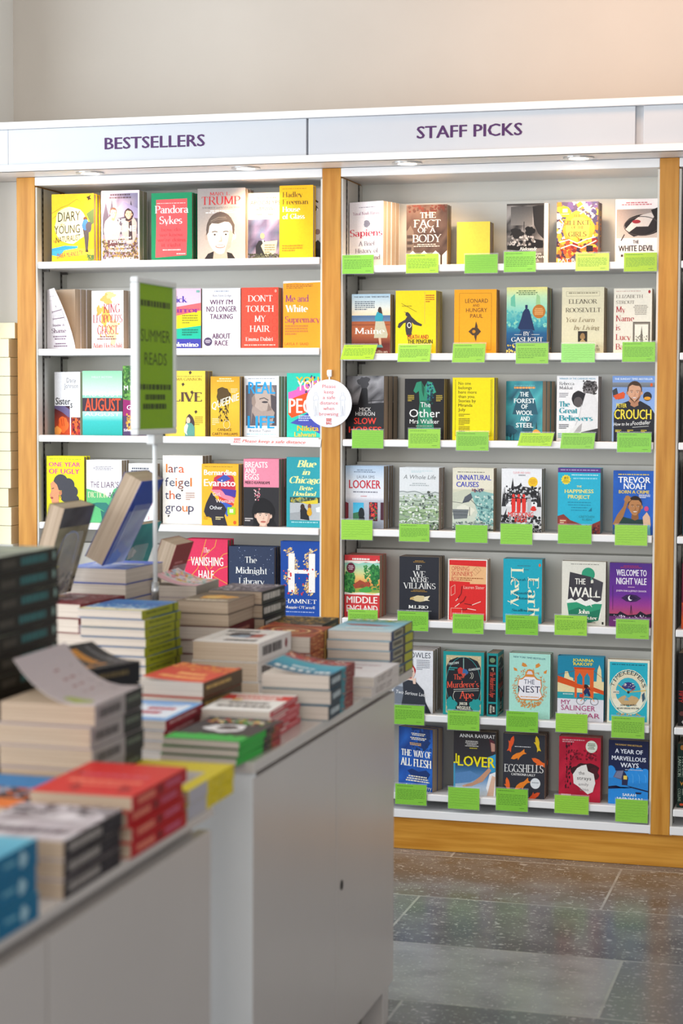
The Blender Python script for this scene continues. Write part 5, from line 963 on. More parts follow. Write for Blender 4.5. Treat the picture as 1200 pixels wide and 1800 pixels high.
CARDS = [
    ('sapiens', 0.0649, 0.1693, 1.8022, 1.8637, 0),
    ('fact', 0.269, 0.375, 1.8011, 1.8637, 0),
    ('yellow', 0.4534, 0.5594, 1.7985, 1.8589, 0),
    ('ivan', 0.5751, 0.6764, 1.8002, 1.8654, 0),
    ('silence', 0.7939, 0.8982, 1.8005, 1.8565, 0),
    ('devil', 0.9389, 1.0405, 1.7967, 1.8557, 0),
    ('maine', 0.0605, 0.1707, 1.5361, 1.5855, 1),
    ('penguin', 0.2436, 0.3501, 1.5287, 1.5848, 0.3),
    ('leonard', 0.4164, 0.5213, 1.5267, 1.5876, 0.3),
    ('gaslight', 0.6146, 0.7175, 1.523, 1.5885, 0),
    ('eleanor', 0.7539, 0.8589, 1.5263, 1.5862, 0),
    ('lucy', 0.9373, 1.0388, 1.5277, 1.5905, 0),
    ('horses', 0.0985, 0.2032, 1.2599, 1.3202, 0),
    ('walker', 0.2796, 0.3843, 1.2619, 1.3252, 0),
    ('noone', 0.431, 0.536, 1.2565, 1.3177, 0),
    ('forest', 0.6224, 0.729, 1.2726, 1.3159, 0.8),
    ('believers', 0.7534, 0.8587, 1.2654, 1.317, 0.4),
    ('crouch', 0.9255, 1.0308, 1.2571, 1.3185, 0),
    ('looker', 0.0646, 0.1698, 0.9724, 1.0385, 0),
    ('whole', 0.2523, 0.3522, 0.9716, 1.03, 0),
    ('causes', 0.4314, 0.535, 0.9725, 1.0305, 0),
    ('kids', 0.5722, 0.6744, 0.9707, 1.0371, 0),
    ('happy', 0.7496, 0.8552, 0.9769, 1.0375, 0),
    ('noah', 0.9223, 1.0228, 0.976, 1.0413, 0),
    ('middle', 0.088, 0.1878, 0.6951, 0.7562, 0),
    ('villains', 0.2485, 0.3505, 0.6922, 0.7564, 0),
    ('skinner', 0.4246, 0.525, 0.6899, 0.7536, 0),
    ('levy', 0.5908, 0.6949, 0.6928, 0.756, 0),
    ('wall', 0.7422, 0.8447, 0.6968, 0.7613, 0),
    ('vale', 0.9293, 1.0318, 0.6936, 0.7558, 0),
    ('ladies', 0.2373, 0.3398, 0.3963, 0.4609, 0),
    ('ape', 0.4107, 0.515, 0.3875, 0.4516, 0),
    ('nest', 0.5954, 0.698, 0.3918, 0.4588, 0),
    ('salinger', 0.7489, 0.8501, 0.398, 0.4594, 0),
    ('time', 0.9194, 1.0223, 0.3896, 0.4592, 0),
    ('flesh', 0.2443, 0.3488, 0.1429, 0.2114, 0),
    ('lover', 0.4143, 0.5171, 0.1393, 0.2108, 0),
    ('shells', 0.5655, 0.6687, 0.1436, 0.2164, 0),
    ('strays', 0.7482, 0.8565, 0.1467, 0.2066, 0),
    ('ways', 0.9347, 1.0361, 0.1323, 0.2056, 0),
]
STACKS = [
    ('t_green', 'black and green cased stack at the table corner', 0.626, -2.645, 0.0141, 3, 0.142, 0.222, -0.03, 0, 0.79),
    ('t_blue', 'stack with a sky blue framed cover', 0.4589, -2.56, 0.0189, 3, 0.13, 0.2, 0.02, 0, 0.79),
    ('t_redwhite', 'stack of white and red covers with rose red spines', 0.6032, -2.4, 0.0135, 4, 0.132, 0.197, 0.02, 0, 0.79),
    ('t_orange', 'stack of red and orange covers by the lime-spined stack', 0.4522, -2.34, 0.0304, 3, 0.13, 0.2, -0.05, 0, 0.79),
    ('t_white', 'stack of thick white covers in the middle of the table', 0.45, -2.0, 0.0412, 3, 0.145, 0.215, 0.0, 0, 0.79),
    ('t_teal', 'stack of teal covers with dark red tipped spines', 0.6511, -2.17, 0.0299, 3, 0.138, 0.2, 0.04, 0, 0.79),
    ('t_guest', 'pair of white covers at the far table edge', 0.6611, -1.88, 0.0225, 2, 0.14, 0.225, 0.0, 0, 0.79),
    ('t_sky', 'tall stack with sky cover and dark and lime spines', 0.6384, -1.64, 0.0222, 5, 0.146, 0.215, 0.0, 0, 0.79),
    ('t_swirl', 'stack with an orange swirl cover', 0.4969, -1.775, 0.0365, 3, 0.14, 0.2, 0.05, 0, 0.79),
    ('t_gold', 'stack with a dark gold patterned cover', 0.4632, -1.58, 0.0282, 4, 0.13, 0.15, 0.0, 0, 0.79),
    ('t_darkred', 'dark red stack under the brown-paged pair', 0.3083, -1.78, 0.0312, 4, 0.12, 0.18, 0, 0, 0.79),
    ('t_brown', 'pair of thick brown-paged books with an orange picture', 0.3083, -1.78, 0.0278, 2, 0.12, 0.18, 0, 0, 0.915),
    ('t_lime', 'tall stack of thin lime green spines', 0.2337, -2.08, 0.0191, 10, 0.145, 0.19, -0.03, 0, 0.79),
    ('t_paleblue', 'pale blue stack under the leaning blue book', 0.0554, -1.75, 0.0348, 7, 0.15, 0.2, -0.05, 0, 0.79),
    ('t_script', 'black-spined stack behind the brown books', 0.3282, -1.6, 0.031, 6, 0.13, 0.17, 0.0, 0, 0.79),
    ('t_map', 'stack topped by a colourful curling map cover', 0.1707, -1.61, 0.0279, 7, 0.11, 0.18, 0.06, 0, 0.79),
    ('t_magazine', 'stack under the dark leaning photo book', 0.0427, -1.98, 0.0313, 6, 0.14, 0.2, -0.1, 0, 0.79),
    ('f_blue', 'blue stack at the near table edge', 0.69, -3.792, 0.0327, 3, 0.15, 0.2, 0, 0, 0.79),
    ('f_black', 'stack of black spines and mottled white covers', 0.6918, -3.515, 0.0254, 3, 0.15, 0.19, 0.0, 0, 0.79),
    ('f_red', 'bright red stack', 0.6905, -3.295, 0.0216, 4, 0.152, 0.212, 0, 0, 0.79),
    ('f_yellow', 'pair of yellow and grey covers behind the red stack', 0.6871, -3.06, 0.0231, 2, 0.16, 0.21, -0.0, 0, 0.79),
    ('f_curl', 'stack topped by a curling grey cover', 0.5377, -3.06, 0.0333, 5, 0.155, 0.2, 0.0, 0, 0.79),
    ('f_gold', 'stack with gold lettering on a black cover', 0.428, -2.86, 0.037, 5, 0.115, 0.15, -0.32, 0, 0.79),
    ('f_tall', 'tall stack of black spines with teal lettering', 0.3389, -2.984, 0.0314, 12, 0.15, 0.234, 0, 0, 0.79),
    ('f_low', 'low blue and orange pair left of the red stack', 0.515, -3.29, 0.03, 2, 0.14, 0.2, 0.0, 0, 0.79),
]

# ------------------------------------------------------------------ covers of the table books
@cov('t_green', '2C2B30', '27A33A', lambda a: (a.r(0, 0, 58, 100, '2EB040'), a.r(58, 0, 78, 100, '26242A'), a.r(78, 0, 100, 100, 'A8323A'), a.s_(60, 0, 100, 100, 14, 6, ['E8C0A0', 'D8D040', '3A2A30'], 3)))
def _(a):
    a.r(0, 0, 100, 24, '2FB544').s_(0, 18, 100, 28, 26, 3, ['2FB544', '24242A'], 3).b(50, 52, 26, 16, 'E8E4E4', .2, 3).b(48, 54, 14, 9, '3A2A30', .2, 5).s_(10, 70, 90, 96, 26, 6, ['D84A3A', 'E8E0C8', '4AA84A', 'E8C040'], 7)
@cov('t_blue', 'E6EAF2', '9A2A38', lambda a: a.l(10, 30, 80, 70, 1, 'E0B8B8'))
def _(a): a.r(0, 0, 100, 14, '6AA0D8').r(0, 86, 100, 100, '6AA0D8').r(0, 0, 8, 100, '7AB0E0').r(92, 0, 100, 100, '7AB0E0').l(30, 32, 84, 46, 1, 'C8324A', 1, False, .95).l(20, 54, 60, 66, 1, 'C8324A', 2, False, .95).b(50, 78, 30, 6, '9ABCE4', .3, 2)
@cov('t_redwhite', 'EFEAE4', 'C8545C', lambda a: (a.l(10, 25, 46, 70, 1, 'F4E2D8'), a.l(60, 30, 90, 66, 1, 'E8A0A0')))
def _(a): a.r(0, 62, 100, 90, 'D8362E').l(20, 65, 80, 74, 1, 'F8ECE0', 3, False, .95).l(16, 78, 84, 86, 1, 'F8ECE0', 4, False, .95).l(10, 19, 90, 30, 1, '3A3230', 5, False, .95).l(20, 38, 80, 48, 1, '3A3230', 6, False, .95).e(74, 60, 8, 5, 'E0B040')
@cov('t_orange', 'CF3B28', '5A4630', lambda a: a.l(8, 30, 70, 70, 1, 'C8A860'))
def _(a): a.g((0, 'D8492A'), (50, 'D03826'), (100, 'E07A38')).l(14, 17, 86, 30, 1, 'F0A860', 7, False, .95).l(24, 38, 70, 52, 1, 'F0A860', 8, False, .95).s_(0, 64, 100, 100, 20, 8, ['E89A4A', 'C02A20'], 4)
@cov('t_white', 'F0ECE8', 'E6E0DC', lambda a: (a.l(12, 24, 70, 76, 1, '3A3438', 9, False, .95), a.e(84, 50, 4, 26, '8A3A40')))
def _(a): a.b(40, 52, 24, 14, 'A84A40', .3, 3).b(58, 60, 20, 12, '2A2A30', .3, 5).b(50, 46, 16, 9, '8AA0B4', .3, 7).l(12, 11, 60, 24, 1, '2A262A', 10, False, .95).l(40, 77, 90, 88, 1, '2A262A', 11, False, .95).ring(50, 50, 45, 46, .8, 'B8B0AC', 4, 45, 405)
@cov('t_teal', '1E7A98', '22303E', lambda a: (a.r(0, 0, 46, 100, '20384A'), a.r(46, 0, 64, 100, '2A8A98'), a.r(64, 0, 100, 100, '8A2A2E'), a.l(8, 30, 42, 70, 1, 'C8D4D8', 12, False, .95), a.s_(50, 0, 100, 100, 16, 7, ['C84A3A', 'D8B8A0', '5A1A20'], 3)))
def _(a): a.g((0, '1E5A7C'), (30, '2A94B4'), (60, '3AAAC0'), (76, 'B8424A'), (100, '5A2030')).l(6, 12, 94, 22, 1, 'EEF2F0', 13, False, .95).l(30, 30, 70, 38, 1, 'DCE8EA', 14, False, .95).s_(0, 70, 100, 92, 24, 7, ['C84A50', 'E8D8D0', '8A2A34', 'D88A60'], 5)
@cov('t_guest', 'F1EDF0', 'E0D6D0', lambda a: a.t('GUEST LIST', 14, 72, 76, 54, '6E5450'))
def _(a): a.l(44, 17, 58, 22, 1, '8A4A50', 15, False, .95).ln('10,40 90,38', .6, 'B88A90').p('40,52 62,56 60,60 42,58', '8A3A48').e(56, 50, 3, 2, '8A3A48').l(20, 70, 80, 80, 1, 'D8C8CC', 16, False, .95)
@cov('t_sky', 'A8D2E8', '3A3A54', lambda a: (a.r(0, 0, 12, 100, '34406A'), a.r(12, 12, 54, 90, 'A8A48A'), a.r(54, 0, 64, 100, '3A2A34'), a.r(64, 8, 96, 92, 'B4B62A'), a.l(16, 28, 50, 72, 1, '4A4440', 17, False, .95)))
def _(a): a.g((0, 'DCEEF4'), (40, 'A8D8EC'), (70, '7ABCD8'), (100, '9AC8A8')).p('10,50 40,42 80,46 94,56 60,58', 'A84A50').p('20,76 80,72 96,88 30,92', '6AA8A0').s_(0, 84, 100, 100, 22, 7, ['B8B83A', '5A9A8A', 'E8E8D8'], 4).l(20, 17, 80, 26, 1, 'F4F6F8', 18, False, .95)
@cov('t_swirl', 'A23A1E', '3A2620', lambda a: (a.r(0, 0, 60, 100, 'A8552A'), a.s_(0, 0, 60, 100, 20, 8, ['E0A860', '7A2A18'], 3), a.r(62, 0, 74, 100, 'D8A860')))
def _(a):
    for i in range(5): a.ring(50, 48, 12 + i * 9, 8 + i * 7, 3, ['E0A860', 'C8542A', 'E8C088', '7A2416', 'D88848'][i])
    a.e(50, 48, 8, 6, 'F0D8A8')
@cov('t_gold', '2E2A24', '1C1A1A', lambda a: a.l(10, 30, 80, 70, 1, '8A7A50'))
def _(a): a.s_(4, 4, 96, 96, 90, 8, ['C8983A', '8A6A2A', '4A4436', 'E0BC68', '3A4034'], 6)
@cov('t_darkred', '7A2228', '641A22', lambda a: a.l(10, 30, 80, 70, 1, 'B87A6A'))
def _(a): a.s_(0, 0, 100, 100, 30, 8, ['5A161E', '9A3A34'], 3)
@cov('t_brown', '7A6A58', 'A88A68', lambda a: None)
def _(a): a.g((0, '5A5048'), (100, '8A7A68')).b(52, 46, 34, 20, 'E8A83A', .25, 3).b(46, 50, 16, 10, 'F4D070', .2, 5).l(10, 78, 90, 90, 1, 'E8DCC8', 19, False, .95)
@cov('t_lime', '3A78B8', '8F9420', lambda a: (a.r(0, 0, 100, 100, '979C22'), a.l(12, 30, 74, 74, 1, '5A6416'), a.r(84, 0, 88, 100, '4A5418')))
def _(a): a.g((0, 'EAD24A'), (16, 'E8E4D8'), (26, '5A94C8'), (60, '2E68B0'), (100, '3A84C4')).s_(0, 14, 100, 60, 60, 5, ['8AB8DC', '2A5CA8', 'E0E8E8', '4A88C4'], 5)
@cov('t_paleblue', '3A5AC0', '2E48A8')
def _(a): a.g((0, '4A68D0'), (100, '8AA0E0')).l(10, 32, 90, 50, 1, 'E8ECF8', 20, False, .95)
@cov('t_script', '4A4A56', '1E1C20', lambda a: (a.l(6, 22, 78, 74, 1, 'D4CEC8', 21, False, .95), a.l(82, 30, 96, 70, 1, '8A8480')))
def _(a): a.s_(6, 10, 94, 90, 50, 8, ['C8C4D0', '8A8698', '6A6A7A', 'E0DCE0'], 4)
@cov('t_map', 'E8DCE0', 'A8A098')
def _(a): a.s_(0, 30, 100, 100, 70, 10, ['F0D84A', 'E8A0B0', '8AC0B4', 'E8E4DC', 'D8684A', 'A8C8E0'], 4).r(0, 0, 100, 22, 'E8B8C4')
@cov('t_magazine', '8A3A40', '7A2E34', lambda a: (a.r(0, 40, 100, 100, 'D8C8CC')))
def _(a): a.s_(0, 0, 100, 100, 30, 9, ['6A2A30', 'A85058', 'C8A0A0'], 5)
@cov('f_blue', '1F86AE', '0F6C94', lambda a: (a.l(10, 30, 44, 72, 1, 'B8DCE8', 22, False, .95), a.b(80, 50, 5, 30, 'A8CCD8', .2, 3), a.l(54, 35, 70, 65, 1, '7AB8CC')))
def _(a): a.g((0, '1F86AE'), (100, '6AB8D0')).l(10, 40, 90, 60, 1, 'D8ECF0', 23, False, .95)
@cov('f_black', 'D8CED0', '1C1822', lambda a: (a.l(8, 28, 62, 74, 1, 'A8A09A', 24, False, .95), a.s_(66, 10, 100, 90, 14, 6, ['4A464C', '2A262E', '6A6468'], 3), a.l(4, 4, 90, 12, 1, '8A8078')))
def _(a): a.m(0, 0, 100, 100, 6, 8, ['E8E0E4', 'A89AA0', 'CFC2C6', '8A7C80', 'F0E8EA'], 8).l(8, 17, 92, 30, 1, '5A4A54', 25, False, .95).s_(0, 70, 100, 100, 20, 8, ['5A4E54', '8A7E82'], 3)
@cov('f_red', 'D62A26', 'B8101E', lambda a: (a.l(10, 28, 40, 72, 1, 'E88A70', 26, False, .95), a.l(60, 28, 88, 72, 1, 'C85A78', 27, False, .95), a.b(50, 50, 4, 34, '6A0A16', .3, 3)))
def _(a): a.l(14, 37, 86, 46, 1, 'EE7A62', 28, False, .95).l(28, 26, 74, 32, 1, 'EE7A62', 29, False, .95).p('10,16 22,10 26,30 18,28', 'A81A1C').p('60,8 74,18 70,32 62,22', 'A81A1C').p('84,60 94,54 92,74', 'B01E20').l(16, 56, 84, 62, 1, 'DC5A70', 30, False, .95)
@cov('f_yellow', 'F0DC14', 'E8D010', lambda a: (a.r(0, 0, 40, 100, 'B8B4BC'), a.s_(44, 10, 98, 90, 30, 5, ['C8A810', '9A8A14', 'F4EC80'], 3)))
def _(a): a.r(14, 18, 86, 66, 'C8C0C4').m(16, 20, 84, 64, 5, 4, ['D8D0CC', '8A8488', 'E8E0DC'], 4)
@cov('f_curl', 'C4B8BC', '8C8488', lambda a: (a.r(0, 0, 62, 100, 'A49C9E'), a.r(62, 0, 100, 100, '2A2A2C'), a.l(8, 28, 54, 74, 1, '4A4448', 31, False, .95), a.l(66, 30, 94, 70, 1, '6A7468')))
def _(a): a.b(26, 16, 17, 8, 'A8B45A', .1, 3).l(26, 61, 74, 70, 1, 'A06A70', 32, False, .95).l(30, 47, 78, 56, 1, 'A06A70', 33, False, .95).l(20, 80, 80, 90, 2, 'A89AA0')
@cov('f_gold', '26262A', '1A181C', lambda a: a.l(10, 30, 80, 70, 1, '6A5A3A'))
def _(a):
    a.ln('8,6 92,6', 3, 'F0B040').l(12, 22, 70, 40, 1, 'E89A2A', 34, False, .95).l(20, 48, 88, 64, 1, 'E89A2A', 35, False, .95).l(10, 80, 90, 92, 2, '8A8A90')
@cov('f_tall', '2A2A28', '17130F', lambda a: (a.l(38, 22, 82, 66, 1, '2E6E70', 36, False, .95), a.l(8, 26, 30, 66, 1, '4A463E', 37, False, .95), a.b(93, 40, 2.2, 24, '8AA8A0', .2, 3)))
def _(a): a.m(0, 0, 100, 100, 5, 7, ['7A8A84', '4A5450', 'B8C0A8', '2A2E2A'], 6)
@cov('f_low', 'D8622A', '2A4A7A', lambda a: a.r(0, 60, 100, 100, '1A1A22'))
def _(a): a.r(0, 0, 100, 26, 'E0742A').r(0, 26, 100, 34, '3A2A2A').s_(0, 34, 100, 60, 30, 9, ['2A2A34', 'A8B4C8', '4A4A58'], 3).r(0, 60, 100, 100, '2A7AB4')
BACK = {}
@cov('d_blue', '2C50B8', '2244A0')
def _(a): a.g((0, '2C50B8'), (100, '5A78D0')).l(14, 34, 86, 50, 1, 'E8ECF4', 38, False, .95)
BACK['d_blue'] = ('1F47AC', lambda a: (a.m(8, 36, 100, 100, 4, 5, ['8A94C4', 'B8C4E0', '6A7AB8', '9AA8D4'], 5), a.b(40, 92, 22, 9, '2A78E0', .3, 3), a.r(0, 0, 7, 100, '1A38A0')))
@cov('d_photo', '33343C', '2A2A30')
def _(a): a.l(14, 24, 86, 40, 1, 'E0E0E0', 39, False, .95)
BACK['d_photo'] = ('8A8468', lambda a: (a.m(0, 0, 100, 22, 5, 2, ['2E2E36', '55555C', '3A3A42'], 3), a.m(0, 22, 100, 100, 5, 8, ['8A8468', 'A09A80', '6E6850', '948C74'], 4), a.ring(48, 40, 26, 12, 1.6, '8A9CC8', 16, 180, 360), a.ln('22,40 16,64', 1.6, '7A90C8'), a.ln('74,40 76,66', 1.6, '9AA4B8'), a.b(22, 67, 12, 3, 'C8C23A', .2, 3), a.s_(0, 76, 100, 100, 24, 8, ['5A5448', 'A8A290', '3A3630'], 5)))
@cov('d_red', '8A2A34', '7A222C')
def _(a): a.l(14, 24, 86, 40, 1, 'F0E0D8', 40, False, .95)
BACK['d_red'] = ('8E2C38', lambda a: (a.l(24, 24, 70, 34, 2, 'C87A80'), a.b(34, 66, 26, 18, 'D8C4BC', .3, 3), a.b(24, 88, 24, 12, 'C88A6A', .3, 5), a.s_(50, 50, 100, 100, 14, 9, ['4A1A24', '6A222C'], 4)))
@cov('d_teal', '1F8C90', '1A7A80')
def _(a): a.l(14, 24, 86, 40, 1, 'F0F0E8', 41, False, .95)
BACK['d_teal'] = ('1E8A92', lambda a: (a.m(0, 0, 100, 100, 5, 4, ['1A7E88', '2A98A0', '3AA8A8', '1E868E'], 5), a.b(30, 40, 12, 8, 'B8D0D4', .3, 3)))

# ------------------------------------------------------------------ one book, standing or lying
def book_mesh(key, w, h, t, hard, lay=False, curl=None):
    bg, spc, fn, spfn = COV[key]
    ct = 0.0022 if hard else 0.0007
    def place(x, y, z):
        return (w / 2 - x, h / 2 - z, t - y) if lay else (x - w / 2, y - t / 2, z)
    def bend(x, y, z):
        if curl:
            kind, k = curl
            if kind == 'twist':
                a = k * max(0.0, z / h) ** 1.2; return (x * math.cos(a), y - x * math.sin(a), z)
            if kind == 'lift':
                q = max(0.0, x / w - 0.25) / 0.75
                zz = max(0.0, (0.9 if len(curl) < 3 else curl[2]) - z / h) if len(curl) > 2 else 1.0
                return (x - k * w * .35 * q * q * zz, y - k * w * q ** 1.6 * zz, z)
        return (x, y, z)
    dry = Art(w, h, lambda u, v, d: (0, 0, 0)); fn(dry)          # how many inks lie on one another
    FA = Art(w, h, lambda u, v, d: place(*bend(u * w, -d - 0.00005, (1 - v) * h)), 8 if curl else 1, True, min(5e-5, .0009 / max(1, dry.k)))
    FA.r(0, 0, 100, 100, bg); fn(FA)
    SA = Art(h, t, lambda u, v, d: place(-d - 0.00005, v * t, (1 - u) * h))
    SA.r(0, 0, 100, 100, spc)
    if spfn: spfn(SA)
    parts = [(FA.v, FA.f, FA.c, 0), (SA.v, SA.f, SA.c, 0)]
    def plate(x0, x1, y0, y1, z0, z1, c, n=1):
        for i in range(n):
            for j in range(n):
                v, f = boxv(x0 + (x1 - x0) * i / n, x0 + (x1 - x0) * (i + 1) / n, y0, y1, z0 + (z1 - z0) * j / n, z0 + (z1 - z0) * (j + 1) / n)
                parts.append(([place(*(bend(*p) if n > 1 else p)) for p in v], f, lin(c), 0))
    plate(0, w, 0, ct, 0, h, bg if not curl else 'E8E2DA', 8 if curl else 1)
    plate(0, w, t - ct, t, 0, h, bg); plate(0, ct, ct, t - ct, 0, h, spc)
    if key in BACK:
        bb, bf = BACK[key]
        BA = Art(w, h, lambda u, v, d: place(w - u * w, t + d + 0.00005, (1 - v) * h)); BA.r(0, 0, 100, 100, bb); bf(BA)
        parts.append((BA.v, BA.f, BA.c, 0))
    cover = art_mesh('cover', parts, [M['print']])
    e = 0.003 if hard else 0.0008
    v, f = boxv(ct, w - e, ct, t - ct, e, h - e)
    pg = bpy.data.meshes.new('page_block'); pg.from_pydata([place(*p) for p in v], [], f)
    # page stripes run in the block's own thickness direction
    pg.materials.append(M['pagesl' if lay else 'pages'] if key[:2] != 't_' or key in ('t_brown', 't_white', 't_script') else M['pageswl'])
    pg.update()
    return cover, pg
def lying(m):
    q = M[m].copy(); q.name = M[m].name + '_lying'
    for n in q.node_tree.nodes:
        if n.type == 'MAPPING': n.inputs['Scale'].default_value = (0.25, 0.25, 60)
    return q
M['pagesl'] = lying('pages'); M['pageswl'] = lying('pagesw')

def put_book(meshes, loc, rz, label, group, name, rx=None):
    root = empty(name, loc, rz)
    if rx is not None: root.rotation_euler = rx
    tag(root, label, 'book', group)
    for nm, me in zip(('cover', 'page_block'), meshes):
        o = bpy.data.objects.new(nm, me); COL.objects.link(o); o.parent = root
    return root
def copy_thing(src, loc, rot, label, group=None):
    r = src.copy(); COL.objects.link(r); r.location = loc; r.rotation_euler = rot; r['label'] = label
    if group: r['group'] = group
    for ch in list(src.children):
        c = ch.copy(); COL.objects.link(c); c.parent = r
    return r

# ------------------------------------------------------------------ the room
LW = -1.192            # inner face of the left wall
BWY = 0.30             # inner face of the back wall
struct('wall_back', MB().box(-2.5, 4.2, BWY, BWY + .1, 0, 3.4), M['wall'])
OW = -2.4              # unseen wall set back, left wall cut short, so window light reaches the corner
struct('wall_left', MB().box(LW - .12, LW, -.12, BWY, 0, 3.4), M['wallw'])
struct('wall_left_unseen', MB().box(OW - .1, OW, -9.0, -4.85, 0, 3.4).box(OW - .1, OW, -.65, BWY, 0, 3.4).box(OW - .1, OW, -4.85, -.65, 0, .62).box(OW - .1, OW, -4.85, -.65, 2.9, 3.4), M['wallw'])
struct('ceiling', MB().box(-2.5, 4.2, -9.0, BWY + .1, 3.4, 3.5), M['wall'])

struct('trim_2', MB().box(LW, -1.0415, .105, .125, .93, 2.1325), M['wallw'], .001)      # white board added to brighten the corner behind the boxes

# dark stone tiles with pale joints, laid in one floor
R_ = random.Random(12)
ta = Art(1, 1, lambda u, v, d: (u, v, d), clip=False)
rows = [(0.40, -0.045), (-0.052, -0.515), (-0.522, -0.968), (-0.975, -1.425), (-1.432, -1.90), (-1.907, -2.38), (-2.387, -2.86), (-2.867, -3.34), (-3.347, -3.82), (-3.827, -4.30), (-4.307, -4.9), (-4.907, -5.6), (-5.607, -6.4), (-6.407, -7.2), (-7.207, -8.4)]
seams = {0: [0.435, 1.33], 1: [0.06, 0.963, 1.87], 2: [-0.46, 0.447, 1.36], 3: [0.16, 1.08, 1.98], 4: [-0.3, 0.62, 1.5]}
tv, tf, tc_ = [], [], []
def tile(x0, x1, y0, y1, c):
    n = len(tv); tv.extend([(x0, y0, 0), (x1, y0, 0), (x1, y1, 0), (x0, y1, 0)]); tf.append((n, n + 1, n + 2, n + 3)); tc_.append([c] * 4)
for i, (ya, yb) in enumerate(rows):
    base = seams.get(i, [R_.uniform(0.1, .9)])
    xs = sorted(set([base[0] - .91 * k for k in range(1, 6)] + base + [base[-1] + .91 * k for k in range(1, 6)]))
    xs = [x for x in xs if -2.45 < x < 4.2]; xs = [-2.5] + xs + [4.2]
    for a, b in zip(xs, xs[1:]):
        if b - a < .02: continue
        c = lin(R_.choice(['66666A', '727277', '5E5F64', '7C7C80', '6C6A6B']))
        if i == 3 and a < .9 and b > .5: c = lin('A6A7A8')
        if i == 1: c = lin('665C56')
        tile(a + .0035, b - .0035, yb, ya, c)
nt_ = len(tv); tv.extend([(-2.5, -8.4, -.0002), (4.2, -8.4, -.0002), (4.2, .4, -.0002), (-2.5, .4, -.0002)])
tf.append((nt_, nt_ + 1, nt_ + 2, nt_ + 3)); tc_.append([lin('B4B4B0')] * 4)
fm, fnt, fb = new_mat('dark_limestone', 0.22, 0.5)
fa = fnt.nodes.new('ShaderNodeAttribute'); fa.attribute_name = 'ink'
ftc = fnt.nodes.new('ShaderNodeTexCoord')
fmx = fa.outputs['Color']
def speck(vec_scale, lo, hi, col, seed):
    global fmx
    mp = fnt.nodes.new('ShaderNodeMapping'); mp.inputs['Scale'].default_value = vec_scale; mp.inputs['Location'].default_value = (seed, seed * 2, 0)
    vo = fnt.nodes.new('ShaderNodeTexNoise'); vo.inputs['Scale'].default_value = 1.0; vo.inputs['Detail'].default_value = 2.0
    mr = fnt.nodes.new('ShaderNodeMapRange'); mr.inputs[1].default_value = lo; mr.inputs[2].default_value = hi
    mx = fnt.nodes.new('ShaderNodeMix'); mx.data_type = 'RGBA'
    fnt.links.new(ftc.outputs['Object'], mp.inputs[0]); fnt.links.new(mp.outputs[0], vo.inputs['Vector']); fnt.links.new(vo.outputs[0], mr.inputs[0])
    fnt.links.new(mr.outputs[0], mx.inputs['Factor']); fnt.links.new(fmx, mx.inputs['A']); mx.inputs['B'].default_value = col
    fmx = mx.outputs['Result']
speck((7, 9, 1), .40, .85, (0.24, 0.24, 0.245, 1), 3)
speck((60, 110, 1), .62, .68, (0.5, 0.5, 0.49, 1), 7)
speck((150, 60, 1), .66, .72, (0.6, 0.6, 0.59, 1), 11)
speck((26, 44, 1), .66, .69, (0.45, 0.45, 0.45, 1), 17)
fnt.links.new(fmx, fb.inputs['Base Color'])
fn_ = fnt.nodes.new('ShaderNodeTexNoise'); fn_.inputs['Scale'].default_value = 5
fmr = fnt.nodes.new('ShaderNodeMapRange'); fmr.inputs[3].default_value = .14; fmr.inputs[4].default_value = .28
fnt.links.new(ftc.outputs['Object'], fn_.inputs['Vector']); fnt.links.new(fn_.outputs[0], fmr.inputs[0]); fnt.links.new(fmr.outputs[0], fb.inputs['Roughness'])
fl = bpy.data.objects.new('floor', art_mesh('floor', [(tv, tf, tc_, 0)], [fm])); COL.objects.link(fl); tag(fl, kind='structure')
struct('trim_1', MB().box(LW, -1.062, -.0, BWY, 0, .93), M['wallw'], .004)   # boxed-in ledge in the corner

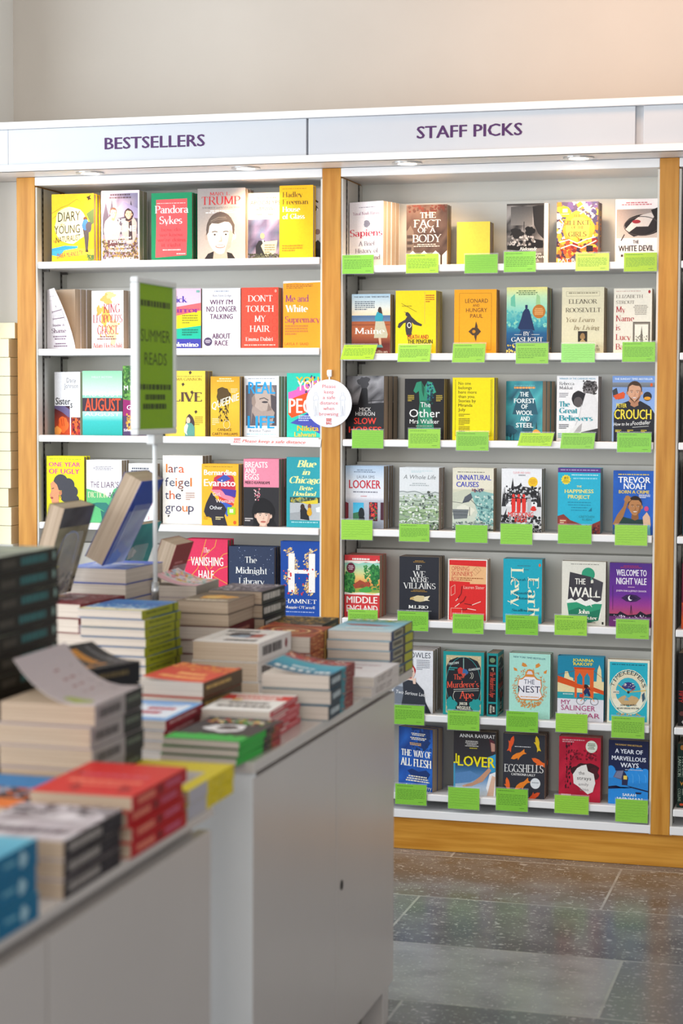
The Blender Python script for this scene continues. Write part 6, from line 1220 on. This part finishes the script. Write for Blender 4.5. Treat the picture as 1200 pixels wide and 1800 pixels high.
# ------------------------------------------------------------------ bookcases
BY = .24                # back panels
LS = [1.858, 1.575, 1.293, 1.007, .723, .44, .181]
RS = [1.829, 1.557, 1.289, 1.008, .727, .431, .181]
def bookcase(x0, x1, posts, shelves, label, side_l=True):
    root = empty('bookcase', ((x0 + x1) / 2, .12, 0)); tag(root, label, 'bookcase', 'built-in bookcases along the wall')
    ox = (x0 + x1) / 2; oy = .12
    def part(name, mb, mat, bevel=0.0, parent=None):
        o = mb.build(name, mat, None, bevel); o.parent = root if parent is None else parent
        o.location = (-ox, -oy, 0) if parent is None else (0, 0, 0); return o
    part('back_panel', MB().box(x0, x1, BY, BY + .012, .1, 2.13), M['backboard'])
    part('side_panel', MB().box(x0, x0 + .006, .004, BY, .1, 2.1), M['backboard'])
    part('side_panel', MB().box(x1 - .006, x1, .004, BY, .1, 2.1), M['backboard'])
    part('ceiling_board', MB().box(x0, x1, 0, BY, 2.105, 2.132), M['shelfboard'], .002)
    part('bottom_rail', MB().box(x0, x1, 0, BY, .102, .128), M['shelfboard'], .002)
    for px in (.045, .19):
        s = part('shelf_standard', MB().box(x0 + .0055, x0 + .008, px - .006, px + .006, .13, 2.1), M['metal'])
        sl = MB()
        for k in range(98): sl.box(x0 + .0078, x0 + .0084, px - .003, px + .003, .14 + k * .02, .15 + k * .02)
        sl_o = sl.build('slots', M['slot'], s)
    for p in posts: part('post', MB().box(p[0], p[1], 0, BY, .1, 2.132), M['oakv'], .0015)
    for z in shelves:
        sh = part('shelf', MB().box(x0 + .009, x1 - .008, 0, BY, z - .022, z), M['shelfboard'], .003)
        for px in (.045, .19): MB().box(x0 + .009, x0 + .03, px - .004, px + .004, z - .03, z - .0222).build('shelf_bracket', M['metal'], sh)
        part('display_riser', MB().box(x0 + .012, x1 - .012, .166, .176, z, z + .205).box(x0 + .012, x1 - .012, .176, BY, z + .197, z + .205), M['backboard'])
    return root
bookcase(-.976, 0.0, [(-1.041, -.976), (0.0, .060)], LS, 'white bookcase with oak posts under the BESTSELLERS sign')
bookcase(.060, 1.043, [(1.043, 1.100)], RS, 'white bookcase under the STAFF PICKS sign, between two oak posts')
bookcase(1.100, 2.05, [(2.05, 2.11)], RS, 'white bookcase cut off by the right edge of the photo')
pl = MB().box(-1.041, 2.11, .012, BY, 0, .1).build('plinth', M['oakh'], None, .002)
tag(pl, 'long oak plinth under the white bookcases, down on the tiled floor', 'plinth')

hd = empty('sign_canopy', (0, .05, 2.132)); tag(hd, 'long white canopy with BESTSELLERS and STAFF PICKS panels above the bookcases', 'sign canopy')
def hpart(name, mb, mat, bevel=0, parent=None):
    o = mb.build(name, mat, None, bevel); o.parent = parent or hd
    if parent is None: o.location = (0, -.05, -2.132)
    return o
hpart('soffit', MB().box(LW + .002, 2.2, -.148, BWY - .002, 2.133, 2.15), M['shelfboard'])
hpart('bottom_lip', MB().box(LW + .002, 2.2, -.152, -.135, 2.133, 2.1545), M['shelfboard'], .001)
hpart('top_board', MB().box(LW + .002, 2.2, -.152, BWY - .002, 2.267, 2.289), M['shelfboard'], .001)
hpart('back_board', MB().box(LW + .002, 2.2, -.122, -.112, 2.15, 2.267), M['panel'])
def sign_panel(x0, x1, txt=None, tx0=0, tx1=0, y=-.138):
    p = hpart('sign_panel', MB().box(x0, x1, y, -.122, 2.1555, 2.2665), M['panel'], .001)
    if txt:
        V, F = text_geo(txt, 'B'); h = .0355
        me = art_mesh('lettering', [([(tx0 + (tx1 - tx0) * a, y - .0006 - e_, 2.1945 + h * b) for (a, b), e_ in zip(V, LAY[(txt, 'B')])], F, lin('4E2C5E'), 0)], [M['print']])
        o = bpy.data.objects.new('lettering', me); COL.objects.link(o); o.parent = p; o['label'] = 'purple capital lettering'
sign_panel(LW + .004, -1.003)
sign_panel(-1.0025, -.011, 'BESTSELLERS', -.672, -.338)
sign_panel(-.004, .985, 'STAFF PICKS', .334, .654)
sign_panel(1.009, 2.0)

for i, x in enumerate((-.752, -.229, .288, .811)):
    t = empty('downlight', (x, -.066, 2.133))
    tag(t, ['recessed spotlight under the canopy nearest the left wall', 'recessed spotlight above the man with the newspaper cover, left of the middle post', 'recessed spotlight under the STAFF letters, right of the middle post', 'recessed spotlight nearest the right-hand oak post'][i], 'spotlight', 'spotlights in the canopy')
    r = MB().ring((0, 0), .030, .046, -.004, .0).build('trim_ring', M['chrome'], t)
    b = MB().tube((0, 0, -.0008), (0, 0, -.0001), .030, 24).build('bulb', M['bulb'], t)
    ld = bpy.data.lights.new('downlight_beam', 'SPOT'); ld.energy = 8.5; ld.color = (1, .70, .44); ld.spot_size = math.radians(105); ld.spot_blend = .8; ld.shadow_soft_size = .03
    lo = bpy.data.objects.new('downlight_beam', ld); COL.objects.link(lo); lo.parent = t; lo.location = (0, 0, -.012); lo.rotation_euler = (math.radians(24), 0, 0)

# ------------------------------------------------------------------ face-out books on the shelves
NICK = {}
ORDN = ['first', 'second', 'third', 'fourth']
CURL = {'shame': ('twist', 0.62)}
for key, X, Y, Z, w, h, ya, t, n, hard, desc, nick, row in BOOKS:
    NICK[key] = (nick, row)
    nm = 'hardback_book' if hard else 'paperback_book'
    ms = book_mesh(key, w, h, t, hard, False, CURL.get(key))
    c, s = math.cos(ya), math.sin(ya)
    def at(u, v): return (X + c * u - s * v, Y + s * u + c * v, Z + .0004)
    grp = 'face-out books on the %s' % row
    src = put_book(ms, at(w / 2, t / 2), ya, '%s, %s' % (desc, row), grp, nm)
    plain = ms
    if key in CURL: plain = book_mesh(key, w, h, t, hard)
    for k in range(n):
        lb = 'spare copy behind the %s, %s' % (nick, row) if n == 1 else '%s spare copy behind the %s, %s' % (ORDN[k], nick, row)
        if key in CURL and k == 0:
            src = put_book(plain, at(w / 2, t / 2 + t + .0012), ya, lb, grp, nm)
        else:
            copy_thing(src, at(w / 2 + .0012 * (k % 2), t / 2 + (k + 1) * (t + .0012)), (0, 0, ya), lb, grp)

def spine_book(key, X, Z, t, h, w, label, row, lean=0.0, Y=.03, ry=0.0, name='paperback_book', grp=None):
    """spine facing the room: the book's left side turned to the front"""
    ms = book_mesh(key, w, h, t, 0)
    return put_book(ms, (X + t / 2, Y + w / 2, Z + .0004), math.pi / 2, label, grp or 'spine-out books in the right-hand bay', name, (0, ry, math.pi / 2) if ry else None)
spine_book('ape', .5295, .431, .0335, .1975, .100, 'teal paperback turned spine-out beside the ornate teal cover, sixth staff picks shelf', 6, grp='face-out books on the sixth staff picks shelf')
for key, X, zi, t, h, lab in (
    ('sp1', 1.131, 0, .03, .205, 'brown and orange spine on the top shelf right of the right-hand oak post'),
    ('sp2', 1.128, 1, .03, .215, 'dark teal spine on the second shelf right of the right-hand oak post'),
    ('sp3', 1.125, 2, .032, .20, 'blue-green spine with figures at its foot, third shelf right of the oak post'),
    ('sp4', 1.122, 3, .036, .222, 'dark teal spine with pale capitals, fourth shelf right of the oak post'),
    ('sp5', 1.123, 4, .024, .198, 'crimson to orange spine, fifth shelf right of the oak post'),
    ('sp6', 1.117, 5, .03, .222, 'black spine with red and white capitals, sixth shelf right of the oak post'),
    ('sp9', 1.1485, 5, .022, .21, 'narrow black spine beside the red and white lettered one, sixth shelf'),
    ('sp9', 1.1485, 4, .022, .20, 'narrow black spine beside the crimson one, fifth shelf'),
    ('sp7', 1.118, 6, .027, .196, 'dark green spine with a small moth, bottom shelf right of the oak post'),
    ('sp8', 1.147, 6, .026, .222, 'pale blue spine at the photo edge, bottom shelf')):
    spine_book(key, X, RS[zi], t, h, .12, lab, zi)

# ------------------------------------------------------------------ green recommendation cards on the shelf edges
GREENS = ['86CA42', '8CCE46', '82C63E', '98D244', '8ECC46']
PICK = {'fact': 'A8DA3A', 'devil': 'A3C828', 'maine': 'B4DC2C', 'silence': 'BEDC5A', 'lucy': '86CC3C', 'eleanor': '96DE72', 'ivan': '8AD048', 'crouch': '84CE40', 'forest': 'AEDC34', 'penguin': 'A6DC48'}
HAND = {'yellow', 'eleanor', 'looker', 'happy', 'noah', 'salinger', 'lover', 'strays', 'ways', 'kids', 'horses', 'causes'}
for i, (key, x0, x1, z0, z1, sl) in enumerate(CARDS):
    nick, row = NICK[key]; w = x1 - x0; h = z1 - z0
    root = empty('recommendation_card', ((x0 + x1) / 2, -.003, z0)); hand = key in HAND
    tag(root, 'green %s card under the %s, %s' % ('handwritten' if hand else 'typed', nick, row), 'shelf card', 'green recommendation cards on the shelf edges')
    sk = .006 * sl
    ga = Art(w - .004, h - .004, lambda u, v, d: (-w / 2 + .002 + u * (w - .004) + (1 - v) * sk * 2, -.0003 - d - .004 * sl * v, .002 + (1 - v) * (h - .004)))
    base = PICK.get(key, GREENS[i % 5])
    ga.r(0, 0, 100, 100, base)
    ink = '639F36' if hand else '578F2E'
    if hand:
        R2 = random.Random(i)
        for j in range(7):
            y = 12 + j * 12
            pts = [(6 + q * 4, y + R2.uniform(-2.6, 2.6)) for q in range(23 if j < 6 else 12)]
            ga.ln(pts, .8, ink)
    else:
        ga.l(6, 8, 58, 14, 1, ink, i); ga.l(6, 26, 94, 78, 6 + i % 3, ink, i + 1, False, .36); ga.l(74, 85, 90, 90, 1, ink, i + 2)
    v, f = boxv(-w / 2 + .002, w / 2 - .002, 0, .0004, .002, h - .002)
    if sl: v = [(x + (z / h) * sk * 2, y - .004 * sl * (1 - z / h), z) for x, y, z in v]
    cm = art_mesh('card', [(ga.v, ga.f, ga.c, 0), (v, f, lin(base), 0)], [M['card']])
    o = bpy.data.objects.new('card', cm); COL.objects.link(o); o.parent = root
    sv = MB().box(-w / 2, w / 2, .0006, .0012, 0, h + .002)
    if sl: sv.v = [(x + (z / h) * sk * 2, y - .004 * sl * (1 - z / h), z) for x, y, z in sv.v]
    s_ = sv.build('sleeve', M['acrylic'], root); s_['label'] = 'clear plastic sleeve'

# ------------------------------------------------------------------ round notice on the middle post, strip notice on the shelf
rn = empty('round_notice', (.025, -.004, 1.326)); tag(rn, 'round white notice with red words hanging on the middle oak post', 'notice')
def person_outline(a, x, y, s, flip=1):
    c = 'A8AAB4'
    a.ring(x, y, 2.6 * s, 2.9 * s, .35, c, 14)
    a.ln([(x - 2 * s, y + 3 * s), (x - 5 * s, y + 6 * s), (x - 6 * s, y + 13 * s), (x + 1 * s, y + 14 * s)], .4, c)
    a.ln([(x + 2 * s, y + 3 * s), (x + 5 * s, y + 6 * s), (x + 6 * s, y + 13 * s), (x - 2 * s, y + 12 * s)], .4, c)
    a.ln([(x - 4 * s, y + 14 * s), (x - 4.4 * s, y + 27 * s), (x - 2 * s, y + 43 * s), (x - 4 * s, y + 45 * s), (x, y + 45 * s), (x - .4 * s, y + 24 * s), (x + 2 * s, y + 44 * s), (x + 4.4 * s, y + 44 * s), (x + 4.4 * s, y + 27 * s), (x + 4 * s, y + 14 * s)], .4, c)
def logo(a, x0, x1, y0, y1):
    h = y1 - y0; c = 'D84A3A'
    a.l(x0, y0, x1, y0 + h * .22, 1, c, 2, False, .9).l(x0, y0 + h * .27, x1, y0 + h * .5, 1, c, 5, False, .9).t('BAG', x0, x1, y1, h * .42, c, 'B')
da = Art(.15, .15, lambda u, v, d: (-.075 + u * .15, -.0012 - d, (1 - v) * .15))
da.e(50, 50, 49.8, 49.8, 'E4E7F0', 48)
for s_, x0, x1, y in (('Please', 36, 65, 18), ('keep', 40, 61, 29.5), ('a safe', 37, 64, 41), ('distance', 31, 70, 52.5), ('when', 38, 62, 64), ('browsing', 29.5, 71, 75.5)): da.t(s_, x0, x1, y, 7, 'D8493C')
person_outline(da, 22, 30, 1.02); person_outline(da, 80, 30, 1.02); da.ln('20,77.4 80,77.4', .25, 'B8BAC4'); logo(da, 44.5, 56, 81.5, 94)
disc = MB().tube((0, -.001, .075), (0, .0008, .075), .075, 48)
dm = art_mesh('disc', [(da.v, da.f, da.c, 0), (disc.v, disc.f, lin('E4E7F0'), 0)], [M['card']])
o = bpy.data.objects.new('disc', dm); COL.objects.link(o); o.parent = rn
MB().box(-.0015, .0035, .001, .0016, .148, .164).build('string', M['hook'], rn)
hk = MB().box(-.0045, .0095, -.004, .0035, .1585, .180).box(-.007, .002, -.001, .0036, .164, .178).build('hook', M['hook'], rn, .0015)

sa = Art(.298, .0245, lambda u, v, d: (-.149 + u * .298 + (1 - v) * .0028, -.0006 - d, (1 - v) * .0245 - .002 * u * 0))
sa.r(0, 0, 100, 100, 'F1EEF2'); logo(sa, 3, 10.5, 10, 72); sa.t('Please keep a safe distance', 12.5, 83, 62, 38, 'DE6A58', 'BI'); sa.l(12, 72, 82, 80, 1, 'C8C0C4', 3); sa.ring(91, 55, 4, 30, 1.5, 'D8D6DE', 10)
v, f = boxv(-.149, .149, 0, .0006, 0, .0245)
sn = bpy.data.objects.new('shelf_strip_notice', art_mesh('shelf_strip_notice', [(sa.v, sa.f, sa.c, 0), (v, f, lin('F1EEF2'), 0)], [M['card']])); COL.objects.link(sn)
sn.location = (-.152, -.0008, 1.2655); sn.rotation_euler = (0, .012, 0)
tag(sn, 'white paper strip with red words along the third bestseller shelf edge', 'notice')

# ------------------------------------------------------------------ cream boxes piled in the corner
bh = .0618
zs = .93
for k in range(11):
    dx = {8: .0, 10: .0, 2: -.009}.get(k, (0, .0008, -.0006)[k % 3]); sp_ = {10: (.0, .0)}
    o = MB().box(-.054, .054, -.046, .046, 0, bh - .0012).build('cream_box', M['box'], None, .0015)
    wdt = -1.124 + dx
    o.location = (wdt if k < 10 else -1.128, .050, zs + k * bh)
    o.rotation_euler = (0, 0, 0)
    tag(o, 'cream box, %s in the pile left of the leftmost post' % ['lowest', 'second from the bottom', 'third from the bottom, set back', 'fourth from the bottom', 'fifth from the bottom', 'sixth from the bottom', 'fifth from the top', 'fourth from the top', 'third from the top', 'second from the top', 'topmost of the full row'][k], 'box', 'cream boxes in the corner')
o = MB().box(-.028, .028, -.04, .04, 0, .052).build('cream_box', M['box'], None, .0015); o.location = (-1.088, .062, zs + 11 * bh)
tag(o, 'small cream box standing on top of the pile beside the leftmost post', 'box', 'cream boxes in the corner')

# ------------------------------------------------------------------ display tables
TZ = .79
def cabinet(name, label, xr, y0, y1, boxes, doors, xl=-.33):
    root = empty(name, (0, (y0 + y1) / 2, 0)); tag(root, label, 'display cabinet')
    oy = (y0 + y1) / 2
    def part(nm, mb, mat, bevel=0.0, parent=None):
        o = mb.build(nm, mat, None, bevel); o.parent = parent or root
        o.location = (0, -oy, 0) if not parent else (0, 0, 0); return o
    wt = MB(); bd = MB()
    for (a, b, c, d) in boxes:
        wt.box(a, b, c, d, TZ - (.02 if xr < .65 else .013), TZ)
    part('worktop', wt, M['cabinet'], .0015)
    part('carcass', MB().box(xl, xr - .03, y0 + .022, y1 - .002, .095, TZ - (.0205 if xr < .65 else .0135)), M['cabinet'])
    part('end_panel', MB().box(xl, xr - .002, y0, y0 + .02, .09, TZ - .024), M['endlit'], .001)
    for k, (a, b) in enumerate(doors):
        d = part('door', MB().box(xr - .022, xr, a, b, .092, TZ - .033), M['cabinet'], .0012)
        if k == 0 or xr > .65: continue
        hb = MB().tube((xr - .001, a + .038, .4244), (xr + .0006, a + .038, .4244), .0105, 20)
        part('finger_hole', hb, M['slot'], 0, d)
    for fx, fy in ((xr - .034, y1 - .034), (xr - .034, y0 + .06), (xl + .07, y0 + .09), (xl + .07, y1 - .09)):
        part('foot', MB().box(fx - .025, fx + .025, fy - .025, fy + .025, 0, .095), M['cabinet'], .002)
    return root
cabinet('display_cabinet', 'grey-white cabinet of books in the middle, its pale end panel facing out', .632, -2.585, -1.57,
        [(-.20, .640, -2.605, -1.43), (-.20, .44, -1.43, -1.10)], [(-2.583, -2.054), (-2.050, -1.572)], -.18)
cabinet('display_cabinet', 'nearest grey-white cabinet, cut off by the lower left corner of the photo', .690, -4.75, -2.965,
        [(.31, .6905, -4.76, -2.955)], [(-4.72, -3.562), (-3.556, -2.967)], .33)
jt = empty('joining_table', (.35, -2.78, 0)); tag(jt, 'white table bridging the two grey cabinets, under the tall black-spined stack', 'table')
def jp(nm, mb):
    o = mb.build(nm, M['cabinet'], None, .002); o.parent = jt; o.location = (-.35, 2.78, 0)
jp('tabletop', MB().box(.16, .535, -2.95, -2.61, TZ - .02, TZ))
for fx in (.19, .50):
    for fy in (-2.92, -2.64): jp('leg', MB().box(fx - .02, fx + .02, fy - .02, fy + .02, 0, TZ - .021))

# ------------------------------------------------------------------ stacks on the tables
TC = {'f_curl': ('lift', 0.42), 't_map': ('lift', 0.22), 't_orange': ('lift', .05), 't_swirl': ('lift', .05), 't_teal': ('lift', .13), 'f_gold': ('lift', .22)}
NT = ['topmost', 'second from top', 'third from top', 'fourth from top', 'fifth from top', 'sixth from top', 'seventh from top', 'eighth from top', 'ninth from top', 'tenth from top', 'eleventh from top', 'lowest']
for key, nick, X, Y, t, n, W, L, rz, hard, bz in STACKS:
    R3 = random.Random(key)
    ms = book_mesh(key, W, L, t - .0013, hard, True)
    ms_top = book_mesh(key, W, L, t - .0013, hard, True, TC[key]) if key in TC else ms
    c, s = math.cos(rz), math.sin(rz)
    turn = math.pi if key in ('t_brown', 't_paleblue') else 0.0
    src = None
    for k in range(n):                                   # from the bottom up
        jx, jy = R3.uniform(-.003, .003), R3.uniform(-.003, .003)
        jr = R3.uniform(-.02, .02)
        if key == 't_lime': jx -= .0008 * k; jx += (k % 3) * .0015
        lx, ly = -W / 2 + jx, L / 2 + jy
        loc = (X + c * lx - s * ly, Y + s * lx + c * ly, bz + .0004 + k * t)
        pos = NT[n - 1 - k] if k else 'lowest'
        if n == 2: pos = 'upper book' if k else 'lower book'
        lab = '%s of the %s' % (pos, nick)
        if k == n - 1 and key in TC: put_book(ms_top, loc, rz + jr + turn, lab, nick, 'stacked_book')
        elif src is None: src = put_book(ms, loc, rz + jr + turn, lab, nick, 'stacked_book')
        else: copy_thing(src, loc, (0, 0, rz + jr + turn), lab)

# ------------------------------------------------------------------ books leaning on clear stands
def display(key, base, ytop_near, w, h, t, lean, label, slabel, ped=None):
    """cover turned to the left wall, top leaning towards the aisle; base = (x of the lower outer edge, z)"""
    bx, bz = base
    ms = book_mesh(key, w, h, t, 0)
    rot = Matrix.Rotation(lean, 4, 'Y') @ Matrix.Rotation(-math.pi / 2, 4, 'Z')
    cy = ytop_near + w / 2
    off = (Matrix.Rotation(lean, 4, 'Y') @ Vector((-t / 2, 0, 0)))
    lift = t * math.sin(lean) * 0 + .004
    root = put_book(ms, (bx + off.x, cy, bz + off.z - (-t * math.sin(lean)) * 0 + lift), 0, label, 'books propped on clear stands', 'display_book', rot.to_euler())
    st = empty('book_stand', (bx, cy, bz)); tag(st, slabel, 'book stand', 'clear stands on the middle cabinet')
    d = Vector((math.sin(lean), 0, math.cos(lean))); nrm = Vector((math.cos(lean), 0, -math.sin(lean)))
    sh = MB()
    y0, y1 = -.045, .045
    o0 = nrm * .003 + Vector((0, 0, .004)); o1 = o0 + d * (h * .72); th = nrm * .003
    k = len(sh.v)
    for q in (o0, o0 + th, o1 + th, o1):
        for y in (y0, y1): sh.v.append((q.x, y, q.z))
    sh.f += [(0, 2, 3, 1), (2, 4, 5, 3), (4, 6, 7, 5), (6, 0, 1, 7), (0, 6, 4, 2), (1, 3, 5, 7)]
    sh.build('back_rest', M['acrylic'], st)
    low = -t * math.cos(lean) - .006
    MB().box(low, .03 if ped else .06, y0, y1, 0, .003).build('foot_plate', M['acrylic'], st)
    if ped is not None: MB().box(low, .03, y0, y1, ped - bz, 0).build('pedestal', M['acrylic'], st)
display('d_blue', (-.004, 1.0345), -1.75, .135, .215, .046, math.radians(27), 'thick blue book leaning right on a clear stand above the pale blue stack', 'clear stand holding the leaning blue book')
display('d_photo', (-.064, .9785), -1.95, .165, .205, .036, math.radians(17), 'thick book with a dark olive photograph, leaning on a clear stand', 'clear stand holding the dark olive photograph book')
display('d_red', (-.02, .872), -1.40, .12, .195, .042, math.radians(19), 'thick dark red book leaning on a clear stand right of the sign pole', 'clear stand holding the dark red book', TZ)
display('d_teal', (-.140, .92), -1.395, .20, .19, .014, math.radians(20), 'thin teal book leaning on a clear stand just behind the sign pole', 'clear stand holding the thin teal book', TZ)

# ------------------------------------------------------------------ pole sign on the table
ps = empty('table_sign', (.12, -1.738, TZ)); tag(ps, 'tall pole sign with a green SUMMER READS panel in a white frame', 'sign')
MB().box(-.05, .05, -.05, .05, 0, .006).build('base_plate', M['chrome'], ps, .001)
MB().tube((0, 0, .006), (0, 0, .20), .0075, 20).build('lower_pole', M['chrome'], ps, 0, True)
MB().tube((0, 0, .18), (0, 0, .545), .0052, 20).build('upper_pole', M['frame'], ps, 0, True)
MB().tube((0, 0, .175), (0, 0, .215), .0085, 20).build('collar', M['chrome'], ps, 0, True)
MB().box(-.010, .010, -.028, .028, .523, .545).build('clamp', M['frame'], ps, .003)
fy0, fy1, fz0, fz1 = -.122, .116, .545, .888
b_ = .013
fr = MB().box(-.009, .009, fy0, fy1, fz0, fz0 + b_).box(-.009, .009, fy0, fy1, fz1 - b_, fz1).box(-.009, .009, fy0, fy0 + b_, fz0 + b_, fz1 - b_).box(-.009, .009, fy1 - b_, fy1, fz0 + b_, fz1 - b_)
fr.build('sign_frame', M['frame'], ps, .003)
pw, ph = fy1 - fy0 - 2 * b_, fz1 - fz0 - 2 * b_
pa = Art(pw, ph, lambda u, v, d: (.0032 + d, fy0 + b_ + u * pw, fz0 + b_ + (1 - v) * ph))
pa.r(0, 0, 100, 100, '86B400'); I_ = '2C4204'
pa.l(8, 11, 92, 15.5, 1, I_, 4, False, .95)
for s_, x0, x1, y, h in (('SUMMER', 8, 92, 39.5, 8.4), ('READS', 18, 82, 55.5, 8.4)): pa.t(s_, x0, x1, y, h, I_)
pa.l(6, 69, 96, 73, 1, I_, 6, False, .95).l(20, 76, 78, 80, 1, I_, 8, False, .95).l(14, 82.5, 80, 86.5, 1, I_, 9, False, .95)
v, f = boxv(-.003, .003, fy0 + b_, fy1 - b_, fz0 + b_, fz1 - b_)
o = bpy.data.objects.new('sign_panel', art_mesh('sign_panel', [(pa.v, pa.f, pa.c, 0), (v, f, lin('7FAE0A'), 0)], [M['print']])); COL.objects.link(o); o.parent = ps
